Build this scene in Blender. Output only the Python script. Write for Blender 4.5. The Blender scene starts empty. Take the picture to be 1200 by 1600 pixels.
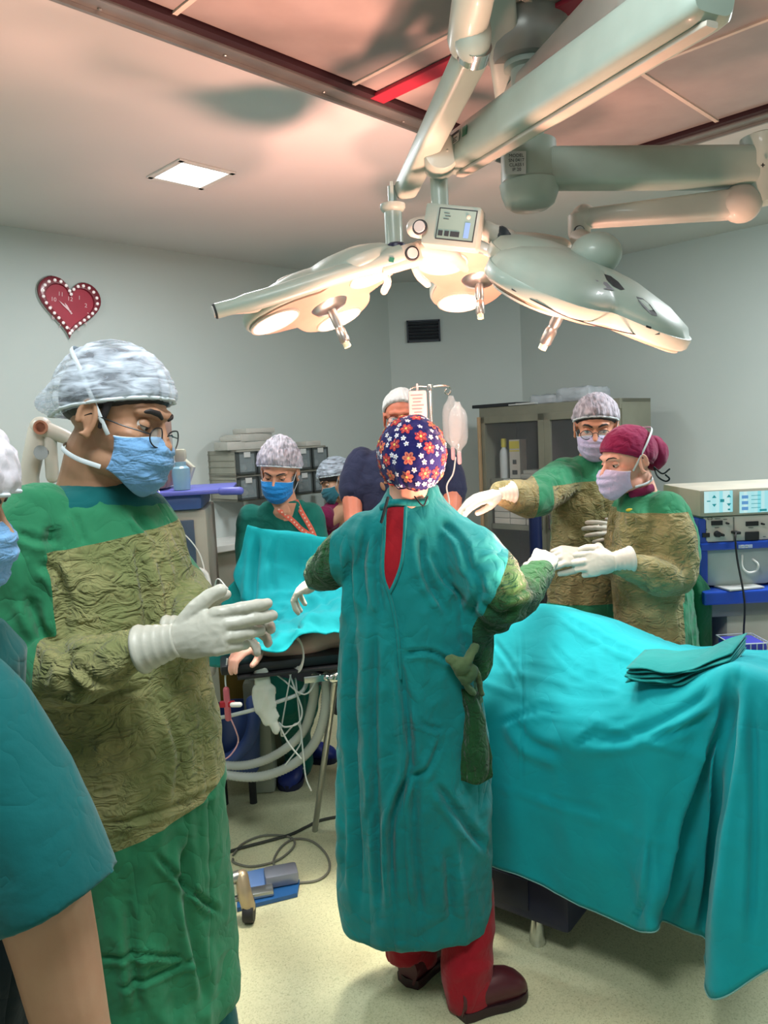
import bpy, bmesh, math, random
import numpy as np
from mathutils import Vector, Matrix

random.seed(7)
rng = np.random.RandomState(7)
scene = bpy.context.scene
col = scene.collection
PI = math.pi

# ------------------------------------------------------------------ camera
CAM = Vector((0.0, 0.0, 1.60))
PITCH = math.radians(5.7)
ROLL = 0.048
_F = Vector((0, math.cos(PITCH), -math.sin(PITCH)))
_R0 = Vector((1, 0, 0)); _U0 = _R0.cross(_F)
_R = _R0 * math.cos(ROLL) - _U0 * math.sin(ROLL)
_U = _U0 * math.cos(ROLL) + _R0 * math.sin(ROLL)
cam_d = bpy.data.cameras.new('camera'); cam = bpy.data.objects.new('camera', cam_d); col.objects.link(cam)
cam_d.sensor_fit = 'VERTICAL'; cam_d.angle = 2 * math.atan(800 / 1200.0)
cam_d.clip_start = 0.05
cam.matrix_world = Matrix(((_R.x, _U.x, -_F.x, CAM.x), (_R.y, _U.y, -_F.y, CAM.y), (_R.z, _U.z, -_F.z, CAM.z), (0, 0, 0, 1)))
scene.camera = cam

def ray(px, py):
    return _F + _R * ((px - 600) / 1200.0) + _U * ((800 - py) / 1200.0)
def at(px, py, Y):
    d = ray(px, py); return CAM + d * (Y / d.y)
def atz(px, py, z):
    d = ray(px, py); return CAM + d * ((z - CAM.z) / d.z)

# ------------------------------------------------------------------ world, view
scene.view_settings.view_transform = 'Standard'; scene.view_settings.look = 'None'
scene.view_settings.gamma = 1.0; scene.view_settings.use_curve_mapping = False
scene.view_settings.exposure = 0.0
w = bpy.data.worlds.new('world'); scene.world = w; w.use_nodes = True
w.node_tree.nodes['Background'].inputs[0].default_value = (0.86, 0.93, 0.92, 1)
w.node_tree.nodes['Background'].inputs[1].default_value = 0.50

def light(name, kind, loc, power, color=(1, 1, 1), size=0.3, size_y=None, aim=None, spot=None, blend=0.5, spread=None):
    d = bpy.data.lights.new(name, kind); d.energy = power; d.color = color
    if kind == 'AREA':
        d.size = size
        if size_y: d.shape = 'RECTANGLE'; d.size_y = size_y
        if spread: d.spread = spread
    elif kind == 'SPOT':
        d.spot_size = spot; d.spot_blend = blend; d.shadow_soft_size = size
    else: d.shadow_soft_size = size
    o = bpy.data.objects.new(name, d); col.objects.link(o); o.location = loc
    if aim is not None:
        v = Vector(aim) - Vector(loc); o.rotation_euler = v.to_track_quat('-Z', 'Y').to_euler()
    return o

H = 2.70                      # ceiling height
UA = Vector((0.7071, 0.7071, 0)); VA = Vector((-0.7071, 0.7071, 0))   # the room's own axes

# the lamp over the table, lights added for its bounce, a ceiling panel, added overhead lights
L_TBL = at(700, 960, 2.5)
light('lamp_beam', 'SPOT', at(500, 470, 2.45), 40, (1, 0.93, 0.85), size=0.16, aim=at(470, 930, 2.8), spot=math.radians(60), blend=0.7)
light('lamp_beam', 'SPOT', at(700, 470, 2.8), 42, (1, 0.93, 0.85), size=0.16, aim=at(800, 1010, 2.3), spot=math.radians(75), blend=0.7)
light('lamp_beam', 'SPOT', at(860, 520, 2.15), 38, (1, 0.95, 0.88), size=0.16, aim=at(850, 1080, 2.1), spot=math.radians(75), blend=0.7)
light('patient_bounce_fill', 'AREA', at(690, 975, 2.45), 15, (1.0, 0.48, 0.36), size=0.24, aim=at(600, 100, 2.6), spread=math.radians(98))  # added light standing in for lamp glow reflected up from the patient
light('drape_bounce_fill', 'AREA', (0.52, 1.80, 1.12), 19, (1.0, 0.44, 0.32), size=0.15, aim=(0.10, 2.25, 2.6), spread=math.radians(104))  # added warm light over the drape, for the ceiling glow and lamp shadows
light('overhead_area_light', 'AREA', atz(300, 273, H) - Vector((0, 0, 0.03)), 22, (0.93, 0.98, 1), size=0.28, aim=atz(300, 273, 0) * 0 + atz(300, 273, H) - Vector((0, 0, 1)))
light('overhead_area_light', 'AREA', (-0.1, 0.75, 2.66), 32, (0.93, 0.99, 1), size=0.6, aim=(-.1, .9, 0))  # added lamp out of view, brightens the front figures from above
light('overhead_area_light', 'AREA', (2.0, 2.7, 2.66), 66, (0.93, 0.98, 1), size=0.5, aim=(2.1, 3.0, 0))  # added unseen lamp that lifts the right wall
light('overhead_area_light', 'AREA', (-1.9, 2.0, 2.66), 20, (0.93, 1, 0.98), size=0.5, aim=(-2.0, 2.4, 0))  # added unseen lamp that lifts the left wall
light('lamp_beam', 'SPOT', at(512, 496, 2.45), 240, (1, 0.90, 0.76), size=0.12, aim=atz(470, 1520, 0), spot=math.radians(42), blend=0.8)
# ------------------------------------------------------------------ materials
def s2l(c):
    return tuple(((x / 255.0) / 12.92 if x / 255.0 <= 0.04045 else ((x / 255.0 + 0.055) / 1.055) ** 2.4) for x in c)
def new_mat(name):
    m = bpy.data.materials.new(name); m.use_nodes = True
    nt = m.node_tree; b = nt.nodes['Principled BSDF']; return m, nt, b
def nd(nt, t, **kw):
    n = nt.nodes.new(t)
    for k, v in kw.items(): setattr(n, k, v)
    return n
def bump_noise(nt, b, scale, strength, dist=0.01, stretch=(1, 1, 1), detail=3, prev=None, rot=(0, 0, 0), coord='Object', distortion=0.0):
    tc = nd(nt, 'ShaderNodeTexCoord'); mp = nd(nt, 'ShaderNodeMapping'); mp.inputs['Scale'].default_value = stretch
    mp.inputs['Rotation'].default_value = rot
    no = nd(nt, 'ShaderNodeTexNoise'); no.inputs['Scale'].default_value = scale; no.inputs['Detail'].default_value = detail
    no.inputs['Distortion'].default_value = distortion
    bp = nd(nt, 'ShaderNodeBump'); bp.inputs['Strength'].default_value = strength; bp.inputs['Distance'].default_value = dist
    L = nt.links.new
    L(tc.outputs[coord], mp.inputs[0]); L(mp.outputs[0], no.inputs['Vector']); L(no.outputs['Fac'], bp.inputs['Height'])
    if prev: L(prev.outputs[0], bp.inputs['Normal'])
    L(bp.outputs[0], b.inputs['Normal']); return bp
def crease(nt, b, scale, strength, dist, stretch=(1, 1, 1), prev=None):
    """soft cloth with sharp crease lines: distance of a noise from its middle value"""
    tc = nd(nt, 'ShaderNodeTexCoord'); mp = nd(nt, 'ShaderNodeMapping'); mp.inputs['Scale'].default_value = stretch
    no = nd(nt, 'ShaderNodeTexNoise'); no.inputs['Scale'].default_value = scale; no.inputs['Detail'].default_value = 2.5; no.inputs['Distortion'].default_value = .5
    s_ = nd(nt, 'ShaderNodeMath', operation='SUBTRACT'); s_.inputs[1].default_value = .5; a_ = nd(nt, 'ShaderNodeMath', operation='ABSOLUTE'); p_ = nd(nt, 'ShaderNodeMath', operation='POWER'); p_.inputs[1].default_value = .7
    bp = nd(nt, 'ShaderNodeBump'); bp.inputs['Strength'].default_value = strength; bp.inputs['Distance'].default_value = dist; L = nt.links.new
    L(tc.outputs['Object'], mp.inputs[0]); L(mp.outputs[0], no.inputs['Vector']); L(no.outputs['Fac'], s_.inputs[0]); L(s_.outputs[0], a_.inputs[0]); L(a_.outputs[0], p_.inputs[0]); L(p_.outputs[0], bp.inputs['Height'])
    if prev: L(prev.outputs[0], bp.inputs['Normal'])
    L(bp.outputs[0], b.inputs['Normal']); return bp
def vary(nt, b, c1, c2, scale=3, detail=3, stretch=(1, 1, 1), lo=0.35, hi=0.65):
    tc = nd(nt, 'ShaderNodeTexCoord'); mp = nd(nt, 'ShaderNodeMapping'); mp.inputs['Scale'].default_value = stretch
    no = nd(nt, 'ShaderNodeTexNoise'); no.inputs['Scale'].default_value = scale; no.inputs['Detail'].default_value = detail
    cr = nd(nt, 'ShaderNodeValToRGB'); cr.color_ramp.elements[0].position = lo; cr.color_ramp.elements[1].position = hi
    cr.color_ramp.elements[0].color = (*c1, 1); cr.color_ramp.elements[1].color = (*c2, 1)
    L = nt.links.new
    L(tc.outputs['Object'], mp.inputs[0]); L(mp.outputs[0], no.inputs['Vector']); L(no.outputs['Fac'], cr.inputs[0])
    L(cr.outputs[0], b.inputs['Base Color']); return cr
_mc = {}
def plain(name, rgb, rough=0.5, metal=0.0, bump=None, emit=None, alpha=None, spec=None, coat=0, trans=0, var=0.06):
    """a simple procedural material; rgb in display 0..255"""
    if name in _mc: return _mc[name]
    m, nt, b = new_mat(name); c = s2l(rgb)
    b.inputs['Base Color'].default_value = (*c, 1); b.inputs['Roughness'].default_value = rough; b.inputs['Metallic'].default_value = metal
    if var: vary(nt, b, tuple(x * (1 - var) for x in c), tuple(min(1, x * (1 + var)) for x in c), 9)
    if bump: bump_noise(nt, b, bump[0], bump[1], bump[2] if len(bump) > 2 else 0.003)
    if emit: b.inputs['Emission Color'].default_value = (*s2l(emit[0]), 1); b.inputs['Emission Strength'].default_value = emit[1]
    if alpha is not None: b.inputs['Alpha'].default_value = alpha
    if spec is not None: b.inputs['Specular IOR Level'].default_value = spec
    if coat: b.inputs['Coat Weight'].default_value = coat
    if trans: b.inputs['Transmission Weight'].default_value = trans
    _mc[name] = m; return m
def cloth(name, rgb, rough=0.85, fine=(60, 0.25), broad=(9, 0.5), stretch=(1, 1, .35), rgb2=None, panel=None, sheen=0.15, pb=None):
    """woven cloth; panel = a second colour where the mesh's point attribute 'panel' is positive"""
    if name in _mc: return _mc[name]
    m, nt, b = new_mat(name); L = nt.links.new; c = s2l(rgb); c2 = s2l(rgb2) if rgb2 else tuple(x * 0.86 for x in c)
    b.inputs['Roughness'].default_value = rough; b.inputs['Sheen Weight'].default_value = sheen; b.inputs['Specular IOR Level'].default_value = 0.2
    cr = vary(nt, b, c2, c, 5, 4)
    b0 = crease(nt, b, broad[0] * .55, broad[1], 0.05, stretch)
    b1 = crease(nt, b, broad[0] * 1.7, broad[1] * .8, 0.014, (1, 1, 1), prev=b0)
    b2 = bump_noise(nt, b, fine[0], fine[1], 0.004, (1, 1, 1), 4, prev=b1)
    if panel:
        at_ = nd(nt, 'ShaderNodeAttribute', attribute_name='panel'); gt = nd(nt, 'ShaderNodeMath', operation='GREATER_THAN'); gt.inputs[1].default_value = 0
        L(at_.outputs['Fac'], gt.inputs[0])
        p1 = s2l(panel[0]); p2 = s2l(panel[1])
        tc = nd(nt, 'ShaderNodeTexCoord'); no = nd(nt, 'ShaderNodeTexNoise'); no.inputs['Scale'].default_value = 7; no.inputs['Detail'].default_value = 6
        cr2 = nd(nt, 'ShaderNodeValToRGB'); cr2.color_ramp.elements[0].position = .4; cr2.color_ramp.elements[1].position = .62
        cr2.color_ramp.elements[0].color = (*p1, 1); cr2.color_ramp.elements[1].color = (*p2, 1)
        mx = nd(nt, 'ShaderNodeMix', data_type='RGBA')
        L(tc.outputs['Object'], no.inputs['Vector']); L(no.outputs['Fac'], cr2.inputs[0])
        L(gt.outputs[0], mx.inputs[0]); L(cr.outputs[0], mx.inputs[6]); L(cr2.outputs[0], mx.inputs[7]); L(mx.outputs[2], b.inputs['Base Color'])
        # crinkle only on the panel
        mp = nd(nt, 'ShaderNodeMapping'); mp.inputs['Scale'].default_value = pb or (1, 1, 1.8)
        n3 = nd(nt, 'ShaderNodeTexNoise'); n3.inputs['Scale'].default_value = 20; n3.inputs['Detail'].default_value = 3.5; n3.inputs['Distortion'].default_value = .9
        s_ = nd(nt, 'ShaderNodeMath', operation='SUBTRACT'); s_.inputs[1].default_value = .5; a_ = nd(nt, 'ShaderNodeMath', operation='ABSOLUTE')
        mu = nd(nt, 'ShaderNodeMath', operation='MULTIPLY'); b3 = nd(nt, 'ShaderNodeBump'); b3.inputs['Strength'].default_value = 0.9; b3.inputs['Distance'].default_value = 0.030
        L(tc.outputs['Object'], mp.inputs[0]); L(mp.outputs[0], n3.inputs['Vector']); L(n3.outputs['Fac'], s_.inputs[0]); L(s_.outputs[0], a_.inputs[0]); L(a_.outputs[0], mu.inputs[0]); L(gt.outputs[0], mu.inputs[1])
        L(mu.outputs[0], b3.inputs['Height']); L(b2.outputs[0], b3.inputs['Normal']); L(b3.outputs[0], b.inputs['Normal'])
    _mc[name] = m; return m
def gauze(name, rgb, lo=0.35, hi=0.9, scale=30, stretch=(1, 1, 1), rough=0.7):
    """thin puckered non-woven cloth that lets what is under it show through"""
    if name in _mc: return _mc[name]
    m, nt, b = new_mat(name); L = nt.links.new
    b.inputs['Base Color'].default_value = (*s2l(rgb), 1); b.inputs['Roughness'].default_value = rough
    tc = nd(nt, 'ShaderNodeTexCoord'); mp = nd(nt, 'ShaderNodeMapping'); mp.inputs['Scale'].default_value = stretch
    no = nd(nt, 'ShaderNodeTexNoise'); no.inputs['Scale'].default_value = scale; no.inputs['Detail'].default_value = 5; no.inputs['Distortion'].default_value = 1.0
    mr = nd(nt, 'ShaderNodeMapRange'); mr.inputs['From Min'].default_value = .35; mr.inputs['From Max'].default_value = .65
    mr.inputs['To Min'].default_value = lo; mr.inputs['To Max'].default_value = hi
    bp = nd(nt, 'ShaderNodeBump'); bp.inputs['Strength'].default_value = .35; bp.inputs['Distance'].default_value = .004
    L(tc.outputs['Object'], mp.inputs[0]); L(mp.outputs[0], no.inputs['Vector']); L(no.outputs['Fac'], mr.inputs[0]); L(mr.outputs[0], b.inputs['Alpha'])
    L(no.outputs['Fac'], bp.inputs['Height']); L(bp.outputs[0], b.inputs['Normal'])
    _mc[name] = m; return m

# ------------------------------------------------------------------ mesh collector
class MB:
    def __init__(s): s.v = []; s.f = []; s.mi = []; s.cur = 0
    def mat(s, i): s.cur = i; return s
    def add(s, vs, fs):
        o = len(s.v); s.v += [tuple(p) for p in vs]; s.f += [tuple(i + o for i in f) for f in fs]; s.mi += [s.cur] * len(fs); return s
    def box(s, c, size, rot=None, bev=0.0):
        hx, hy, hz = size[0] / 2, size[1] / 2, size[2] / 2
        R = rot if isinstance(rot, Matrix) else Matrix.Rotation(rot or 0, 3, 'Z')
        c = Vector(c)
        if bev <= 0:
            vs = [c + R @ Vector((x, y, z)) for x in (-hx, hx) for y in (-hy, hy) for z in (-hz, hz)]
            return s.add(vs, [(0, 1, 3, 2), (4, 6, 7, 5), (0, 4, 5, 1), (2, 3, 7, 6), (0, 2, 6, 4), (1, 5, 7, 3)])
        b = min(bev, hx * .95, hy * .95, hz * .95); bm = bmesh.new(); bmesh.ops.create_cube(bm, size=1)
        for v in bm.verts: v.co = Vector((v.co.x * 2 * hx, v.co.y * 2 * hy, v.co.z * 2 * hz))
        bmesh.ops.bevel(bm, geom=list(bm.edges), offset=b, segments=2, profile=.6, affect='EDGES')
        return s.bm(bm, lambda p: c + R @ p)
    def bm(s, bm, fn=lambda p: p):
        bm.verts.ensure_lookup_table(); vs = [fn(v.co.copy()) for v in bm.verts]; fs = [tuple(v.index for v in f.verts) for f in bm.faces]
        bm.verts.index_update(); bm.free(); return s.add(vs, fs)
    def prism(s, pts, thick_vec):
        n = len(pts); t = Vector(thick_vec); vs = [Vector(p) for p in pts] + [Vector(p) + t for p in pts]
        return s.add(vs, [tuple(range(n))[::-1], tuple(range(n, 2 * n))] + [(i, (i + 1) % n, n + (i + 1) % n, n + i) for i in range(n)])
    def ell(s, c, r, rot=None, nu=20, nv=12):
        c = Vector(c); R = rot or Matrix.Identity(3); r = (r, r, r) if not hasattr(r, '__len__') else r
        vs = [c + R @ Vector((0, 0, r[2]))]
        for j in range(1, nv):
            th = PI * j / nv
            for i in range(nu):
                ph = 2 * PI * i / nu; vs.append(c + R @ Vector((r[0] * math.sin(th) * math.cos(ph), r[1] * math.sin(th) * math.sin(ph), r[2] * math.cos(th))))
        vs.append(c + R @ Vector((0, 0, -r[2]))); fs = [(0, 1 + i, 1 + (i + 1) % nu) for i in range(nu)]
        for j in range(nv - 2):
            a = 1 + j * nu; b = a + nu; fs += [(a + i, b + i, b + (i + 1) % nu, a + (i + 1) % nu) for i in range(nu)]
        a = 1 + (nv - 2) * nu; e = len(vs) - 1; fs += [(a + i, e, a + (i + 1) % nu) for i in range(nu)]
        return s.add(vs, fs)
    def loft(s, rings, cap=True):
        """rings: list of equal-length point lists"""
        n = len(rings[0]); vs = [p for r in rings for p in r]; fs = []
        for j in range(len(rings) - 1):
            a = j * n; b = a + n; fs += [(a + i, a + (i + 1) % n, b + (i + 1) % n, b + i) for i in range(n)]
        if cap: fs.append(tuple(range(n))[::-1]); fs.append(tuple(range(len(vs) - n, len(vs))))
        return s.add(vs, fs)
    def tube(s, pts, rad, seg=14, up=None, round_ends=True, flat=1.0):
        """swept tube; rad = number, list, or list of (a, b); a lies along 'up'-perpendicular side, b along up"""
        P = [Vector(p) for p in pts]; n = len(P)
        if not hasattr(rad, '__len__'): rad = [rad] * n
        T = [((P[min(i + 1, n - 1)] - P[max(i - 1, 0)]).normalized() or Vector((0, 0, 1))) for i in range(n)]
        u = Vector(up) if up is not None else (Vector((0, 0, 1)) if abs(T[0].z) < 0.9 else Vector((1, 0, 0)))
        rings = []; tot = []
        for i in range(n):
            u = (u - T[i] * u.dot(T[i])).normalized(); sd = T[i].cross(u).normalized()
            a, b = rad[i] if hasattr(rad[i], '__len__') else (rad[i], rad[i] * flat); tot.append((P[i], T[i], sd, u.copy(), a, b))
        def ring(c, sd, uu, a, b): return [c + sd * (a * math.cos(2 * PI * k / seg)) + uu * (b * math.sin(2 * PI * k / seg)) for k in range(seg)]
        if round_ends:
            c, t, sd, uu, a, b = tot[0]; m = min(a, b)
            for q in (80, 60, 35): rings.append(ring(c - t * m * math.sin(math.radians(q)), sd, uu, a * math.cos(math.radians(q)), b * math.cos(math.radians(q))))
        for c, t, sd, uu, a, b in tot: rings.append(ring(c, sd, uu, a, b))
        if round_ends:
            c, t, sd, uu, a, b = tot[-1]; m = min(a, b)
            for q in (35, 60, 80): rings.append(ring(c + t * m * math.sin(math.radians(q)), sd, uu, a * math.cos(math.radians(q)), b * math.cos(math.radians(q))))
        return s.loft(rings)
    def cyl(s, a, b, r, r2=None, seg=24): return s.tube([a, b], [r, r if r2 is None else r2], seg, round_ends=False)
    def lathe(s, c, prof, axis=(0, 0, 1), seg=28):
        ax = Vector(axis).normalized(); u = Vector((1, 0, 0)) if abs(ax.x) < .9 else Vector((0, 1, 0)); u = (u - ax * u.dot(ax)).normalized(); v = ax.cross(u); c = Vector(c)
        return s.loft([[c + ax * h + (u * math.cos(2 * PI * k / seg) + v * math.sin(2 * PI * k / seg)) * max(r, 1e-4) for k in range(seg)] for r, h in prof])
    def mesh(s, name='m'):
        me = bpy.data.meshes.new(name); me.from_pydata(s.v, [], s.f); me.update(); return me
    def build(s, name, mats, parent=None, smooth=True, origin=None, fix=True, angle=40):
        me = s.mesh(name); mats = mats if isinstance(mats, (list, tuple)) else [mats]
        for m in mats: me.materials.append(m)
        if len(mats) > 1: me.polygons.foreach_set('material_index', s.mi)
        if fix:
            bm = bmesh.new(); bm.from_mesh(me); bmesh.ops.recalc_face_normals(bm, faces=bm.faces); bm.to_mesh(me); bm.free()
        return place(name, me, parent, smooth, origin, angle)
def place(name, me, parent=None, smooth=True, origin=None, angle=40):
    me.polygons.foreach_set('use_smooth', [smooth] * len(me.polygons))
    if smooth and angle: me.set_sharp_from_angle(angle=math.radians(angle))
    o = bpy.data.objects.new(name, me); col.objects.link(o)
    if parent is not None:
        o.parent = parent
        pw = parent.matrix_basis.copy(); q_ = parent.parent
        while q_ is not None: pw = q_.matrix_basis @ pw; q_ = q_.parent
        me.transform(pw.inverted())
    elif origin is not None:
        me.transform(Matrix.Translation(-Vector(origin))); o.location = origin
    return o
def snap(obj, p, d, off=.002):
    par = obj.matrix_basis.copy(); q_ = obj.parent
    while q_ is not None: par = q_.matrix_basis @ par; q_ = q_.parent
    mi = par.inverted(); o = mi @ Vector(p); dd = (mi.to_3x3() @ Vector(d)).normalized()
    ok, loc, nor, _ = obj.ray_cast(o, dd)
    return (par @ loc) - Vector(d).normalized() * off if ok else None
def thing(name, label, cat, loc=(0, 0, 0), group=None, rot=0):
    o = bpy.data.objects.new(name, None); col.objects.link(o); o.location = loc; o.rotation_euler = (0, 0, rot); o.empty_display_size = .1
    o.matrix_basis = Matrix.Translation(Vector(loc)) @ Matrix.Rotation(rot, 4, 'Z')
    return tag(o, label, cat, group)
def tag(o, label=None, cat=None, group=None, kind=None):
    if label: o['label'] = label
    if cat: o['category'] = cat
    if group: o['group'] = group
    if kind: o['kind'] = kind
    return o
def dup(root, loc=None, rotz=None, label=None):
    r = root.copy(); col.objects.link(r)
    if loc is not None: r.location = loc
    if rotz is not None: r.rotation_euler = (0, 0, rotz)
    if label: r['label'] = label
    for ch in list(root.children):
        c = ch.copy(); col.objects.link(c); c.parent = r
        for g in list(ch.children):
            d = g.copy(); col.objects.link(d); d.parent = c
    return r
def cat_rom(pts, k=6):
    P = [np.array(p, float) for p in pts]; P = [2 * P[0] - P[1]] + P + [2 * P[-1] - P[-2]]; out = []
    for i in range(1, len(P) - 2):
        for j in range(k):
            t = j / k; a, b, c, d = P[i - 1:i + 3]
            out.append(.5 * ((2 * b) + (-a + c) * t + (2 * a - 5 * b + 4 * c - d) * t * t + (-a + 3 * b - 3 * c + d) * t ** 3))
    out.append(P[-2]); return out

# ------------------------------------------------------------------ noise and cloth
_perm = np.arange(256); np.random.RandomState(3).shuffle(_perm); _perm = np.concatenate([_perm] * 3)
_grad = np.random.RandomState(4).randn(256, 3); _grad /= np.linalg.norm(_grad, axis=1)[:, None]
def perlin(P):
    P = np.asarray(P, float) + 100.0; i = np.floor(P).astype(int); f = P - i; i = i & 255; u = f * f * f * (f * (f * 6 - 15) + 10)
    out = 0
    for dx in (0, 1):
        for dy in (0, 1):
            for dz in (0, 1):
                h = _perm[_perm[_perm[(i[:, 0] + dx) & 255] + ((i[:, 1] + dy) & 255)] + ((i[:, 2] + dz) & 255)]
                g = _grad[h]; d = f - np.array([dx, dy, dz]); wgt = np.ones(len(P))
                for a, dd in enumerate((dx, dy, dz)): wgt = wgt * (u[:, a] if dd else 1 - u[:, a])
                out = out + wgt * (g * d).sum(1)
    return out * 1.6
def ridge(P): return 1 - 2.2 * np.abs(perlin(P))
def fbm(P, o=3):
    s = 0; a = 1.0
    for k in range(o): s = s + a * perlin(np.asarray(P) * 2 ** k + 17 * k); a *= .5
    return s
def remesh(mb, voxel, smooth=4, fac=0.5):
    me = mb.mesh('tmp'); ob = bpy.data.objects.new('tmp', me); col.objects.link(ob)
    bm = bmesh.new(); bm.from_mesh(me); bmesh.ops.recalc_face_normals(bm, faces=bm.faces); bm.to_mesh(me); bm.free()
    m = ob.modifiers.new('r', 'REMESH'); m.mode = 'VOXEL'; m.voxel_size = voxel; m.adaptivity = 0
    if smooth: s = ob.modifiers.new('s', 'SMOOTH'); s.factor = fac; s.iterations = smooth
    dg = bpy.context.evaluated_depsgraph_get(); dg.update()
    out = bpy.data.meshes.new_from_object(ob.evaluated_get(dg))
    bpy.data.objects.remove(ob); bpy.data.meshes.remove(me); return out
def vget(me):
    a = np.empty(len(me.vertices) * 3); me.vertices.foreach_get('co', a); return a.reshape(-1, 3)
def nget(me):
    a = np.empty(len(me.vertices) * 3); me.vertex_normals.foreach_get('vector', a); return a.reshape(-1, 3)
def vset(me, V): me.vertices.foreach_set('co', np.ascontiguousarray(V).ravel()); me.update()
def displace(me, fn):
    V = vget(me); N = nget(me); vset(me, V + N * fn(V, N)[:, None]); return me
def attr(me, name, vals):
    a = me.attributes.new(name, 'FLOAT', 'POINT'); a.data.foreach_set('value', np.asarray(vals, float))
def finish(name, me, mats, parent=None, angle=None):
    me.materials.clear()
    for m in (mats if isinstance(mats, (list, tuple)) else [mats]): me.materials.append(m)
    me.name = name; return place(name, me, parent, True, None, angle)
def proj(V):
    d = V - np.array(CAM); z = d @ np.array(_F); return 600 + 1200 * (d @ np.array(_R)) / z, 800 - 1200 * (d @ np.array(_U)) / z
def grooves(V, N, lines):
    """pleats: each line is (points as seen in the photograph, width in metres, depth); pressed into the side that is seen"""
    px, py = proj(V); dist = np.linalg.norm(V - np.array(CAM), axis=1); face = np.clip(-((V - np.array(CAM)) * N).sum(1) / dist * 2.5, 0, 1); out = np.zeros(len(V))
    for pts, w_, dep in lines:
        P = np.array(cat_rom([(a, b_, 0) for a, b_ in pts], 6))[:, :2]; best = np.full(len(V), 1e9); side = np.zeros(len(V)); tt = np.zeros(len(V))
        for i in range(len(P) - 1):
            a, b_ = P[i], P[i + 1]; ab = b_ - a; t = np.clip(((px - a[0]) * ab[0] + (py - a[1]) * ab[1]) / (ab @ ab), 0, 1)
            dx, dy = px - a[0] - ab[0] * t, py - a[1] - ab[1] * t; d = np.hypot(dx, dy); m = d < best; best = np.where(m, d, best); side = np.where(m, ab[0] * dy - ab[1] * dx, side); tt = np.where(m, (i + t) / (len(P) - 1), tt)
        dm = best * dist / 1200; env = np.clip(np.sin(PI * np.clip(tt, .02, .98)) * 2.2, 0, 1) * face
        out += env * dep * (-np.exp(-(dm / w_) ** 2) + .8 * np.exp(-((dm - 1.8 * w_) / (1.1 * w_)) ** 2) * (side > 0) + .35 * np.exp(-((dm - 1.8 * w_) / (1.1 * w_)) ** 2) * (side <= 0))
    return out
def orient(fwd, up):
    """rotation whose columns are side, forward, up"""
    f = Vector(fwd).normalized(); u = Vector(up); u = (u - f * u.dot(f)).normalized(); s = f.cross(u)
    return Matrix(((s.x, f.x, u.x), (s.y, f.y, u.y), (s.z, f.z, u.z)))
def text_mesh(body, size, mat_, parent, M, name='lettering', depth=0.0005, align='CENTER'):
    """raised lettering: M maps the text's own plane (x right, y up, z out) to the world"""
    cu = bpy.data.curves.new(name, 'FONT'); cu.body = body; cu.size = size; cu.extrude = depth; cu.align_x = align; cu.align_y = 'CENTER'; cu.resolution_u = 3
    ob = bpy.data.objects.new(name, cu); col.objects.link(ob); dg = bpy.context.evaluated_depsgraph_get(); dg.update()
    me = bpy.data.meshes.new_from_object(ob.evaluated_get(dg)); bpy.data.objects.remove(ob); bpy.data.curves.remove(cu)
    me.transform(M); me.materials.clear(); me.materials.append(mat_); me.name = name; return place(name, me, parent, False)
def planeM(o, right, up):
    r = Vector(right).normalized(); u = Vector(up); u = (u - r * u.dot(r)).normalized(); n = r.cross(u); o = Vector(o)
    return Matrix(((r.x, u.x, n.x, o.x), (r.y, u.y, n.y, o.y), (r.z, u.z, n.z, o.z), (0, 0, 0, 1)))
# ------------------------------------------------------------------ room
def on_plane(px, py, p0, n):
    d = ray(px, py); return CAM + d * ((Vector(p0) - CAM).dot(n) / d.dot(n))
NL = Vector((0.7071, -0.7071, 0))          # left wall faces this way
NR = Vector((-0.7071, -0.7071, 0))
A0 = atz(0, 355, H); B0 = atz(1200, 352, H); K0 = atz(879, 270, H)
CL = A0 + UA * 2.70; YC = CL.y
CR = B0 + VA * ((YC - B0.y) / VA.y)
LFAR = A0 - UA * 3.4; RFAR = B0 - VA * 4.4

m_wall, nt, b = new_mat('painted_wall'); b.inputs['Roughness'].default_value = 0.55
vary(nt, b, s2l((184, 194, 190)), s2l((190, 199, 195)), 1.2); bump_noise(nt, b, 90, 0.06, 0.002)
m_ceil, nt, b = new_mat('painted_ceiling'); b.inputs['Roughness'].default_value = 0.75
vary(nt, b, s2l((204, 206, 206)), s2l((208, 210, 210)), 1.5); bump_noise(nt, b, 120, 0.05, 0.001)
m_floor, nt, b = new_mat('vinyl_floor'); b.inputs['Roughness'].default_value = 0.42
tc = nd(nt, 'ShaderNodeTexCoord'); vo = nd(nt, 'ShaderNodeTexVoronoi'); vo.inputs['Scale'].default_value = 260
n1 = nd(nt, 'ShaderNodeTexNoise'); n1.inputs['Scale'].default_value = 3.5; n1.inputs['Detail'].default_value = 6
cr = nd(nt, 'ShaderNodeValToRGB'); cr.color_ramp.elements[0].position = 0.0; cr.color_ramp.elements[1].position = 0.9
cr.color_ramp.elements[0].color = (*s2l((166, 170, 134)), 1); cr.color_ramp.elements[1].color = (*s2l((206, 207, 172)), 1)
cr.color_ramp.elements.new(.35).color = (*s2l((196, 198, 160)), 1)
hs = nd(nt, 'ShaderNodeHueSaturation'); mr = nd(nt, 'ShaderNodeMapRange'); mr.inputs['To Min'].default_value = .9; mr.inputs['To Max'].default_value = 1.06
nt.links.new(tc.outputs['Object'], vo.inputs['Vector']); nt.links.new(tc.outputs['Object'], n1.inputs['Vector']); nt.links.new(vo.outputs['Color'], cr.inputs[0])
nt.links.new(n1.outputs['Fac'], mr.inputs[0]); nt.links.new(mr.outputs[0], hs.inputs['Value']); nt.links.new(cr.outputs[0], hs.inputs['Color']); nt.links.new(hs.outputs[0], b.inputs['Base Color'])

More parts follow.
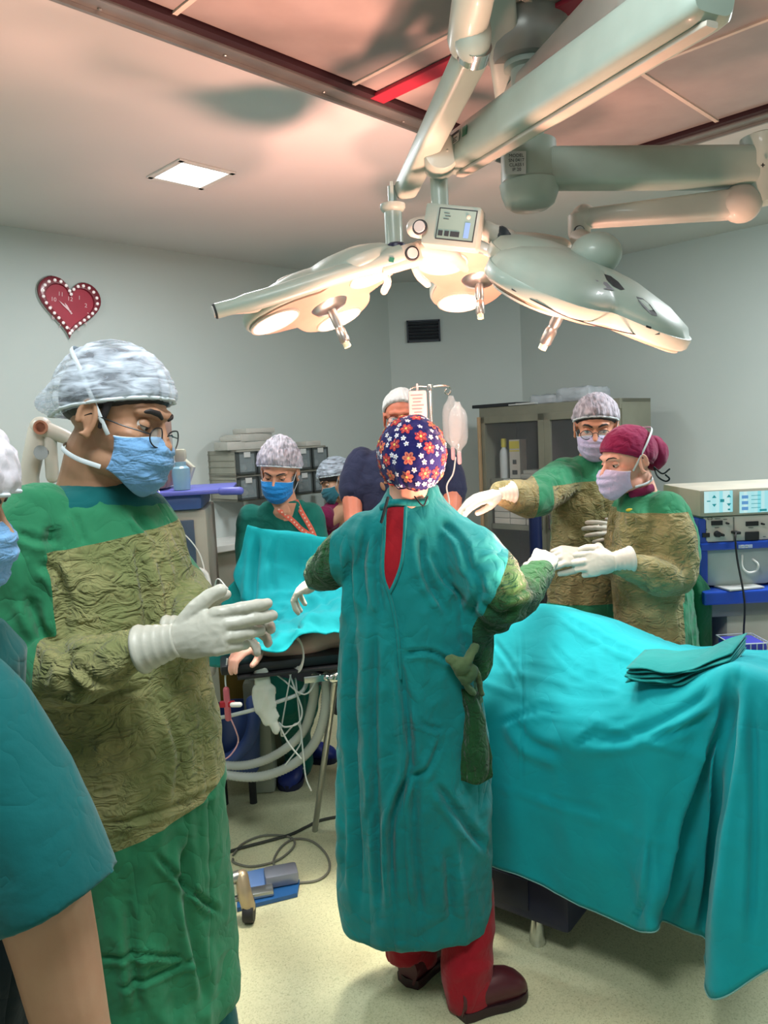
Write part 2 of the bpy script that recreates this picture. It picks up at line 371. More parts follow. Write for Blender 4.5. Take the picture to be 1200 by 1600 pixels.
def struct(name, mb, mats, parent=None, smooth=False, **k):
    o = mb.build(name, mats, parent, smooth, **k)
    if parent is None: o['kind'] = 'structure'
    return o
T = 0.12
def wall(name, a, b_, n, z0=0, z1=H + .02):
    n = Vector(n); mb = MB(); a = Vector((a.x, a.y, z0)); b_ = Vector((b_.x, b_.y, z0))
    back = -n * T
    mb.prism([a, b_, b_ + back, a + back], (0, 0, z1 - z0)); return struct(name, mb, m_wall)
mb = MB(); mb.box((1.2, 2.0, -0.05), (12, 14, 0.1)); struct('floor', mb, m_floor)
wall('wall_left', LFAR, CL, NL); wall('wall_right', CR, RFAR, NR); wall('wall_corner', CL, CR, (0, -1, 0))
mb = MB(); mb.box((1.2, 2.0, H + 0.06), (12, 14, 0.1)); struct('ceiling', mb, m_ceil)

# the air-outlet field over the table: metal frame, glossy panels, a red strip
m_frame = plain('brushed_frame', (150, 150, 146), 0.35, 0.7, (40, .1))
m_darkred = plain('dark_red_gap', (44, 14, 22), 0.6)
m_red = plain('red_strip', (150, 30, 52), 0.5)
m_panel = plain('satin_panel', (150, 140, 136), 0.32, bump=(5, .15, .01), coat=.2)
m_seam = plain('seam_trim', (200, 188, 176), 0.5)
def uv(u, v, z): return Vector((K0.x, K0.y, 0)) + UA * u + VA * v + Vector((0, 0, z))
RU = Matrix.Rotation(math.radians(45), 3, 'Z')
zf = H + 0.01
LU, LV = 2.6, 2.6
mb = MB()
mb.box(uv(-LU / 2, 0, zf - .022), (LU + .08, .075, .045), RU, .004); mb.box(uv(0, -LV / 2, zf - .022), (.075, LV + .08, .045), RU, .004)
mb.box(uv(-LU / 2, .012, zf - .050), (LU + .03, .012, .01), RU); mb.box(uv(.012, -LV / 2, zf - .050), (.012, LV + .03, .01), RU)
for k in range(7):
    mb.ell(uv(-.3 - .36 * k, -.005, zf - .046), (.006, .006, .004), nu=8, nv=5)
struct('trim_1', mb, m_frame, smooth=False)
mb = MB(); mb.box(uv(-LU / 2 - .05, -.052, zf - .02), (LU, .03, .03), RU); mb.box(uv(-.052, -LV / 2 - .05, zf - .02), (.03, LV, .03), RU); struct('trim_2', mb, m_darkred)
PW = .62
k = 1
mbs = MB()
for i in range(4):
    for j in range(4):
        u0 = -.07 - i * PW; v0 = -.07 - j * PW
        mbp = MB(); mbp.box(uv(u0 - PW / 2, v0 - PW / 2, zf - .012), (PW - .006, PW - .006, .02), RU, .004)
        o = mbp.build('ceiling_panel', m_panel, smooth=False); tag(o, 'square satin ceiling panel inside the metal frame over the table', 'ceiling panel', 'air outlet ceiling panels'); o['kind'] = 'structure'; o.name = 'trim_%d' % (10 + k); k += 1
        del o['label'], o['category'], o['group']
for i in range(1, 4):
    mbs.box(uv(-.07 - i * PW, -LV / 2, zf - .024), (.014, LV, .006), RU); mbs.box(uv(-LU / 2, -.07 - i * PW, zf - .024), (LU, .014, .006), RU)
struct('trim_3', mbs, m_seam)
q = atz(583, 148, H); uq = (q - uv(0, 0, H)).dot(UA)
mb = MB(); mb.box(uv(uq, -.62, zf - .030), (.062, 1.15, .012), RU, .003); mb.box(uv(uq - .98, -.62, zf - .030), (.062, 1.15, .012), RU, .003); struct('trim_4', mb, m_red)

# recessed square ceiling lights
m_glow = plain('lit_diffuser', (255, 255, 255), .4, emit=((235, 250, 255), 9.0), var=0)
m_whitep = plain('white_plastic', (214, 216, 212), .4)
def ceil_light(c, label):
    t = thing('ceiling_light', label, 'ceiling light', c, 'square ceiling lights')
    s = .215
    mb = MB()
    for sg in (-1, 1):
        mb.box(c + UA * sg * (s / 2 + .012) - Vector((0, 0, .004)), (.024, s + .05, .008), RU, .002); mb.box(c + VA * sg * (s / 2 + .012) - Vector((0, 0, .004)), (s + .05, .024, .008), RU, .002)
    mb.build('frame', m_whitep, t, False)
    mb = MB(); mb.box(c - Vector((0, 0, .002)), (s, s, .004), RU); mb.build('diffuser', m_glow, t, False); return t
ceil_light(atz(299, 272, H + .01) , 'square white recessed ceiling light, lit, left of the surgical lamps')

# return-air grille on the corner wall
m_dark = plain('near_black', (28, 32, 38), .5)
m_slat = plain('grille_slat', (52, 58, 66), .45, .4)
g0 = at(636, 503, YC); g1 = at(687, 532, YC); gc = (g0 + g1) / 2; gw = g1.x - g0.x + .0; gh = abs(g0.z - g1.z) - .0
t = thing('air_vent', 'small dark grey slatted air vent on the far corner wall', 'vent', (gc.x, YC - .002, gc.z))
mb = MB(); mb.box((gc.x, YC - .004, gc.z), (gw, .008, gh)); mb.build('backing', m_dark, t, False)
mb = MB()
for sx in (-1, 1): mb.box((gc.x + sx * gw / 2, YC - .012, gc.z), (.012, .024, gh + .012))
for sz in (-1, 1): mb.box((gc.x, YC - .012, gc.z + sz * gh / 2), (gw, .024, .012))
mb.build('frame', m_slat, t, False)
mb = MB()
for k in range(6): mb.box((gc.x, YC - .018, gc.z - gh / 2 + gh * (k + .6) / 6), (gw - .01, .022, .009), Matrix.Rotation(math.radians(28), 3, 'X'))
o = mb.build('slats', m_slat, t, False)

# heart-shaped clock on the left wall
cc = on_plane(107, 484, A0, NL)
def heart(s, n=64, dx=0):
    out = []
    for k in range(n):
        a = 2 * PI * k / n; x = 16 * math.sin(a) ** 3; y = 13 * math.cos(a) - 5 * math.cos(2 * a) - 2 * math.cos(3 * a) - math.cos(4 * a)
        out.append((x / 17 * s, (y + 2.5) / 16.2 * s * .98))
    return out
CM = planeM(cc + NL * .002, UA, (0, 0, 1)) @ Matrix.Rotation(math.radians(-6), 4, 'Z')
t = thing('wall_clock', 'red heart-shaped wall clock with rhinestone border and white numerals', 'clock', cc)
def hp(pts, z): return [CM @ Vector((x, y, z)) for x, y in pts]
cs = .175
m_ruby = plain('ruby_plastic', (120, 30, 46), .25, coat=.5); m_face = plain('clock_face', (168, 40, 62), .5); m_gem = plain('rhinestone', (250, 240, 240), .1, spec=1.0, emit=((255, 240, 240), .25), var=0)
m_chrome = plain('chrome', (205, 208, 205), .18, 1.0, var=0)
mb = MB(); mb.loft([hp(heart(cs * .99), 0), hp(heart(cs), .012), hp(heart(cs * .99), .022), hp(heart(cs * .94), .026), hp(heart(cs * .78), .024), hp(heart(cs * .755), .014)], cap=False); mb.build('rim', m_ruby, t)
mb = MB(); mb.loft([hp(heart(cs * 1.01), .0), hp(heart(cs * 1.03), .006), hp(heart(cs * 1.01), .011)], cap=False); mb.build('bezel', m_chrome, t)
mb = MB(); mb.loft([hp(heart(cs * .775), .002), hp(heart(cs * .775), .014)]); mb.build('dial', m_face, t)
hh = heart(cs * .865, 400); acc = [0.0]
for i in range(400): acc.append(acc[-1] + math.dist(hh[i], hh[(i + 1) % 400]))
mb = MB(); ng = 30
for g in range(ng):
    s_ = acc[-1] * (g + .25) / ng; i = max(j for j in range(400) if acc[j] <= s_)
    x, y = hh[i]; c = CM @ Vector((x, y, .026)); mb.ell(c, .0085, nu=8, nv=6)
mb.build('rhinestones', m_gem, t)
m_num = plain('clock_white', (236, 200, 204), .5)
for k in range(1, 13):
    a = math.radians(90 - 30 * k); r = cs * .53
    x, y = r * math.cos(a) * 1.05, r * math.sin(a) * 1.0 - .012
    if k == 12: y -= .028
    text_mesh(str(k), .030, m_num, t, CM @ Matrix.Translation((x, y, .0155)), 'numeral')
def hand_(ang, ln, wd, z, mm, nm):
    a = math.radians(90 - ang); d = Vector((math.cos(a), math.sin(a), 0)); p = Vector((-d.y, d.x, 0)); o = Vector((0, -.012, z)); mb = MB()
    mb.prism([CM @ (o - d * .015 + p * wd * .5), CM @ (o + d * ln * .6 + p * wd), CM @ (o + d * ln), CM @ (o + d * ln * .6 - p * wd), CM @ (o - d * .015 - p * wd * .5)], NL * .001); return mb.build(nm, mm, t, False)
hand_(308, .075, .004, .018, m_num, 'minute_hand'); hand_(325, .05, .005, .0165, m_num, 'hour_hand'); 
mb = MB(); mb.cyl(CM @ Vector((0, -.012, .014)), CM @ Vector((0, -.012, .021)), .005); mb.build('hub', m_num, t)
mb = MB(); mb.ell(on_plane(126, 548, A0, NL) + NL * .006, (.012, .012, .012)); tag(mb.build('wall_hook', m_whitep), 'small white hook on the wall above the cap of the surgeon on the left', 'hook')
# ------------------------------------------------------------------ surgical lamps on one ceiling mount
m_enamel = plain('lamp_enamel', (156, 174, 164), .42, coat=.12, bump=(4, .03, .01))
m_enamel2 = plain('lamp_enamel_warm', (192, 188, 176), .45, coat=.1)
m_lampface = plain('lamp_face', (186, 158, 140), .4, coat=.1)
m_lens = plain('lit_lens', (255, 255, 255), .2, emit=((255, 246, 232), 7.0), var=0)
m_steel = plain('satin_steel', (170, 172, 168), .3, .9)
m_labelw = plain('label_white', (190, 194, 192), .6); m_green = plain('green_sticker', (20, 110, 80), .5); m_ink = plain('ink', (36, 44, 48), .6)
m_rubber = plain('black_rubber', (24, 26, 30), .6)
HL = CAM.z + (H - CAM.z) / 1.25      # modelled at four fifths, brought to full size at the end
t = thing('surgical_lamp', 'ceiling-mounted surgical lamp with three lit heads on jointed arms', 'surgical lamp', atz(812, 60, 2.3))
def arm(mb, a, b_, w, h, up=(0, 0, 1), w2=None, h2=None, n=10):
    """boxy rounded beam between two points"""
    a = Vector(a); b_ = Vector(b_); ax = (b_ - a).normalized(); u = Vector(up); u = (u - ax * u.dot(ax)).normalized(); s = ax.cross(u); rings = []
    w2 = w2 or w; h2 = h2 or h; L = (b_ - a).length
    for k, (f, sc) in enumerate(((0, .8), (.01, .96), (.03, 1), (.5, 1), (.97, 1), (.99, .96), (1, .8))):
        ww = (w + (w2 - w) * f) / 2 * sc; hh = (h + (h2 - h) * f) / 2 * sc; r = []
        for j in range(32):
            q = 2 * PI * j / 32; e = .42; cx, sx = math.cos(q), math.sin(q)
            r.append(a + ax * (L * f) + s * (ww * math.copysign(abs(cx) ** e, cx)) + u * (hh * math.copysign(abs(sx) ** e, sx)))
        rings.append(r)
    mb.loft(rings); return mb
def ringpart(name, c, n, r, parent, mats=(m_ink, m_labelw)):
    mb = MB(); mb.lathe(c, [(r * .0, .0), (r * .7, .0), (r * .72, .004), (r * .9, .004), (r, .0)][::-1], n); o = mb.build(name, mats[0], parent)
    mb = MB(); mb.lathe(Vector(c) + Vector(n).normalized() * .0045, [(r * .74, 0), (r * .7, .003), (0.0, .003)], n); mb.build('cap', mats[1], o); return o
# column from the ceiling
DC = 1.76
cp = at(822, 100, DC); top = Vector((cp.x, cp.y, HL)); hubb = at(822, 250, DC); col_x = Vector((cp.x, cp.y, 0))
mb = MB(); mb.lathe((cp.x, cp.y, HL - .09), [(.0, 0), (.07, .0), (.09, .02), (.095, .06), (.095, .095)]); mb.build('ceiling_canopy', plain('canopy_grey', (140, 144, 138), .3, .3), t)
zz = lambda py, Y=DC, px=822: at(px, py, Y).z
mb = MB(); mb.lathe((cp.x, cp.y, zz(250)), [(.034, 0), (.034, zz(110) - zz(250)), (.048, zz(108) - zz(250)), (.052, zz(20) - zz(250)), (.052, HL - .08 - zz(250))]); mb.build('column', m_enamel, t)
mb = MB(); z1, z2, z3 = zz(222), zz(285), zz(330)
mb.lathe((cp.x, cp.y, z3), [(.0, 0), (.04, .004), (.054, .014), (.062, .035), (.066, z2 - z3 - .004), (.062, z2 - z3), (.062, z2 - z3 + .002), (.060, z1 - z3 - .004), (.05, z1 - z3), (0, z1 - z3)], seg=40)
hub = mb.build('bearing_hub', m_enamel, t)
mb = MB(); mb.prism([at(790, 236, DC - .064), at(822, 236, DC - .066), at(822, 272, DC - .066), at(790, 272, DC - .064)], (0, .001, 0)); lab = mb.build('type_label', m_labelw, t, False)
text_mesh('MODEL\nSN 0417\nCLASS I\nIP 20', .0095, m_ink, lab, planeM(at(807, 254, DC - .0675), (1, 0, 0), (0, 0, 1)), 'print', .0002)
def cross(c, s, parent, mm=m_ink):
    mb = MB(); mb.box(c, (s, .0015, s * .25)); mb.box(c, (s * .25, .0015, s)); return mb.build('mark', mm, parent, False)

# lower right extension arm, its elbow and the spring arm that carries the right head
e1 = at(1192, 262, 1.75)
mb = MB(); arm(mb, at(850, 264, DC - .01), e1, .075, .082, w2=.07, h2=.085); mb.build('extension_arm', m_enamel, t)
mb = MB(); mb.lathe(at(1192, 300, 1.75), [(0, -.03), (.03, -.025), (.042, 0), (.042, .04), (.047, .05), (.047, .115), (.03, .122), (0, .122)]); el = mb.build('elbow', m_enamel, t)
cross(at(1192, 258, 1.70), .008, el)
sp_a = at(1160, 318, 1.74); sp_b = at(912, 342, 1.86)
mb = MB(); arm(mb, sp_a, sp_b, .055, .062, w2=.05, h2=.040); mb.ell(at(1158, 318, 1.74), (.045, .03, .042)); mb.ell(at(912, 340, 1.86), (.03, .03, .03)); o = mb.build('spring_arm', m_enamel2, t)
mb = MB(); mb.lathe(at(905, 352, 1.86), [(0, -.03), (.022, -.03), (.026, -.02), (.026, .022), (.02, .028), (0, .028)]); mb.build('joint', m_enamel2, t)
ringpart('joint_cover', at(905, 361, 1.825), (0, -1, .05), .013, t)

# big spring arm (upper right to the middle) with its pole, control box
a1 = at(712, 245, 1.80); a2 = at(1120, -25, 1.02)
upn = _U
mb = MB(); arm(mb, a1, a2, .075, .085, up=_U, w2=.075, h2=.085); sa = mb.build('spring_arm', m_enamel, t)
ax = (a2 - a1).normalized(); pr_ = (_U - ax * _U.dot(ax)).normalized(); fr = ax.cross(pr_); fr = fr if fr.y < 0 else -fr
mb = MB(); arm(mb, a1 + ax * .03 - pr_ * .046, a2 - pr_ * .046, .022, .010, up=_U); mb.build('cover_strip', m_enamel2, sa)
mb = MB(); c0 = a1 + ax * .085 + fr * .039 + pr_ * .012; mb.prism([c0 - ax * .022 - pr_ * .012, c0 + ax * .022 - pr_ * .012, c0 + ax * .022 + pr_ * .012, c0 - ax * .022 + pr_ * .012], fr * .0008); lb = mb.build('type_label', m_labelw, t, False)
mb = MB(); c1 = c0 + pr_ * .008 + fr * .001; mb.prism([c1 - ax * .021 - pr_ * .0025, c1 + ax * .021 - pr_ * .0025, c1 + ax * .021 + pr_ * .0025, c1 - ax * .021 + pr_ * .0025], fr * .0006)
for q in range(3):
    c2 = c0 - pr_ * (.001 + .0038 * q) + fr * .001; mb.prism([c2 - ax * .017 - pr_ * .0006, c2 + ax * (.012 - .006 * (q % 2)) - pr_ * .0006, c2 + ax * (.012 - .006 * (q % 2)) + pr_ * .0006, c2 - ax * .017 + pr_ * .0006], fr * .0006)
mb.build('print', m_ink, lb, False)
mb = MB(); c0 = a1 + ax * .135 + fr * .039 + pr_ * .012; mb.prism([c0 - ax * .011 - pr_ * .009, c0 + ax * .011 - pr_ * .009, c0 + ax * .011 + pr_ * .009, c0 - ax * .011 + pr_ * .009], fr * .001); mb.build('green_sticker', m_green, sa, False)
# second beam behind it
mb = MB(); arm(mb, at(800, 175, 1.90), at(1015, -30, 1.20), .08, .09, up=_U); mb.build('extension_arm', plain('beam_grey', (150, 150, 142), .35, coat=.3), t)
# elbow and vertical pole of the middle head
mb = MB(); c = at(688, 245, 1.75); mb.lathe(c - Vector((0, .035, 0)), [(0, -.003), (.036, -.001), (.040, .004), (.040, .066), (.036, .072), (0, .073)], (0, 1, 0), 36); mb.ell(c - Vector((-.012, .036, 0)), (.004, .002, .004)); el = mb.build('elbow', m_enamel, t)
mb = MB(); mb.lathe(at(688, 335, 1.80), [(.020, 0), (.020, .085), (.024, .088), (.024, .13)]); mb.build('pole', m_enamel, t)
bx = at(708, 357, 1.74); RB = Matrix.Rotation(math.radians(-16), 3, 'Z') @ Matrix.Rotation(math.radians(12), 3, 'Y')
mb = MB(); mb.box(bx, (.125, .055, .088), RB, .008); cb = mb.build('control_box', m_enamel, t)
mb = MB(); mb.box(bx + RB @ Vector((.012, -.028, .002)), (.084, .002, .066), RB); mb.build('display', m_ink, cb, False)
mb = MB(); mb.box(bx + RB @ Vector((.012, -.0285, .002)), (.079, .002, .061), RB); mb.build('screen', plain('pad_green', (120, 150, 138), .35), cb, False); dsp = cb
MS = lambda x, z: planeM(bx + RB @ Vector((x, -.0298, z)), RB @ Vector((1, 0, 0)), RB @ Vector((0, 0, 1)))
mb = MB()
for x, w_ in ((-.020, .010), (-.006, .010), (.012, .020)): mb.box(bx + RB @ Vector((x, -.0297, -.018)), (w_, .0012, .011), RB)
for q in range(3): mb.box(bx + RB @ Vector((-.012 + .003 * (q % 2), -.0297, .024 - .006 * q)), (.012, .001, .0012), RB)
mb.build('button', m_ink, dsp, False)
mb = MB(); mb.box(bx + RB @ Vector((.037, -.0297, -.008)), (.011, .0012, .032), RB); mb.build('level_bar', plain('pad_blue', (110, 150, 215), .4, emit=((110, 150, 220), .3)), dsp, False)
mb = MB(); mb.ell(bx + RB @ Vector((.037, -.0292, .020)), (.005, .002, .005)); mb.build('indicator', plain('pad_cream', (220, 205, 185), .4), dsp, False)
ringpart('joint_cover', at(656, 355, 1.725), (-.25, -1, .05), .017, t)
mb = MB(); mb.tube([at(672, 355, 1.77), at(650, 356, 1.77)], [.026, .022]); mb.build('joint', m_enamel2, t)
mb = MB(); mb.tube(cat_rom([at(748, 355, 1.78), at(775, 368, 1.80), at(800, 376, 1.83), at(840, 378, 1.86), at(880, 385, 1.88)]), [.022] * 6 + [.024] * 6 + [.02] * 12 + [.019]); mb.build('yoke', m_enamel2, t)
mb = MB(); mb.tube([at(778, 369, 1.8), at(782, 371, 1.803)], .0245); mb.build('joint', m_ink, t)

# left spring arm
b1 = at(742, -20, 1.35); b2 = at(728, 62, 1.45); b3 = at(632, 300, 1.88)
mb = MB(); mb.tube([b1, b2], [.036, .034], 20); mb.ell(at(738, 55, 1.43), (.034, .034, .05)); mb.build('extension_arm', m_enamel, t)
mb = MB(); arm(mb, at(741, 78, 1.46), b3, .048, .06, up=(1, 0, .2), w2=.042, h2=.05); sa = mb.build('spring_arm', m_enamel, t)
mb = MB(); mb.tube([at(744, 70, 1.425), at(738, 92, 1.45)], [.029, .028], 24, round_ends=False); mb.build('collar', m_chrome, sa)
mb = MB(); mb.tube([at(742, 74, 1.42), at(743, 72, 1.4195)], [.003, .003]); mb.build('screw', m_ink, sa)
mb = MB(); mb.lathe(at(617, 400, 1.88), [(.021, 0), (.021, .10), (.026, .104), (.03, .11), (.03, .118), (.01, .125), (.01, .16)]); mb.build('pole', m_enamel, t)
mb = MB(); mb.prism([at(609, 283, 1.86), at(614, 283, 1.86), at(616, 325, 1.86), at(611, 325, 1.86)], (0, .03, 0)); mb.build('cover_strip', m_enamel, t)
mb = MB(); mb.lathe(at(620, 404, 1.87), [(.0, 0), (.024, .0), (.024, .030), (.018, .035), (0, .036)]); mb.build('collar', plain('navy_plastic', (24, 30, 62), .4), t)
# tube between the two upright arms
mb = MB(); arm(mb, at(776, -20, 1.62), at(800, 195, 1.95), .05, .07, up=(1, 0, 0), w2=.05, h2=.062); mb.build('extension_arm', m_enamel, t)

# lamp heads: three lobes around a centre, lens in each, handle in the middle
def head_(c, n, spin, R, parent, lit, nlobe=3, thick=.05, lens_r=.062, dome=True, slots=False, squash=1.0):
    n = Vector(n).normalized(); u = Vector((1, 0, 0)); u = (u - n * u.dot(n)).normalized(); v = n.cross(u); c = Vector(c)   # n = the way the light goes
    def P(x, y, z): return c + u * x + v * y - n * z
    N = 120
    def prof(s, add=0):
        out = []
        for k in range(N):
            a = 2 * PI * k / N; lob = 0.5 + .5 * math.cos(nlobe * (a - spin)); r = (R * (.56 + .44 * lob ** .8)) * s + add; out.append((r * math.cos(a), r * math.sin(a) * squash))
        return out
    def ring(s, z, add=0): return [P(x, y, z) for x, y in prof(s, add)]
    mb = MB(); mb.loft([ring(.93, .002), ring(.98, .004), ring(1.0, .010), ring(1.0, thick * .55), ring(.995, thick * .62), ring(.975, thick * .63), ring(.93, thick * .95), ring(.75, thick * 1.35), ring(.45, thick * 1.7), ring(.2, thick * 1.8), ring(.02, thick * 1.8)])
    sh = mb.build('lamp_head', m_enamel, parent, angle=50)
    mb = MB(); mb.loft([ring(.955, .003), ring(.95, -.001), ring(.93, -.002)]); mb.build('face_plate', m_lampface, sh)
    for k in range(nlobe):
        a = spin + 2 * PI * k / nlobe; r = R * .68
        mb = MB(); lc = P(r * math.cos(a), r * math.sin(a) * squash, -.002); mb.lathe(lc, [(0, .003), (lens_r * .96, .003), (lens_r, 0), (lens_r, -.004)], n, 40)
        mb.build('lens', m_lens if lit else m_lampface, sh)
        mb = MB(); mb.lathe(lc, [(lens_r, 0), (lens_r + .002, .005), (lens_r + .007, .004), (lens_r + .008, 0)], n, 40); mb.build('lens_ring', m_enamel2, sh)
        mb = MB()
        if slots:
            sl = [P(r * 1.0 * math.cos(a + d) * q, r * math.sin(a + d) * squash * q, thick * (1.22 if q < 1 else 1.0)) for q, d in ((.75, -.32), (.9, -.36), (1.08, -.3), (1.12, -.1), (1.0, -.12), (.8, -.16))]
            mb.prism(sl, -n * .012); mb.build('slot', m_ink, sh, False)
    mb = MB(); mb.lathe(P(0, 0, 0), [(0, .0), (.05, .0), (.04, .012), (.02, .016), (.0, .016)], n, 32); mb.build('hub_disc', m_steel, sh)
    mb = MB(); mb.lathe(P(0, 0, -.012), [(.012, 0), (.012, .045), (.010, .05), (.011, .055), (.013, .06), (.013, .088), (.010, .092)], n, 20); mb.build('handle', m_steel, sh)
    mb = MB(); mb.lathe(P(0, 0, -.012), [(.009, .09), (.009, .104), (0, .106)], n, 16); mb.build('handle_tip', plain('handle_cream', (206, 214, 180), .4), sh)
    return sh, P
# left head: seen from below, nearly edge on
hl, PL_ = head_(at(514, 476, 1.95), (.36, -.12, -.92), math.radians(-84), .222, t, True, thick=.05, lens_r=.056, squash=.95)
hm, PM_ = head_(at(748, 436, 2.2), (-.02, -.24, -.95), math.radians(135), .225, t, True, thick=.05, lens_r=.060)
hr, PR_ = head_(at(886, 468, 1.66), (-.40, .38, -.83), math.radians(10), .272, t, True, thick=.050, lens_r=.068)
def on_head(name, pts, mm, off=.0015):
    P_ = [snap(hr, at(x, y, 1.0), ray(x, y), off) for x, y in pts]; P_ = [p for p in P_ if p is not None]
    if len(P_) > 2: mb = MB(); mb.add(P_, [tuple(range(len(P_)))]); mb.build(name, mm, hr, False)
on_head('slot', [(944, 428), (954, 431), (966, 440), (976, 452), (970, 453), (958, 447), (948, 437)], m_ink)
on_head('slot', [(994, 463), (1004, 466), (1016, 476), (1026, 490), (1027, 494), (1018, 492), (1006, 481), (998, 471)], m_ink)
on_head('type_label', [(930, 437), (948, 441), (960, 453), (944, 452)], plain('label_grey', (120, 124, 134), .5))
on_head('small_mark', [(1010, 508), (1018, 511), (1017, 514), (1009, 511)], m_ink)
L_ = [snap(hr, at(x, y, 1.0), ray(x, y), .001) for x, y in ((722, 418), (760, 432), (800, 452), (850, 478), (900, 500), (950, 516), (990, 522), (1030, 522))]; L_ = [p for p in L_ if p is not None]
if len(L_) > 2: mb = MB(); mb.tube(cat_rom(L_, 5), .0012, 6); mb.build('seam_line', m_ink, hr)
# arm bar across the left head with its end cover
ba = at(338, 486, 1.78); bb = at(628, 400, 1.84)
mb = MB(); mb.tube(cat_rom([ba, at(420, 464, 1.79), at(520, 432, 1.81), bb], 5), [.017] * 3 + [.021] * 10 + [.024, .026, .026], 24, round_ends=False); bar = mb.build('head_bar', m_enamel, t)
ringpart('joint_cover', ba + (ba - bb).normalized() * .001, (ba - bb) + Vector((0, -.06, 0)), .018, t)
mb = MB(); arm(mb, at(592, 414, 1.835), at(655, 396, 1.85), .05, .052); mb.build('joint', m_enamel2, t)
ringpart('joint_cover', at(644, 396, 1.82), (.1, -1, 0), .017, t)
mb = MB(); q = at(612, 406, 1.808); mb.box(q, (.011, .003, .010), Matrix.Rotation(.25, 3, 'Y')); mb.build('green_sticker', m_green, t, False)
mb = MB(); mb.tube(cat_rom([at(598, 425, 1.86), at(606, 440, 1.88), at(600, 455, 1.9)], 4), .009); mb.tube(cat_rom([at(648, 418, 1.88), at(655, 432, 1.9), at(668, 444, 1.95)], 4), .009); mb.build('bracket', m_enamel2, t)
mb = MB(); mb.tube(cat_rom([at(350, 484, 1.80), at(400, 480, 1.82), at(440, 470, 1.84)], 4), [(.012, .012)] * 9); mb.build('bracket', m_enamel2, t)
mb = MB(); mb.ell(at(930, 398, 1.66), (.055, .055, .045)); mb.build('pivot_dome', m_enamel, t)
mb = MB(); mb.tube(cat_rom([at(905, 372, 1.83), at(925, 385, 1.76), at(928, 400, 1.68)], 4), [.022] * 9); mb.build('neck', m_enamel2, t)
mb = MB(); mb.tube([at(655, 388, 1.85), at(700, 395, 2.0), at(735, 420, 2.2)], [.018, .018, .02]); mb.build('yoke', m_enamel2, t)
mb = MB(); mb.tube(cat_rom([at(430, 452, 2.05), at(440, 438, 2.05), at(480, 425, 2.05), at(505, 428, 2.05), at(520, 440, 2.05)], 4), .006); mb.build('hand_rail', m_enamel2, t)

mount = t.location.copy()
for o in t.children_recursive: o.data.transform(Matrix.Scale(1.25, 4))
t.location = CAM + (mount - CAM) * 1.25; t.matrix_basis = Matrix.Translation(t.location)
# ------------------------------------------------------------------ metal cabinet on the right wall
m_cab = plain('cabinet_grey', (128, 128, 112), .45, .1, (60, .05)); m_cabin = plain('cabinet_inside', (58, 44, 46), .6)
m_brass = plain('door_edge', (190, 160, 125), .4, .3)
glass, nt, b = new_mat('cabinet_glass'); b.inputs['Base Color'].default_value = (.8, .85, .85, 1); b.inputs['Roughness'].default_value = .08; b.inputs['Alpha'].default_value = .05; b.inputs['Specular IOR Level'].default_value = .3
R45 = Matrix.Rotation(math.radians(-45), 3, 'Z')      # local x runs along -VA, local y along UA
CD = .40
CO = at(750, 640, 5.25); CO.z = 0                      # front left foot
CW, CH = 1.02, at(750, 638, 5.25).z
def cb_(x, y, z): return CO + R45 @ Vector((x, y, z))
t = thing('metal_cabinet', 'tall grey metal cupboard with glass doors behind the two gowned helpers', 'cabinet', cb_(CW / 2, CD / 2, 0))
mb = MB(); th = .022
mb.box(cb_(th / 2, CD / 2, CH / 2), (th, CD, CH), R45); mb.box(cb_(CW - th / 2, CD / 2, CH / 2), (th, CD, CH), R45); mb.box(cb_(CW / 2, CD / 2, CH - th / 2), (CW, CD, th), R45); mb.box(cb_(CW / 2, CD / 2, .05), (CW, CD, .10), R45)
mb.box(cb_(CW / 2, .012, CH - .03), (CW + .01, .03, .06), R45); mb.box(cb_(CW / 2, .012, .62), (CW, .02, .04), R45)
mb.build('body', m_cab, t, False)
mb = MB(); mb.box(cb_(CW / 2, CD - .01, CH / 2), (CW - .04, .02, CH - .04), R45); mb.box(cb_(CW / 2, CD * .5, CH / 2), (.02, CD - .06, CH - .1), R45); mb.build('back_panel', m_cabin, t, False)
SH = [.62, .95, 1.26]
for z in SH:
    mb = MB(); mb.box(cb_(CW / 2, CD / 2 + .02, z), (CW - .05, CD - .07, .018), R45); mb.box(cb_(CW / 2, .055, z - .008), (CW - .05, .006, .035), R45); mb.build('shelf', m_cab, t, False)
for k, x0 in enumerate((.0, CW / 2)):
    w_ = CW / 2; fw = .045
    mb = MB(); zc = (CH - .06 + .12) / 2; hh = CH - .06 - .12
    mb.box(cb_(x0 + fw / 2, -.004, zc), (fw, .022, hh), R45, .003); mb.box(cb_(x0 + w_ - fw / 2, -.004, zc), (fw, .022, hh), R45, .003)
    for z in (.12 + fw / 2, .60, CH - .06 - fw / 2): mb.box(cb_(x0 + w_ / 2, -.004, z), (w_, .022, fw), R45, .003)
    mb.box(cb_(x0 + w_ / 2, 0, .36), (w_ - .06, .01, .44), R45)
    if k == 0: mb.box(cb_(x0 + .006, -.020, zc), (.012, .02, hh), R45)
    d = mb.build('door', m_cab, t, False)
    mb = MB(); mb.box(cb_(x0 + w_ / 2, -.004, (.6 + CH - .06) / 2), (w_ - .08, .005, CH - .06 - .62 - .04), R45); mb.build('door_glass', glass, d, False)
    if k == 0:
        mb = MB(); mb.box(cb_(x0 + .010, -.030, zc), (.018, .022, hh), R45, .004); mb.build('door_edge', m_brass, d, False)
    mb = MB(); hx = x0 + (w_ - .03 if k == 0 else .03); mb.box(cb_(hx, -.022, 1.0), (.012, .018, .10), R45, .004); mb.build('handle', m_chrome, d, False)
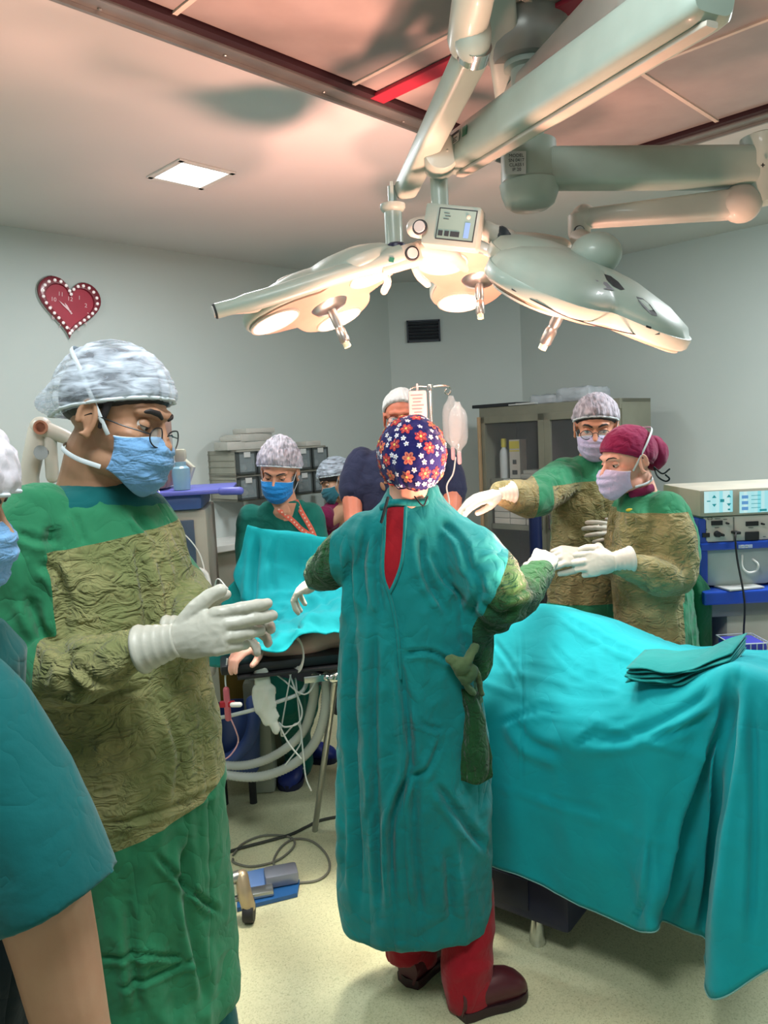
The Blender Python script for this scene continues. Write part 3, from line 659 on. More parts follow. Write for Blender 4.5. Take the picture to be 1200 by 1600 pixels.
mb = MB(); mb.box(cb_(CW + .004, CD * .5, CH * .5), (.006, CD * .9, CH * .96), R45); mb.build('side_panel', m_cab, t, False)
# things in and on the cabinet
m_yel = plain('yellow_plastic', (205, 190, 50), .4); m_box = plain('carton_white', (196, 192, 182), .6); m_bottle = plain('bottle_white', (200, 206, 206), .35)
def in_cab(px, py, y): return None
def bottle(c, r, h, label, group=None, cap=m_yel, body=m_bottle, name='bottle', cat_='bottle'):
    c = Vector(c); t = thing(name, label, cat_, c, group); mb = MB()
    mb.lathe(c, [(0, 0), (r * .95, 0), (r, .004), (r, h * .62), (r * .85, h * .70), (r * .45, h * .76), (r * .45, h * .80)]); mb.build('body', body, t)
    mb = MB(); mb.lathe(c + Vector((0, 0, h * .78)), [(r * .6, 0), (r * .62, .01), (r * .62, h * .2), (r * .5, h * .22), (0, h * .22)]); mb.build('cap', cap, t); return t
z = SH[2] + .009
bottle(cb_(.10, .12, z), .030, .27, 'tall white spray bottle with a yellow cap on the upper cabinet shelf')
t = thing('medicine_carton', 'upright white and yellow carton beside the yellow-capped bottle on the upper cabinet shelf', 'box', cb_(.20, .14, z))
mb = MB(); mb.box(cb_(.20, .14, z + .13), (.085, .08, .26), R45, .002); bx_ = mb.build('carton', m_box, t, False)
mb = MB(); mb.box(cb_(.20, .0985, z + .225), (.08, .002, .05), R45); mb.box(cb_(.20, .0985, z + .185), (.08, .002, .008), R45); mb.build('yellow_band', m_yel, bx_, False)
mb = MB(); mb.box(cb_(.20, .0985, z + .11), (.03, .002, .03), R45); mb.box(cb_(.20, .0985, z + .04), (.04, .002, .03), R45); mb.build('print', m_ink, bx_, False)
m_pack = plain('paper_pack', (176, 176, 168), .6, bump=(40, .4, .004)); m_plas = plain('clear_wrap', (196, 204, 210), .25, bump=(22, .8, .01), alpha=.75)
for k, (x, wd, h, dz) in enumerate(((.33, .13, .03, 0), (.34, .11, .025, .031), (.46, .12, .04, 0), (.45, .09, .02, .041))):
    mb = MB(); mb.box(cb_(x, .14, z + dz + h / 2), (wd, .14, h), R45 @ Matrix.Rotation(.1 * (k % 3 - 1), 3, 'Z'), .006)
    tag(mb.build('instrument_pack', m_pack, None, True), ('flat pale pack right of the yellow carton, lowest of its pile', 'flat pale pack lying on another right of the yellow carton', 'flat pale pack near the middle post of the cabinet', 'small pale pack on top of another near the middle post of the cabinet')[k], 'pack', 'packs on the upper cabinet shelf')
for k, x in enumerate((.17, .36)):
    mb = MB(); mb.box(cb_(x, .048, SH[2] - .006), (.055, .003, .028), R45); tag(mb.build('shelf_label', m_labelw, None, False), ('small white label on the shelf edge below the yellow carton', 'small white label on the shelf edge, right of the one below the carton')[k], 'label', 'labels on the shelf edge')
z = SH[1] + .009
n = 0
for x in (.11, .24, .37, .48, .64, .77):
    for k in range(3):
        if x > .6 and k > 1: continue
        wd = .125; h = .042
        mb = MB(); mb.box(cb_(x, .15, z + h * (k + .5)), (wd, .18, h - .003), R45, .003); o = mb.build('supply_carton', m_box, None, False)
        row = ('first', 'second', 'third', 'fourth', 'fifth', 'sixth')[(.11, .24, .37, .48, .64, .77).index(x)]
        tag(o, 'white carton, %s of the %s pile from the left, lower cabinet shelf' % (('bottom', 'middle' if x < .6 else 'top', 'top')[k], row), 'box', 'cartons on the lower cabinet shelf')
    for k in range(2):
        px_ = x - .025 + .05 * k; c = cb_(px_, .13 + .02 * k, z + .042 * (3 if x < .6 else 2) + .031)
        mb = MB(); mb.ell(c, (.030, .04, .030), nu=14, nv=9); me = mb.mesh(); displace(me, lambda V, N: .006 * perlin(V * 40)); o = finish('wrapped_pack', me, m_plas)
        tag(o, 'crumpled clear pack, %s of two on the %s carton pile from the left' % (('left', 'right')[k], row), 'pack', 'wrapped packs over the cartons')
# on top of the cabinet
mb = MB(); mb.box(cb_(.12, .10, CH + .012), (.36, .22, .022), R45, .003); tag(mb.build('black_folder', m_dark, None, False), 'flat black folder on the left end of the cabinet top', 'folder')
mb = MB(); mb.box(cb_(.34, .09, CH + .008), (.20, .2, .012), R45, .002); tag(mb.build('white_folder', m_labelw, None, False), 'flat white folder beside the black folder on the cabinet top', 'folder')
for k, (x, w_, h) in enumerate(((.50, .26, .05), (.68, .24, .08))):
    mb = MB(); mb.box(cb_(x, .18, CH + h / 2 + .004), (w_, .28, h), R45, .02); me = mb.mesh()
    bm = bmesh.new(); bm.from_mesh(me); bmesh.ops.subdivide_edges(bm, edges=bm.edges, cuts=5, use_grid_fill=True); bm.to_mesh(me); bm.free()
    displace(me, lambda V, N: .012 * ridge(V * 14)); o = finish('plastic_bag', me, m_plas); tag(o, ('crumpled clear plastic bag in the middle of the cabinet top', 'higher crumpled clear plastic bag on the cabinet top behind the capped head')[k], 'bag', 'clear bags on the cabinet')
# sprayer hanging at the cabinet: dark blue bottle with white head
q = at(836, 800, 4.75); t = thing('spray_bottle', 'dark blue spray bottle with a white nozzle in front of the cabinet', 'bottle', (q.x, q.y, q.z - .22))
mb = MB(); mb.lathe((q.x, q.y, q.z - .42), [(0, 0), (.036, 0), (.040, .01), (.040, .46), (.03, .50), (.016, .53), (.016, .55)]); mb.build('bottle', plain('navy_bottle', (22, 36, 78), .35), t)
mb = MB(); mb.box((q.x - .006, q.y, q.z + .145), (.055, .02, .028), None, .006); mb.build('nozzle', m_whitep, t)
# stand for it: a low trolley behind the table so it rests on something
mb = MB(); mb.box((q.x, q.y, (q.z - .42) / 2), (.3, .3, q.z - .425), RU, .01); tag(mb.build('low_cupboard', plain('dark_cupboard', (26, 30, 34), .5), None, False), 'low dark cupboard in front of the grey cabinet', 'cupboard')

# ------------------------------------------------------------------ wall organiser on the left, counter under it
SD = .13
OO = at(368, 745, 4.45); RUL = Matrix.Rotation(math.radians(45), 3, 'Z')      # local x along UA, local -y towards the room
zt, zb = at(385, 703, 4.45).z, at(388, 784, 4.45).z
def ob_(x, y, z): return Vector((OO.x, OO.y, 0)) + RUL @ Vector((x, y, z))
OW = .70; OD = (A0 - Vector((OO.x, OO.y, 0))).dot(NL) ; OD = abs(OD)
OD = min(OD, .35)
m_org = plain('organiser_grey', (150, 150, 138), .5); m_orgd = plain('organiser_dark', (60, 66, 66), .4); m_bin, nt, b = new_mat('clear_bin'); b.inputs['Base Color'].default_value = (.35, .42, .44, 1); b.inputs['Alpha'].default_value = .35; b.inputs['Roughness'].default_value = .15
t = thing('wall_organiser', 'grey wall organiser with dark tilting bins behind the nurse in teal scrubs', 'organiser', ob_(OW / 2, OD / 2, zb))
mb = MB(); hz = zt - zb
mb.box(ob_(.008, OD / 2, (zt + zb) / 2), (.016, OD, hz), RUL); mb.box(ob_(OW - .008, OD / 2, (zt + zb) / 2), (.016, OD, hz), RUL); mb.box(ob_(OW / 2, OD - .01, (zt + zb) / 2), (OW, .02, hz), RUL)
for z in (zb + .008, (zt + zb) / 2, zt - .008): mb.box(ob_(OW / 2, OD / 2, z), (OW, OD, .016), RUL)
for q in range(8): mb.box(ob_(-.002, OD / 2, zb + hz * (q + .5) / 8), (.004, OD, .004), RUL)
mb.build('body', m_org, t, False)
nb = 5
for r_ in range(2):
    for k in range(nb):
        x0 = OW * k / nb; z0 = zb + hz * r_ / 2
        c = ob_(x0 + OW / nb / 2, -.006, z0 + hz / 4)
        mb = MB(); w_, h_ = OW / nb - .01, hz / 2 - .02
        for sx in (-1, 1): mb.box(ob_(x0 + OW / nb / 2 + sx * (w_ / 2 - .006), -.012, z0 + hz / 4), (.012, .03, h_), RUL)
        for sz in (-1, 1): mb.box(ob_(x0 + OW / nb / 2, -.012, z0 + hz / 4 + sz * (h_ / 2 - .006)), (w_, .03, .012), RUL)
        bo = mb.build('bin', m_orgd, t, False)
        mb = MB(); mb.box(ob_(x0 + OW / nb / 2, -.024, z0 + hz / 4), (w_ - .02, .004, h_ - .02), RUL); mb.build('bin_window', m_bin, bo, False)
        mb = MB(); mb.box(ob_(x0 + OW / nb / 2, -.029, z0 + hz / 4 + h_ * .36), (w_ * .34, .003, .03), RUL); mb.build('label', m_labelw, bo, False)
for r_ in range(2):
    for k in range(nb):
        for j in range(6 if r_ == 0 else 2):
            x = OW * (k + .3 + .4 * (j % 2)) / nb; z = zb + hz * r_ / 2 + .045 + .05 * (j // 2)
            mb = MB(); p = ob_(x, .06, z); mb.tube([p, p + RUL @ Vector((0, .12, 0))], .020, 14); mb.tube([p - RUL @ Vector((0, .002, 0)), p], .008, 10)
            tag(mb.build('bandage_roll', plain('gauze_roll', (196, 200, 196), .8, bump=(60, .5, .002))), 'white bandage roll, %s, in the %s organiser bin of the %s row' % (('bottom left', 'bottom right', 'middle left', 'middle right', 'top left', 'top right')[j] if r_ == 0 else ('left one', 'right one')[j], ('first', 'second', 'third', 'fourth', 'fifth')[k], ('lower', 'upper')[r_]), 'bandage roll', 'rolls in organiser bin %s %s' % (('first', 'second', 'third', 'fourth', 'fifth')[k], ('lower', 'upper')[r_]))
# packs on top of it
for k, (x, w_, h, z0) in enumerate(((.04, .12, .05, 0), (.18, .26, .045, 0), (.18, .24, .045, .047), (.22, .2, .03, .094), (.62, .12, .03, 0), (.08, .1, .03, .052))):
    mb = MB(); mb.box(ob_(x, .1, zt + z0 + h / 2 + .001), (w_, .16, h), RUL @ Matrix.Rotation(.08 * (k % 3 - 1), 3, 'Z'), .006)
    tag(mb.build('supply_pack', m_pack, None, True), ('pale pack on the left end of the wall organiser', 'long pale pack on the wall organiser, bottom of the higher pile', 'long pale pack in the middle of the higher pile on the wall organiser', 'pale pack on top of the higher pile on the wall organiser', 'pale pack on the right end of the wall organiser', 'small pale pack on top of the left end pile on the wall organiser')[k], 'pack', 'packs on top of the wall organiser')
# counter below with bottles
t = thing('counter', 'low pale counter along the wall under the organiser', 'counter', ob_(.35, .15, 0))
zc_ = at(490, 800, 5.0).z - .10
mb = MB(); mb.box(ob_(.50, .14, zc_ / 2 - .02), (1.4, .26, zc_ - .04), RUL); mb.build('body', m_org, t, False)
mb = MB(); mb.box(ob_(.50, .12, zc_ - .02), (1.44, .32, .04), RUL, .005); mb.build('counter_top', m_whitep, t, False)
def on_counter(px, Y): p = at(px, 800, Y); return Vector((p.x, p.y, zc_))
bottle(ob_(.80, .1, zc_), .04, .26, 'white pump bottle on the counter right of the nurse in teal scrubs', cap=m_whitep)
bottle(ob_(.93, .12, zc_), .035, .22, 'pale bottle on the counter in front of the helper in maroon', cap=m_whitep, body=plain('bottle_pale', (180, 190, 186), .3))
bottle(ob_(.13, .10, zc_), .022, .25, 'slim white bottle on the counter left of the nurse in teal scrubs', cap=m_whitep)

# ------------------------------------------------------------------ anaesthesia workstation at the patient's head
m_an = plain('machine_cream', (160, 158, 146), .45); m_anb = plain('machine_blue', (58, 84, 140), .4); m_anbd = plain('machine_slate', (62, 78, 98), .35); m_ang = plain('machine_grey', (120, 124, 124), .4)
AO = at(322, 800, 3.05)
RA = Matrix.Rotation(math.radians(8), 3, 'Z')
def an(x, y, z): return Vector((AO.x, AO.y, 0)) + RA @ Vector((x, y, z))
tA = at(322, 770, 3.05).z; 
t = thing('anaesthesia_machine', 'grey and blue anaesthesia machine behind the surgeon on the left', 'machine', an(-.25, .25, 0))
mb = MB(); mb.box(an(-.36, .25, .52), (.48, .50, .80), RA, .02); mb.build('base_cabinet', m_an, t)
zA1, zA2, zA3 = at(322, 795, 3.05).z, at(335, 900, 3.05).z, at(322, 770, 3.05).z
mb = MB(); mb.box(an(-.30, .22, (zA1 + .92) / 2), (.60, .44, zA1 - .92), RA, .015); col_ = mb.build('column', m_an, t)
mb = MB(); mb.box(an(-.29, -.002, (zA1 + zA2) / 2 - .015), (.48, .012, (zA1 - zA2) - .05), RA, .01); mb.build('dark_panel', m_anbd, col_)
mb = MB(); mb.box(an(-.33, .18, (zA1 + zA3) / 2), (.64, .42, (zA3 - zA1)), RA, .02); mb.build('drawer_unit', m_anb, t)
mb = MB(); mb.box(an(-.27, .17, zA3 + .006), (.76, .46, .018), RA, .008); mb.tube([an(.07, -.05, zA3 + .006), an(.14, -.06, zA3 + .004)], .016); tt = mb.build('top_shelf', plain('shelf_violet', (86, 92, 176), .4), t)
mb = MB(); mb.box(an(-.30, .20, zA3 + .17), (.30, .30, .30), RA, .02); mb.build('monitor_housing', plain('monitor_brown', (150, 120, 108), .5), t)
mb = MB(); mb.box(an(-.30, .045, zA3 + .17), (.26, .01, .2), RA); mb.build('monitor_screen', m_dark, t)
mb = MB()
for x in (-.45, -.18): mb.box(an(x, .1, .06), (.07, .07, .12), RA, .02)
mb.build('caster', m_rubber, t)
mb = MB(); pz = at(300, 925, 3.0); mb.tube(cat_rom([an(-.10, -.04, zA2 + .04), an(-.02, -.05, zA2 + .03), an(.0, -.06, zA2 - .04), an(.01, -.07, zA2 - .12)], 4), .009); mb.build('absorber_arm', m_whitep, t)
mb = MB(); mb.lathe(an(-.07, -.10, .70), [(0, 0), (.07, 0), (.075, .02), (.075, .14), (.06, .16), (.06, .2), (0, .2)]); mb.build('absorber_canister', plain('canister', (186, 190, 184), .3), t)
mb = MB(); mb.tube(cat_rom([an(-.17, -.04, zA3 + .02), an(-.13, -.05, zA1 - .03), an(-.05, -.05, (zA1 + zA2) / 2), an(-.02, -.05, zA2 + .05), an(.0, -.1, zA2 - .13), at(338, 906, 2.85), at(356, 920, 2.75)], 6), .0026, 8); tag(mb.build('sample_line', m_whitep), 'thin white sampling line running down the anaesthesia machine', 'tube')
# small things on its shelf
q = at(283, 740, 3.05); mb = MB(); mb.lathe((q.x, q.y, zA3 + .017), [(0, 0), (.032, 0), (.036, .06), (.034, .085), (.022, .095), (.022, .11), (0, .11)], seg=20)
tag(mb.build('plastic_cup', plain('cup_blue', (120, 158, 178), .3)), 'pale blue plastic bottle on the violet shelf of the anaesthesia machine', 'bottle')
q = at(282, 712, 3.2); mb = MB(); mb.box((q.x, q.y, q.z), (.045, .045, .055), None, .012); mb.tube([(q.x + .01, q.y, q.z - .02), (q.x + .045, q.y, q.z - .05), (q.x + .01, q.y, q.z - .14)], [.014, .014, .012]); mb.tube([(q.x - .01, q.y, q.z - .02), (q.x - .015, q.y, q.z - .16), (q.x - .02, q.y, zA3 + .02)], .010)
tag(mb.build('gas_sampler', plain('sampler', (176, 178, 160), .4)), 'small cream gas fitting with a bent tube above the violet shelf', 'fitting')
# jointed arm behind the surgeon's neck
t = thing('equipment_arm', 'cream jointed equipment arm standing behind the neck of the surgeon on the left', 'stand', (at(60, 700, 2.4).x, 2.4, 0))
q = lambda px, py, Y=2.4: at(px, py, Y)
pb = q(50, 760); mb = MB(); mb.tube([(pb.x - .03, 2.4, .02), (pb.x - .02, 2.4, 1.0), q(45, 745), q(60, 672)], [.03, .03, .03, .03], 18); mb.build('upright', m_enamel2, t)
mb = MB(); mb.tube([q(62, 668), q(100, 682), q(118, 690)], [.028, .022, .018], 18); mb.ell(q(64, 668), (.034, .034, .034)); mb.build('upper_arm', m_enamel2, t)
mb = MB(); mb.tube([q(78, 685), q(82, 745)], [.02, .02]); mb.build('strut', m_enamel2, t)
mb = MB(); mb.lathe(q(64, 668, 2.36), [(0, 0), (.014, 0), (.016, .006), (.022, .006), (.022, 0)], (0, -1, .1)); mb.build('joint_ring', plain('copper_ring', (176, 120, 96), .4, .4), t)
mb = MB(); mb.lathe((pb.x - .03, 2.4, 0), [(0, 0), (.22, 0), (.22, .03), (.03, .05), (0, .05)]); mb.build('base', m_ang, t)
mb = MB(); mb.lathe(q(66, 707, 2.33), [(0, 0), (.02, 0), (.022, .01), (0, .012)], (0, -1, 0)); mb.build('gauge', m_chrome, t)

# ------------------------------------------------------------------ electrosurgery cart on the right
m_blue = plain('cart_blue', (26, 74, 184), .35, coat=.2); m_blued = plain('cart_navy', (16, 44, 110), .45); m_esu = plain('unit_cream', (206, 202, 194), .4)
EY = 2.75; EO = at(1098, 900, EY)
def es(px, py, dy=0): p = at(px, py, EY); return p + Vector((0, dy, 0))
x0 = EO.x; x1 = x0 + .56
def eb(mb, xa, xb, ya, yb, za, zb, bev=.006): mb.box(((xa + xb) / 2, EY + (ya + yb) / 2, (za + zb) / 2), (xb - xa, yb - ya, zb - za), None, bev); return mb
Z = lambda py: at(1150, py, EY).z
t = thing('electrosurgery_cart', 'blue wheeled cart carrying the electrosurgery unit at the right edge', 'cart', (x0 + .28, EY + .25, 0))
mb = MB(); eb(mb, x0 - .012, x0 + .02, .0, .45, .12, Z(808)); eb(mb, x1 - .02, x1 + .01, .0, .45, .12, Z(808)); eb(mb, x0, x1, .42, .45, .12, Z(808)); mb.build('side_frame', m_blue, t, False)
mb = MB(); eb(mb, x0 - .012, x1 + .01, -.01, .45, Z(858), Z(847) + .002); mb.build('top_shelf', m_blue, t, False)
mb = MB(); eb(mb, x0 + .0, x1, .40, .42, Z(925), Z(858)); mb.build('back_panel', m_blued, t, False)
mb = MB(); eb(mb, x0 - .02, x1 + .01, -.06, .45, Z(938), Z(918)); mb.build('middle_shelf', m_blue, t, False)
mb = MB(); eb(mb, x0 + .005, x1, -.01, .4, Z(962), Z(940)); mb.build('drawer', m_ang, t, False)
mb = MB(); eb(mb, x0 - .02, x1 + .01, -.02, .45, .10, .13); mb.build('bottom_shelf', m_blue, t, False)
for dx in (.05, .5):
    for dy in (.05, .4):
        mb = MB(); mb.lathe((x0 + dx - .015, EY + dy, .05), [(0, 0), (.05, 0), (.05, .03), (0, .03)], (1, 0, 0)); mb.build('caster', m_rubber, t)
mb = MB(); eb(mb, x0 + .10, x1 - .02, .03, .4, .135, Z(965), .01); mb.build('compressor', m_esu, t)
mb = MB(); p = es(1162, 853); mb.box((p.x, EY - .013, p.z), (.05, .003, .012)); mb.build('badge', plain('badge', (170, 190, 225), .4), t, False)
mb = MB(); p = es(1160, 853)
for s in (-1, 1): mb.tube(cat_rom([(p.x + s * .004, EY - .016, p.z + .0035), (p.x + s * .009, EY - .016, p.z + .0045), (p.x + s * .013, EY - .016, p.z), (p.x + s * .009, EY - .016, p.z - .0045), (p.x + s * .004, EY - .016, p.z - .0035)], 3), .0014, 6)
mb.build('emblem', m_labelw, t, False)
# unit with two screens
t = thing('electrosurgery_unit', 'cream electrosurgery unit with two lit screens on the blue cart', 'machine', (x0 + .28, EY + .2, Z(847)))
mb = MB(); eb(mb, x0 + .004, x1 - .01, .0, .40, Z(847) + .003, Z(806), .008); body = mb.build('front_unit', m_esu, t)
mb = MB(); eb(mb, x0 - .014, x1 + .0, -.012, .35, Z(805), Z(763), .010); scr = mb.build('screen_housing', plain('unit_grey', (176, 174, 160), .4), t)
m_scr1, nt, b = new_mat('lit_screen'); b.inputs['Base Color'].default_value = (.02, .02, .02, 1)
vary(nt, b, (.02, .02, .02), (.03, .03, .03)); tc = nd(nt, 'ShaderNodeTexCoord'); br = nd(nt, 'ShaderNodeTexBrick'); br.inputs['Scale'].default_value = 40
br.inputs['Color1'].default_value = (*s2l((130, 225, 235)), 1); br.inputs['Color2'].default_value = (*s2l((205, 240, 240)), 1); br.inputs['Mortar'].default_value = (*s2l((150, 215, 225)), 1); br.inputs['Mortar Size'].default_value = .002
nt.links.new(tc.outputs['Object'], br.inputs['Vector']); nt.links.new(br.outputs['Color'], b.inputs['Emission Color']); b.inputs['Emission Strength'].default_value = .9
m_teal_g = plain('screen_teal', (30, 130, 140), .4, emit=((30, 130, 140), .6), var=0); m_ltb = plain('screen_pale', (190, 225, 240), .4, emit=((190, 225, 240), .8), var=0); m_slate = plain('screen_slate', (80, 130, 180), .4, emit=((90, 140, 190), .7), var=0)
for k, (pa, pb_) in enumerate((((1098, 768), (1142, 799)), ((1153, 768), (1198, 799)))):
    a = es(*pa); b2 = es(*pb_); cx, cz, w_, h_ = (a.x + b2.x) / 2, (a.z + b2.z) / 2, b2.x - a.x, a.z - b2.z
    mb = MB(); mb.box((cx, EY - .013, cz), (w_, .004, h_)); s_ = mb.build('screen', m_scr1, t, False)
    mb = MB()
    if k == 0:
        for dx in (-.16, .36):
            for sg in (1, -1): 
                c = Vector((cx + dx * w_, EY - .0165, cz + sg * .14 * h_ + .05 * h_)); r = .08 * w_
                mb.prism([c + Vector((-r, 0, 0)), c + Vector((r, 0, 0)), c + Vector((0, 0, sg * r * 1.3))], (0, .001, 0))
        mb.box((cx + .12 * w_, EY - .0165, cz + .05 * h_), (.14 * w_, .001, .14 * h_)); mb.box((cx - .36 * w_, EY - .0165, cz + .05 * h_), (.12 * w_, .001, .05 * h_)); mb.box((cx + .36 * w_, EY - .0165, cz - .38 * h_), (.08 * w_, .001, .08 * h_))
        mb.build('icons', m_teal_g, s_, False)
    else:
        for q in range(3): mb.box((cx - .33 * w_, EY - .0165, cz + (.25 - .27 * q) * h_), (.22 * w_, .001, .15 * h_))
        mb.build('icons', m_slate, s_, False); mb = MB()
        for q in range(4): mb.box((cx + .05 * w_, EY - .0165, cz + (.3 - .19 * q) * h_), (.32 * w_, .001, .025 * h_))
        mb.box((cx + .30 * w_, EY - .0165, cz - .40 * h_), (.24 * w_, .001, .10 * h_)); mb.build('lines', m_teal_g, s_, False)
fy = EY - .003
def panelbox(pa, pb_, mm, nm, par, dy=0, bev=0):
    a = es(*pa); b2 = es(*pb_); mb = MB(); mb.box(((a.x + b2.x) / 2, fy - dy, (a.z + b2.z) / 2), (b2.x - a.x, .006, a.z - b2.z), None, bev); return mb.build(nm, mm, par, bool(bev))
panelbox((1111, 814), (1128, 820), m_dark, 'display', body); panelbox((1165, 815), (1184, 821), m_dark, 'display', body)
panelbox((1097, 833), (1108, 839), m_dark, 'switch', body); panelbox((1163, 831), (1185, 843), m_dark, 'socket', body, .002, .005); panelbox((1145.5, 808), (1146.3, 846), m_ang, 'seam', body)
for px, py, r in ((1119, 834, .012), (1134, 817, .004), (1189, 818, .004), (1126, 835, .006)):
    p = es(px, py); mb = MB(); mb.lathe((p.x, fy - .003, p.z), [(0, .018), (r * .8, .018), (r, 0)], (0, -1, 0), 20); mb.build('knob', m_dark, body)
p = es(1108, 810); 
mb = MB()
for s in (-1, 1): mb.tube(cat_rom([(p.x + s * .002, fy - .003, p.z + .003), (p.x + s * .006, fy - .003, p.z + .0035), (p.x + s * .009, fy - .003, p.z), (p.x + s * .006, fy - .003, p.z - .0035), (p.x + s * .002, fy - .003, p.z - .003)], 3), .0009, 6)
mb.build('emblem', m_ink, body, False)
mb = MB()
for q, (px, py, L_) in enumerate(((1120, 810, .02), (1132, 811, .014), (1119, 824, .016), (1172, 824, .018), (1193, 838, .01), (1103, 827, .004))): p = es(px, py); mb.box((p.x, fy - .003, p.z), (L_, .001, .002))
mb.build('print', m_ink, body, False)
# plug and black lead
p = es(1146, 831); mb = MB(); mb.box((p.x, EY - .02, p.z), (.022, .035, .010), None, .003); pts = [(p.x - .008, EY - .036, p.z), (p.x - .014, EY - .045, p.z - .02), tuple(es(1142, 870, -.05)), tuple(es(1145, 930, -.09)), tuple(es(1148, 980, -.07)), tuple(es(1150, 1020, -.06))]
mb.tube(cat_rom(pts, 5), .0035, 8); tag(mb.build('black_lead', m_rubber), 'black plug and lead hanging from the front of the electrosurgery unit', 'cable')
# tray with coiled hose, papers, printer on the middle shelf
p = es(1140, 918); mb = MB(); mb.box((p.x + .04, EY + .12, p.z + .075), (.26, .22, .15), None, .03); tag(mb.build('suction_unit', plain('suction_clear', (168, 180, 176), .3)), 'rounded pale suction unit on the middle shelf of the blue cart', 'machine')
mb = MB(); mb.box((p.x + .03, EY - .01, p.z + .004), (.14, .09, .005), Matrix.Rotation(.2, 3, 'Z')); tag(mb.build('paper_sheet', m_labelw, None, False), 'white paper lying on the middle shelf of the blue cart', 'paper')
mb = MB(); mb.tube(cat_rom([es(1160, 868, .0), es(1158, 885, -.01), es(1165, 893, -.02), es(1178, 890, -.02), es(1180, 880, -.02), es(1176, 874, 0.0)], 5), .004, 8); tag(mb.build('suction_hose', m_whitep), 'pale looped hose over the suction unit on the blue cart', 'hose')
# blue wire basket beside the cart
bx0 = es(1112, 975); m_wire = plain('white_wire', (206, 214, 220), .35)
t = thing('wire_basket', 'white wire basket with blue lining hanging on the blue cart', 'basket', (bx0.x + .03, EY - .10, bx0.z))
zz1, zz2 = es(1130, 985).z, es(1130, 1012).z - .06
mb = MB(); c = Vector((bx0.x + .055, EY - .12, 0)); mb.box((c.x, c.y, (zz1 + zz2) / 2), (.12, .12, zz1 - zz2 - .004), None, .01); mb.build('lining', plain('violet_blue', (60, 64, 170), .5), t)
mb = MB()
for k in range(4):
    z = zz2 + (zz1 - zz2) * (k + .3) / 3.3; mb.tube([(c.x - .064, c.y - .064, z), (c.x + .064, c.y - .064, z), (c.x + .064, c.y + .064, z), (c.x - .064, c.y + .064, z), (c.x - .064, c.y - .064, z)], .0022, 6)
for k in range(7):
    for (ax_, ay_) in ((-.064 + .0213 * k, -.064), (.064, -.064 + .0213 * k)): mb.tube([(c.x + ax_, c.y + ay_, zz1), (c.x + ax_, c.y + ay_, zz2)], .0018, 6)
mb.build('wire_frame', m_wire, t)
# teal board on the wall behind the cart
p = on_plane(1082, 772, B0, NR); pz = on_plane(1082, 772, B0, NR).z
mb = MB(); q0 = on_plane(1062, 772, B0, NR) + NR * .012; mb.prism([Vector((q0.x, q0.y, 0.02)), Vector((q0.x, q0.y, pz)), Vector((q0.x, q0.y, pz)) - VA * 1.9, Vector((q0.x, q0.y, .02)) - VA * 1.9], -NR * .011)
struct('trim_5', mb, plain('teal_board', (22, 116, 112), .5))
# ------------------------------------------------------------------ people: heads, hands, clothes
def skin_mat(name, rgb, rough=.5):
    if name in _mc: return _mc[name]
    m, nt, b = new_mat(name); c = s2l(rgb); b.inputs['Roughness'].default_value = rough
    b.inputs['Subsurface Weight'].default_value = .06; b.inputs['Subsurface Radius'].default_value = (.01, .004, .002); b.inputs['Specular IOR Level'].default_value = .35
    vary(nt, b, (c[0] * .93, c[1] * .86, c[2] * .84), c, 16, 4); bump_noise(nt, b, 220, .12, .001); _mc[name] = m; return m
m_hair = plain('dark_hair', (26, 22, 24), .55, bump=(60, .6, .003)); m_hairw = plain('white_hair', (214, 212, 208), .7, bump=(70, .8, .004))
m_eyew = plain('eye_white', (215, 212, 206), .25); m_iris = plain('iris_brown', (46, 30, 22), .2)
m_glove = plain('latex_glove', (190, 190, 178), .42, bump=(45, .25, .004)); m_gloveg = m_glove
m_maskb = cloth('mask_blue', (122, 174, 224), fine=(120, .2), broad=(30, .25), stretch=(1, 1, 3)); m_maskbb = cloth('mask_bright_blue', (38, 138, 214), fine=(120, .2), broad=(30, .25), stretch=(1, 1, 3))
m_maskl = cloth('mask_lilac', (196, 190, 226), fine=(120, .2), broad=(30, .25)); m_strap = plain('mask_strap', (205, 216, 222), .7)
m_maskt = cloth('mask_teal', (52, 112, 126), fine=(120, .2), broad=(30, .25))
m_cap = gauze('bouffant_cap', (214, 228, 244), .22, .85, 16, (1, 1, 4.5)); m_cap2 = gauze('bouffant_cap_lilac', (206, 200, 212), .32, .80, 22, (4, 1, 1))
m_black = plain('black_plastic', (18, 18, 20), .3)

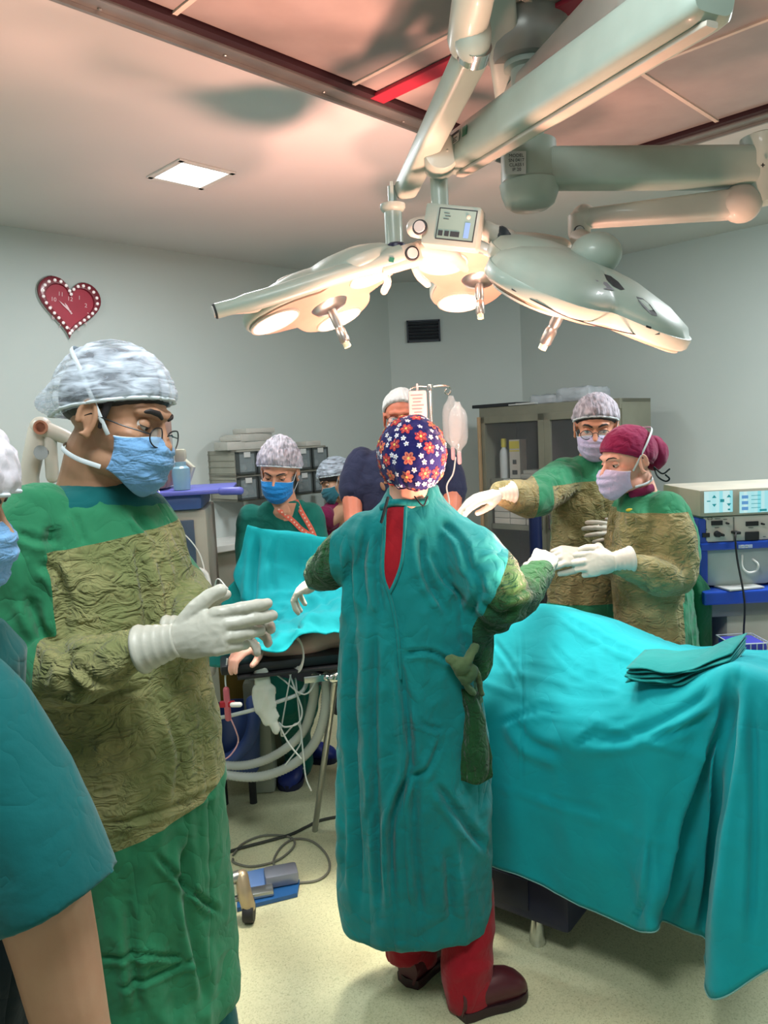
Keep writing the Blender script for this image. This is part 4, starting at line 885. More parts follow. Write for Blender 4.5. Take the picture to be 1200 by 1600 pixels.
def head_geo(mb, M, s=1.0, nose=1.0, jaw=1.0, ears=True):
    """skull, face, ears; M maps head space (x right, y forward, z up, origin between the ears) to the world"""
    R = M.to_3x3(); P = lambda x, y, z: M @ Vector((x * s, y * s, z * s))
    E = lambda c, r, rot=None: mb.ell(P(*c), tuple(q * s for q in r), R @ rot if rot else R)
    Tb = lambda pts, rad, **k: mb.tube([P(*p) for p in pts], [q * s if not hasattr(q, '__len__') else (q[0] * s, q[1] * s) for q in rad], up=R @ Vector((0, 0, 1)), **k)
    E((0, -.008, .034), (.075, .094, .086)); E((0, .030, -.012), (.062, .058, .076)); E((0, .030, -.066), (.050 * jaw, .050, .042)); E((0, .070, -.094), (.022, .018, .018))
    E((.030, .020, -.075), (.024, .045, .026)); E((-.030, .020, -.075), (.024, .045, .026))
    Tb([(0, .086, .016), (0, .096, -.004), (0, .107 * (1 + .02 * nose), -.026)], [.0085, .0095, .0125]); E((.013, .094, -.031), (.009, .011, .008)); E((-.013, .094, -.031), (.009, .011, .008))
    Tb([(-.046, .066, .026), (-.024, .084, .030), (0, .087, .026), (.024, .084, .030), (.046, .066, .026)], [.009, .011, .010, .011, .009])
    for q in (-1, 1):
        E((q * .044, .056, -.020), (.022, .024, .020))
        if ears:
            ec = Vector((q * .076, -.004, -.006)); pts = []
            for a in range(-60, 215, 25):
                ar = math.radians(a); pts.append((ec.x + q * (.006 + .004 * math.cos(ar - 2)), ec.y - .018 * math.cos(ar) * -1 * -1, ec.z + .031 * math.sin(ar)))
            pts = [(ec.x + q * .006, ec.y + .016 * math.cos(math.radians(a)) * (1 if math.cos(math.radians(a)) < 0 else .9), ec.z + .030 * math.sin(math.radians(a))) for a in range(-100, 261 - 60, 20)]
            pts = [(x + q * .004 * (1 if y < ec.y else 0), y, z) for x, y, z in pts]
            Tb(pts, [.0048] * len(pts)); E((q * .078, -.004, -.006), (.0045, .013, .024)); E((q * .081, .001, -.034), (.006, .008, .010))
    E((0, .091, -.052), (.024, .009, .0065)); E((0, .089, -.061), (.020, .009, .0065))
def face_finish(me, M, s=1.0):
    """press eye sockets and the mouth line into a remeshed head"""
    Mi = np.array(M.inverted()); V = vget(me); N = nget(me); L = (np.c_[V, np.ones(len(V))] @ Mi.T)[:, :3] / s
    d = np.zeros(len(V))
    for q in (-1, 1): d -= .0075 * s * np.exp(-(((L[:, 0] - q * .031) / .014) ** 2 + ((L[:, 1] - .082) / .03) ** 2 + ((L[:, 2] - .006) / .010) ** 2))
    d -= .003 * s * np.exp(-((L[:, 0] / .024) ** 2 + ((L[:, 1] - .096) / .012) ** 2 + ((L[:, 2] + .0565) / .0025) ** 2))
    vset(me, V + N * d[:, None])
def eyes(M, parent, skin, s=1.0, closed=.6, brow=m_hair, thick=1.0):
    R = M.to_3x3(); P = lambda x, y, z: M @ Vector((x * s, y * s, z * s))
    for q in (-1, 1):
        mb = MB(); c = P(q * .031, .0700, .005); mb.ell(c, .0125 * s, R); e = mb.build('eye', m_eyew, parent)
        mb = MB(); mb.ell(P(q * .031, .0790, .002), (.0055 * s, .0042 * s, .0055 * s), R); mb.build('iris', m_iris, e)
        # upper lid: half shell that comes down over the eye
        def lid(a0, a1, nm, r=.0137):
            rings = []
            for j in range(9):
                a = math.radians(a0 + (a1 - a0) * j / 8); row = []
                for i in range(15):
                    b = math.radians(-80 + 160 * i / 14); row.append(P(q * .031 + r * math.sin(b), .0700 + r * math.cos(b) * math.cos(a), .005 + r * math.cos(b) * math.sin(a)))
                rings.append(row)
            mb = MB(); n = 15; vs = [p for r_ in rings for p in r_]; mb.add(vs, [(j * n + i, j * n + i + 1, (j + 1) * n + i + 1, (j + 1) * n + i) for j in range(8) for i in range(14)]); return mb
        mb = lid(100, 28 - 46 * closed, 'eyelid'); o = mb.build('eyelid', skin, e)
        mb = MB(); a = math.radians(28 - 46 * closed); pts = [P(q * .031 + .0140 * math.sin(math.radians(b)), .0700 + .0142 * math.cos(math.radians(b)) * math.cos(a), .005 + .0142 * math.cos(math.radians(b)) * math.sin(a)) for b in range(-75, 76, 15)]
        mb.tube(pts, .0009 * s, 6); mb.build('eyelash', m_hair, e)
        lo = lid(-100, -48, 'l'); lo.build('lower_eyelid', skin, e)
        if brow:
            mb = MB(); mb.tube([P(q * .013, .0945, .024), P(q * .026, .0935, .0305), P(q * .040, .0835, .0315), P(q * .050, .070, .025)], [(.0030 * thick * s, .0028 * s), (.0044 * thick * s, .003 * s), (.0036 * thick * s, .003 * s), (.0012 * s, .001 * s)], 10, up=R @ Vector((0, 1, 0))); mb.build('eyebrow', brow, parent)
def mask(M, parent, mat_, s=1.0, drop=0, ties=True, ear=False, puff=0.0):
    P = lambda x, y, z: M @ Vector((x * s, y * s, (z + drop) * s))
    nu, nv = 41, 27; vs = []
    for j in range(nv):
        v = j / (nv - 1)
        yf = np.interp(v, [0, .12, .35, .6, .82, 1], [.1030, .114, .1235, .119, .109, .088]) + puff * math.sin(PI * v)
        zf = np.interp(v, [0, .35, .8, 1], [-.004, -.040, -.098, -.116])
        for i in range(nu):
            u = -1 + 2 * i / (nu - 1); a = u * 1.42; zs = -.020 + (-.078 + .020) * v; k = abs(math.sin(a)) ** 2.2
            z = zf + (zs - zf) * k; x = .074 * math.sin(a) * (1 - .10 * v); y = .030 + (yf - .030) * max(0, math.cos(a)) ** .80
            if j <= 3: y -= .003 * (1 - j / 3) * (1 - k); 
            pl = .0022 * (1 if (v * 4) % 1 > .5 else -1) * (1 - k) if .1 < v < .92 else 0
            vs.append(P(x, y + pl, z))
    fs = [(j * nu + i, j * nu + i + 1, (j + 1) * nu + i + 1, (j + 1) * nu + i) for j in range(nv - 1) for i in range(nu - 1)]
    mb = MB(); mb.add(vs, fs); o = mb.build('face_mask', mat_, parent, angle=60)
    m = o.modifiers.new('thickness', 'SOLIDIFY'); m.thickness = .0018; m.offset = 1
    mb = MB(); mb.tube([vs[i] for i in range(0, nu, 2)], .0016, 6); mb.build('mask_edge', m_strap, o)
    if ties:
        for q in (-1, 1):
            mb = MB(); mb.tube(cat_rom([P(q * .072, .034, -.020), P(q * .084, .006, .022), P(q * .084, -.040, .078), P(q * .050, -.086, .108), P(0, -.100, .112)], 5), [(.0042 * s, .0010)] * 21, 8, up=(M.to_3x3() @ Vector((q, 0, 0)))); mb.build('upper_tie', m_strap, o)
            mb = MB(); mb.tube(cat_rom([P(q * .068, .032, -.078), P(q * .070, -.015, -.075), P(q * .055, -.055, -.066), P(0, -.082, -.06)], 5), [(.0042 * s, .0010)] * 16, 8, up=(M.to_3x3() @ Vector((q, 0, 0)))); mb.build('lower_tie', m_strap, o)
    if ear:
        for q in (-1, 1):
            mb = MB(); mb.tube(cat_rom([P(q * .072, .034, -.022), P(q * .085, -.005, .024), P(q * .086, -.022, -.005), P(q * .080, -.004, -.045), P(q * .068, .030, -.078)], 5), .0013, 6); mb.build('ear_loop', m_strap, o)
    return o
def cap(M, parent, mat_, s=1.0, puff=.012, tilt=.50, z0=.012, gather=.03, bulge=None, name='cap', extra=None, seed=0, band=None, rim_=True):
    """head covering down to the plane z = z0 + tilt*y"""
    nu, nv = 96, 30; C = Vector((0, -.010, .034)); rx, ry, rz = .078 + puff, .097 + puff, .090 + puff; vs = []
    def dirn(th, ph): return Vector((math.sin(th) * math.cos(ph), math.sin(th) * math.sin(ph), math.cos(th)))
    pts = []
    for i in range(nu):
        ph = 2 * PI * i / nu; th = .3
        while th < 2.6:
            d = dirn(th, ph); p = C + Vector((d.x * rx, d.y * ry, d.z * rz))
            if p.z < z0 + tilt * p.y: break
            th += .01
        for j in range(nv + 1):
            t = th * (j + .001) / nv; d = dirn(t, ph); k = (j / nv); pf = 1.0
            w1 = gather * k ** 3 * math.sin(ph * 26 + 3 * math.sin(ph * 3 + seed)) ; tuck = -.10 * max(0, (k - .90) / .10) ** 1.5 - .02 * (k > .97)
            r = 1 + w1 * (k < .99) + tuck
            p = Vector((d.x * rx, d.y * ry, d.z * rz)) * r
            if bulge:
                for bd, amt, sg in bulge:
                    q = d.dot(Vector(bd).normalized()); p += Vector(bd).normalized() * amt * math.exp(-(1 - q) / sg)
            pts.append(C + p)
    A = np.array([tuple(p) for p in pts]); nn = A - np.array(C); nn /= np.linalg.norm(nn, axis=1)[:, None]
    A = A + nn * ((.35 * puff) * ridge(A * 26 + seed) * .5 + .22 * puff * perlin(A * 60 + seed))[:, None]
    vs = [M @ Vector(tuple(a * s)) for a in A]
    fs = []
    for i in range(nu):
        a = i * (nv + 1); b = ((i + 1) % nu) * (nv + 1)
        for j in range(nv): fs.append((a + j, a + j + 1, b + j + 1, b + j))
    mb = MB(); mb.add(vs, fs)
    if extra: extra(mb, A, C, s, M)
    mats = mat_ if isinstance(mat_, (list, tuple)) else [mat_]
    o = mb.build(name, mats, parent, angle=None); 
    if not rim_: return o
    rim = [vs[i * (nv + 1) + nv - 1] for i in range(0, nu, 2)]; rim.append(rim[0])
    mb = MB(); mb.tube(rim, .0032 * s, 8); mb.build('elastic_band', band or mats[0], o)
    return o
def hair(M, parent, mat_, s=1.0, puff=.004, z0=.0, tilt=.35, name='hair'):
    return cap(M, parent, mat_, s, puff, tilt, z0, .0, name=name, rim_=False)
def headM(c, fwd, up=(0, 0, 1)):
    R = orient(fwd, up); return Matrix.Translation(Vector(c)) @ R.to_4x4()
def specs(M, parent, s=1.0, mat_=None, low=0.0, tint=False):
    P = lambda x, y, z: M @ Vector((x * s, y * s, (z + low) * s)); R = M.to_3x3(); mm = mat_ or m_black
    mb = MB(); mb.tube([P(-.010, .112, .006), P(0, .114, .010), P(.010, .112, .006)], .0014, 8); br = mb.build('glasses', mm, parent)
    for q in (-1, 1):
        ring = [P(q * .033 + .023 * math.cos(a), .108 - .006 * abs(math.cos(a)) - .002 * math.sin(a), .000 + .0175 * math.sin(a)) for a in [2 * PI * k / 28 for k in range(29)]]
        mb = MB(); mb.tube(ring, .0014, 8); mb.build('rim', mm, br)
        mb = MB(); mb.add(ring[:-1], [tuple(range(28))]); mb.build('lens', lensm, br, False)
        mb = MB(); mb.tube([P(q * .056, .100, .004), P(q * .076, .06, .006), P(q * .082, .0, .012), P(q * .080, -.02, .0)], .0014, 8); mb.build('temple', mm, br)
    return br
lensm, nt, b = new_mat('spectacle_lens'); b.inputs['Base Color'].default_value = (.7, .9, .95, 1); b.inputs['Roughness'].default_value = .05; b.inputs['Alpha'].default_value = .28

FB = [(.094, .031), (.100, .0095), (.096, -.012), (.086, -.031)]
FL = [(.044, .027, .022), (.048, .031, .023), (.044, .029, .023), (.034, .022, .020)]
FR = [.0092, .0096, .0090, .0078]
def hand_geo(mb, W, D, B, left, curl=((10, 15, 10),) * 4, spread=(6, 2, -2, -7), thumb=((.55, .75, -.35), (.8, .5, -.35), (.9, .3, -.3)), s=1.0, fat=1.0, fore=.03):
    """W wrist, D towards the fingers, B out of the back of the hand"""
    D = Vector(D).normalized(); B = Vector(B); B = (B - D * B.dot(D)).normalized(); T = D.cross(B) * (1 if left else -1)
    P = lambda x, y, z: Vector(W) + (D * x + T * y + B * z) * s
    mb.tube([P(-fore, 0, 0), P(0, 0, 0), P(.03, .002, 0), P(.065, .001, .001), P(.092, 0, .001)], [(.029 * s, .021 * s), (.027 * s, .019 * s), (.034 * s, .0175 * s), (.0405 * s, .016 * s), (.040 * s, .0125 * s)] if True else 0, 20, up=B)
    mb.ell(P(.035, .026, -.008), (.016 * s, .030 * s, .014 * s), orient((D * .9 + T * .35), B)); mb.ell(P(.040, -.026, -.006), (.012 * s, .034 * s, .011 * s), orient(D, B))
    for k in range(4):
        x, y = FB[k]; a = math.radians(spread[k]); dd = D * math.cos(a) + T * math.sin(a); p = P(x - .012, y, 0); pts = [p]; ang = 0; rr = [FR[k] * 1.12 * s * fat]
        p = P(x, y, 0.001); pts.append(p); rr.append(FR[k] * 1.08 * s * fat)
        for q in range(3):
            ang += math.radians(curl[k][q]); d = dd * math.cos(ang) - B * math.sin(ang); p = p + d * FL[k][q] * s * (1 if q < 2 else .72); pts.append(p); rr.append(FR[k] * (1.0, .96, .86)[q] * s * fat)
        mb.tube(pts, rr, 14, up=B)
    p = P(.022, .022, -.006); pts = [p]; rr = [.0145 * s * fat]
    for q, (dx, dy, dz) in enumerate(thumb):
        d = (D * dx + T * dy + B * dz).normalized(); p = p + d * (.040, .033, .019)[q] * s; pts.append(p); rr.append((.0125, .0108, .0095)[q] * s * fat)
    mb.tube(pts, rr, 14, up=B)
def glove(W, D, B, left, parent, mat_=None, cuff=.055, cuff_dir=None, voxel=.0024, cr=(.036, .029), name='glove', **k):
    mb = MB(); hand_geo(mb, W, D, B, left, **k); s = k.get('s', 1.0)
    me = remesh(mb, voxel, 3); displace(me, lambda V, N: .0006 * ridge(V * 55) + .0008 * perlin(V * 30)); g = finish(name, me, mat_ or m_glove, parent)
    if cuff:
        W = Vector(W); cd = Vector(cuff_dir if cuff_dir is not None else -Vector(D)).normalized(); n = 26; rings = []
        Bv = Vector(B)
        for j in range(15):
            t = j / 14; c = W + cd * (-.012 + (cuff + .012) * t); uu = (Bv - cd * Bv.dot(cd)).normalized(); sd = cd.cross(uu)
            ra = np.interp(t, [0, .25, 1], [.0285, .0315, cr[0]]) * s; rb = np.interp(t, [0, .25, 1], [.0205, .024, cr[1]]) * s
            w_ = .0012 * math.sin(t * 30) + (.0015 if j >= 13 else 0)
            rings.append([c + sd * ((ra + w_) * math.cos(2 * PI * i / n)) + uu * ((rb + w_) * math.sin(2 * PI * i / n)) for i in range(n)])
        mb = MB(); mb.loft(rings, cap=False); o = mb.build('cuff', mat_ or m_glove, g, angle=None); m = o.modifiers.new('t', 'SOLIDIFY'); m.thickness = .001
    return g
def ringl(c, rx, ry, yaw=0, n=40, ex=.9, tilt=(0, 0)):
    cx, cy, cz = c; out = []
    for k in range(n):
        a = 2 * PI * k / n; x = rx * math.copysign(abs(math.cos(a)) ** ex, math.cos(a)); y = ry * math.copysign(abs(math.sin(a)) ** ex, math.sin(a))
        X = x * math.cos(yaw) - y * math.sin(yaw); Y = x * math.sin(yaw) + y * math.cos(yaw); out.append(Vector((cx + X, cy + Y, cz + tilt[0] * x + tilt[1] * y)))
    return out
def gown_geo(mb, rings, arms=()):
    """rings: (centre, half width, half depth, yaw); arms: (points, radii)"""
    mb.loft([ringl(c, rx, ry, yaw) for c, rx, ry, yaw in rings])
    for pts, rad in arms: mb.tube(cat_rom(pts, 4), list(np.interp(np.linspace(0, len(pts) - 1, (len(pts) - 1) * 4 + 1), range(len(pts)), rad)), 20)
def folds(V, N, amp=.006, amp2=.0035, vert=(9, 9, 1.3), fine=(16, 16, 16), z_lo=.3, z_hi=1.3, grow=1.2, seed=0):
    k = np.clip((z_hi - V[:, 2]) / (z_hi - z_lo), 0, 1)
    a = amp * (.35 + grow * k) * (ridge(V * np.array(vert) + seed) - .3)
    b = amp2 * ridge(V * np.array(fine) + 5 + seed) + amp2 * .6 * perlin(V * np.array(fine) * 2.3)
    return (a + b) * (1 - .5 * np.clip(np.abs(N[:, 2]), 0, 1))
def garment(name, mb, mat_, parent, voxel=.008, smooth=5, fold=None, panel=None, cut=None, neck=None):
    me = remesh(mb, voxel, smooth)
    if cut:
        bm = bmesh.new(); bm.from_mesh(me)
        kill = [f for f in bm.faces if cut(f.calc_center_median())]; bmesh.ops.delete(bm, geom=kill, context='FACES'); bm.to_mesh(me); bm.free()
    if fold is not None: displace(me, fold)
    if panel: attr(me, 'panel', panel(vget(me)))
    return finish(name, me, mat_, parent)
def shoe(name, heel, d, mat_, parent, L=.27, W=.095, Hh=.085, sole=m_rubber, clog=True, strap=False):
    d = Vector((d[0], d[1], 0)).normalized(); s = Vector((d.y, -d.x, 0)); heel = Vector(heel); rings = []
    prof = [(0, .28, .055), (.02, .36, .80), (.12, .40, .92), (.3, .40, .80), (.45, .43, .82), (.6, .49, .86), (.78, .50, .72), (.9, .42, .56), (.97, .28, .40), (1.0, .1, .25)]
    n = 24
    for t, w_, h_ in prof:
        c = heel + d * (t * L); r = []
        for k in range(n):
            a = 2 * PI * k / n; x = math.cos(a); z = math.sin(a); r.append(c + s * (w_ * W * math.copysign(abs(x) ** .8, x)) + Vector((0, 0, .012 + Hh * h_ * (.5 + .5 * z) if z > -.6 else .012)))
        rings.append(r)
    mb = MB(); mb.loft(rings); o = mb.build(name, mat_, parent, angle=60)
    rings = []
    for z, k_ in ((0, .96), (.004, 1.0), (.024, 1.02), (.028, .99)):
        r = []
        for (t, w_, h_) in prof[1:-1]: r.append(heel + d * (t * L) + s * (w_ * W * 1.04 * k_) + Vector((0, 0, z)))
        r.append(heel + d * (1.01 * L) + Vector((0, 0, z)))
        for (t, w_, h_) in prof[1:-1][::-1]: r.append(heel + d * (t * L) - s * (w_ * W * 1.04 * k_) + Vector((0, 0, z)))
        r.append(heel - d * .005 + Vector((0, 0, z))); rings.append(r)
    mb = MB(); mb.loft(rings); mb.build('sole', sole, o); 
    if strap:
        mb = MB(); mb.tube(cat_rom([heel + d * (.5 * L) + s * (W * .47) + Vector((0, 0, .055)), heel + d * (.72 * L) + Vector((0, 0, .075)), heel + d * (.5 * L) - s * (W * .47) + Vector((0, 0, .055))], 5), .004, 6); mb.build('trim_line', m_whitep, o)
    return o
def person(label, loc, group=None): return thing('person', label, 'person', loc, group)
def body_mesh(mb, mat_, parent, M, s=1.0, voxel=.0035, smooth=4, name='body'):
    me = remesh(mb, voxel, smooth); 
    if M is not None: face_finish(me, M, s)
    return finish(name, me, mat_, parent)
# ------------------------------------------------------------------ operating table and drapes
m_drape = cloth('drape_turquoise', (6, 158, 168), .8, fine=(50, .12), broad=(5, .30), stretch=(1, 1, .6), rgb2=(5, 148, 158), sheen=.1)
m_drape2 = cloth('drape_shaded', (10, 132, 130), .85, fine=(50, .12), broad=(6, .4), stretch=(1, 1, .5), rgb2=(8, 122, 122))  # same cloth as the drape, shade on towels and fold put into the colour
def surf(rows, ku=10, kv=10):
    """rows of (px, py, depth) -> dense spline grid"""
    G = np.array([[tuple(at(*p)) if len(p) == 3 else tuple(p[:3]) for p in r] for r in rows])
    G = np.array([cat_rom(list(r), ku) for r in G]); G = np.transpose(G, (1, 0, 2)); G = np.array([cat_rom(list(c), kv) for c in G]); return np.transpose(G, (1, 0, 2))
def sheet(name, G, mat_, parent=None, thick=.003, fn=None, rim=None):
    nv, nu = G.shape[:2]; V = G.reshape(-1, 3); mb = MB(); mb.add([tuple(v) for v in V], [(j * nu + i, j * nu + i + 1, (j + 1) * nu + i + 1, (j + 1) * nu + i) for j in range(nv - 1) for i in range(nu - 1)])
    me = mb.mesh(); d_ = vget(me) - np.array(CAM)
    if (d_ * nget(me)).sum() > 0: me.flip_normals()
    if fn: displace(me, fn)
    V2 = vget(me)
    o = finish(name, me, mat_, parent); m = o.modifiers.new('thickness', 'SOLIDIFY'); m.thickness = thick
    if rim is not None:
        mb = MB(); mb.tube([tuple(v) for v in V2.reshape(nv, nu, 3)[-1]], .0020, 6); mb.build('hem', rim, o)
    return o
# the table itself
TD = Vector((.793, -.609, 0)); TN = Vector((-.609, -.793, 0)); TC = Vector((.47, 2.52, 0)); RT = Matrix.Rotation(math.atan2(TD.y, TD.x), 3, 'Z')
def tp(a, n, z): return TC + TD * a + TN * n + Vector((0, 0, z))      # n towards the camera
ZT = .80
m_navy = plain('table_navy', (18, 24, 52), .45); m_pad = plain('black_pad', (22, 24, 28), .4, bump=(8, .1)); 
t = thing('operating_table', 'black padded operating table on a dark blue base under the turquoise drapes', 'operating table', tp(0, 0, 0))
mb = MB(); mb.box(tp(-.20, .0, ZT - .04), (2.0, .46, .06), RT, .02); mb.build('table_pad', m_pad, t)
mb = MB(); mb.box(tp(-.20, 0, ZT - .10), (1.9, .44, .05), RT, .005); mb.build('frame', m_navy, t)
ft = atz(840, 1474, 0)
mb = MB(); cb2 = Vector((ft.x, ft.y, 0)) - TD * .14 - TN * .20; mb.box(Vector((cb2.x, cb2.y, .17)), (.52, .46, .17), RT, .02); mb.box(Vector((cb2.x, cb2.y, .30)), (.60, .44, .12), RT, .02); base = mb.build('base', m_navy, t)
mb = MB(); p = cb2 + TN * .232 - TD * .02 ; mb.box((p.x, p.y, .17), (.30, .006, .10), RT, .004); mb.build('base_cover', plain('navy_cover', (26, 32, 48), .5), base)
mb = MB(); mb.box(tp(.1, -.02, .55), (.26, .2, .44), RT, .02); mb.build('column', m_navy, t)
for dx, dn in ((0, 0), (-.3, 0), (0, -.36), (-.3, -.36)):
    p = Vector((ft.x, ft.y, 0)) + TD * (dx) - TN * (-dn); mb = MB(); mb.lathe(p, [(0, 0), (.022, 0), (.026, .012), (.022, .05), (.016, .095), (0, .095)]); mb.build('foot', m_chrome, t)
# arm board at the head end
ha = at(352, 1022, 2.62); hb = at(560, 1018, 2.72)
ax_ = (hb - ha).normalized(); RAB = Matrix.Rotation(math.atan2(ax_.y, ax_.x), 3, 'Z'); mid = (ha + hb) / 2; ZA = mid.z
t = thing('arm_board', 'black padded arm board sticking out at the head of the operating table', 'arm board', (mid.x, mid.y, ZA - .05))
L_ = (Vector((hb.x, hb.y, 0)) - Vector((ha.x, ha.y, 0))).length
mb = MB(); mb.box((mid.x, mid.y, ZA - .018), (L_ + .04, .15, .036), RAB, .014); mb.build('pad', m_pad, t)
mb = MB(); mb.box((mid.x + .03, mid.y - .02, ZA - .044), (L_ - .02, .13, .012), RAB, .003); mb.build('plate', m_rubber, t)
mb = MB(); mb.box((hb.x - .09, hb.y - .11, ZA - .075), (.20, .010, .024), RAB, .002); mb.build('side_rail', m_chrome, t)
c = at(524, 1058, 2.60); mb = MB(); mb.lathe(c, [(0, -.02), (.014, -.02), (.018, -.012), (.018, .012), (.014, .02), (0, .02)], (1, 0, .2)); mb.ell(c + Vector((-.03, 0, .0)), (.012, .012, .012)); mb.build('clamp', m_chrome, t)
# leaning steel rod
pf = atz(492, 1299, 0); mb = MB(); mb.tube([(pf.x, pf.y, .006), at(524, 1060, 2.62)], .012, 16); tag(mb.build('steel_rod', m_steel), 'thin steel rod leaning from the floor up to the arm board clamp', 'rod')

# turquoise drape over the patient's legs
top = [(690, 1020, 2.50), (765, 986, 2.48), (800, 962, 2.46), (845, 947, 2.44), (900, 957, 2.40), (950, 973, 2.36), (1000, 994, 2.31), (1040, 1009, 2.28), (1080, 1013, 2.25), (1120, 1016, 2.22), (1156, 1017, 2.20), (1200, 1020, 2.17), (1290, 1026, 2.10)]
sh1 = [(690, 1062, 2.36), (765, 1030, 2.34), (803, 1020, 2.31), (845, 1020, 2.28), (905, 1035, 2.22), (955, 1045, 2.16), (1010, 1052, 2.08), (1060, 1050, 2.03), (1100, 1040, 2.00), (1130, 1034, 1.98), (1158, 1032, 1.97), (1203, 1040, 1.94), (1290, 1060, 1.86)]
sh2 = [(690, 1120, 2.27), (768, 1100, 2.22), (806, 1115, 2.17), (845, 1130, 2.13), (912, 1140, 2.04), (965, 1138, 1.99), (1018, 1125, 1.94), (1070, 1095, 1.90), (1112, 1066, 1.87), (1138, 1052, 1.85), (1156, 1046, 1.83), (1204, 1064, 1.78), (1290, 1100, 1.70)]
sh3 = [(690, 1190, 2.26), (770, 1170, 2.21), (808, 1190, 2.16), (850, 1205, 2.12), (918, 1218, 2.03), (972, 1222, 1.97), (1015, 1222, 1.92), (1058, 1200, 1.89), (1095, 1170, 1.89), (1126, 1160, 1.87), (1148, 1150, 1.80), (1203, 1170, 1.75), (1290, 1190, 1.67)]
sh4 = [(690, 1260, 2.27), (770, 1265, 2.22), (810, 1285, 2.17), (852, 1300, 2.13), (922, 1325, 2.04), (980, 1340, 1.98), (1014, 1340, 1.92), (1050, 1325, 1.93), (1088, 1320, 1.95), (1112, 1325, 1.93), (1124, 1360, 1.79), (1201, 1350, 1.73), (1290, 1340, 1.65)]
hem = [(690, 1325, 2.30), (770, 1352, 2.24), (812, 1368, 2.18), (854, 1386, 2.14), (928, 1424, 2.05), (990, 1452, 1.98), (1018, 1454, 1.92), (1036, 1440, 1.96), (1066, 1452, 2.02), (1103, 1474, 2.00), (1112, 1560, 1.77), (1200, 1515, 1.71), (1290, 1480, 1.63)]
back = [(tuple(at(*p) + Vector((.10, .16, -.10)))) + (0,) for p in top]; back2 = [(tuple(at(*p) + Vector((.13, .20, -.5)))) + (0,) for p in top]
G = surf([back2, back, top, sh1, sh2, sh3, sh4, hem], 14, 14)
def dr_f(V, N):
    r = .007 * ridge(V * np.array([5, 5, 2.2]) + 3) + .004 * perlin(V * np.array([14, 14, 9]))
    cre = np.exp(-((V[:, 2] - .80 + .15 * (V[:, 0] - .5)) / .008) ** 2) * .006 * (V[:, 0] < .8) + np.exp(-((V[:, 2] - .52 + .10 * (V[:, 0] - .5)) / .006) ** 2) * .005 * (V[:, 0] < .75)
    ray_ = np.arctan2(V[:, 2] - at(1156, 1046, 1.83).z, V[:, 0] - at(1156, 1046, 1.83).x); rr = np.hypot(V[:, 2] - at(1156, 1046, 1.83).z, V[:, 0] - at(1156, 1046, 1.83).x)
    tens = .010 * np.sin(ray_ * 19) * np.clip(rr / .25, 0, 1) * np.exp(-(rr / .40) ** 2) * (V[:, 2] < .93)
    g_ = grooves(V, N, [([(1150, 1062), (1100, 1200), (1062, 1330), (1036, 1440)], .018, .030), ([(1152, 1070), (1128, 1220), (1112, 1330), (1100, 1465)], .020, .036), ([(845, 1076), (900, 1085), (960, 1092), (1012, 1100)], .005, .008),
        ([(836, 1245), (880, 1253), (960, 1272)], .004, .005), ([(815, 990), (818, 1100), (816, 1230)], .004, .005), ([(905, 1155), (985, 1150), (1060, 1115), (1120, 1078)], .016, .012), ([(800, 1120), (830, 1160), (880, 1178)], .016, .010), ([(1018, 1310), (1012, 1400), (990, 1440)], .008, .008),
        ([(870, 958), (920, 990), (960, 1012), (1010, 1034)], .006, .012), ([(780, 1130), (850, 1110), (930, 1120)], .008, .009), ([(1130, 1090), (1080, 1130), (1010, 1160)], .010, .012), ([(1175, 1090), (1180, 1250), (1172, 1480)], .014, .012), ([(860, 1010), (905, 1050), (985, 1080)], .006, .008), ([(770, 1045), (850, 1050), (910, 1075)], .006, .007), ([(770, 1000), (800, 1040), (815, 1075)], .008, .007), ([(1000, 1120), (940, 1140), (900, 1165)], .008, .007)])
    return r + cre + tens * .4 + g_
big = sheet('table_drape', G, m_drape, fn=dr_f, thick=.003, rim=cloth('hem_thread', (120, 170, 165)))
tag(big, 'large turquoise drape over the foot end of the operating table', 'drape')

# folded towels lying on it
t0 = at(978, 1062, 2.02); t1 = at(1060, 1066, 1.955); t2 = at(1142, 1042, 1.90)
cols = []
for k in range(6):
    cur = cat_rom([t0, t0 * .5 + t1 * .5 - Vector((0, 0, .004)), t1, t1 * .5 + t2 * .5, t2], 5); rings = []
    for j, c in enumerate(cur):
        f = j / (len(cur) - 1); c = Vector(c) + Vector((0, 0, .026 - .0075 * (5 - k) + .002 + .0035 * math.sin(7 * f + k * 1.3) + .002 * math.sin(19 * f + k))); tn = Vector((.62, .78, .10)).normalized(); w0 = .0 + .009 * math.sin(5 * f + k * 1.7) + .004 * math.sin(17 * f + 2 * k) + .003 * (k % 2); w1 = .155 + .01 * math.sin(3 * f + k); h = .0050
        rings.append([c + tn * (w0), c + tn * (w0 - .005) + Vector((0, 0, h * .5)), c + tn * w0 + Vector((0, 0, h)), c + tn * ((w0 + w1) / 2) + Vector((0, 0, h * 1.1)), c + tn * w1 + Vector((0, 0, h)), c + tn * (w1 + .004) + Vector((0, 0, h * .5)), c + tn * w1, c + tn * ((w0 + w1) / 2)])
    mb = MB(); mb.loft(rings); cols.append(mb)
t = thing('folded_towel', 'folded stack of turquoise towels on the big drape, shade in their colour', 'towel', t1)
for k, mb in enumerate(cols): 
    o = mb.build('towel_layer', m_drape2, t, angle=None); 

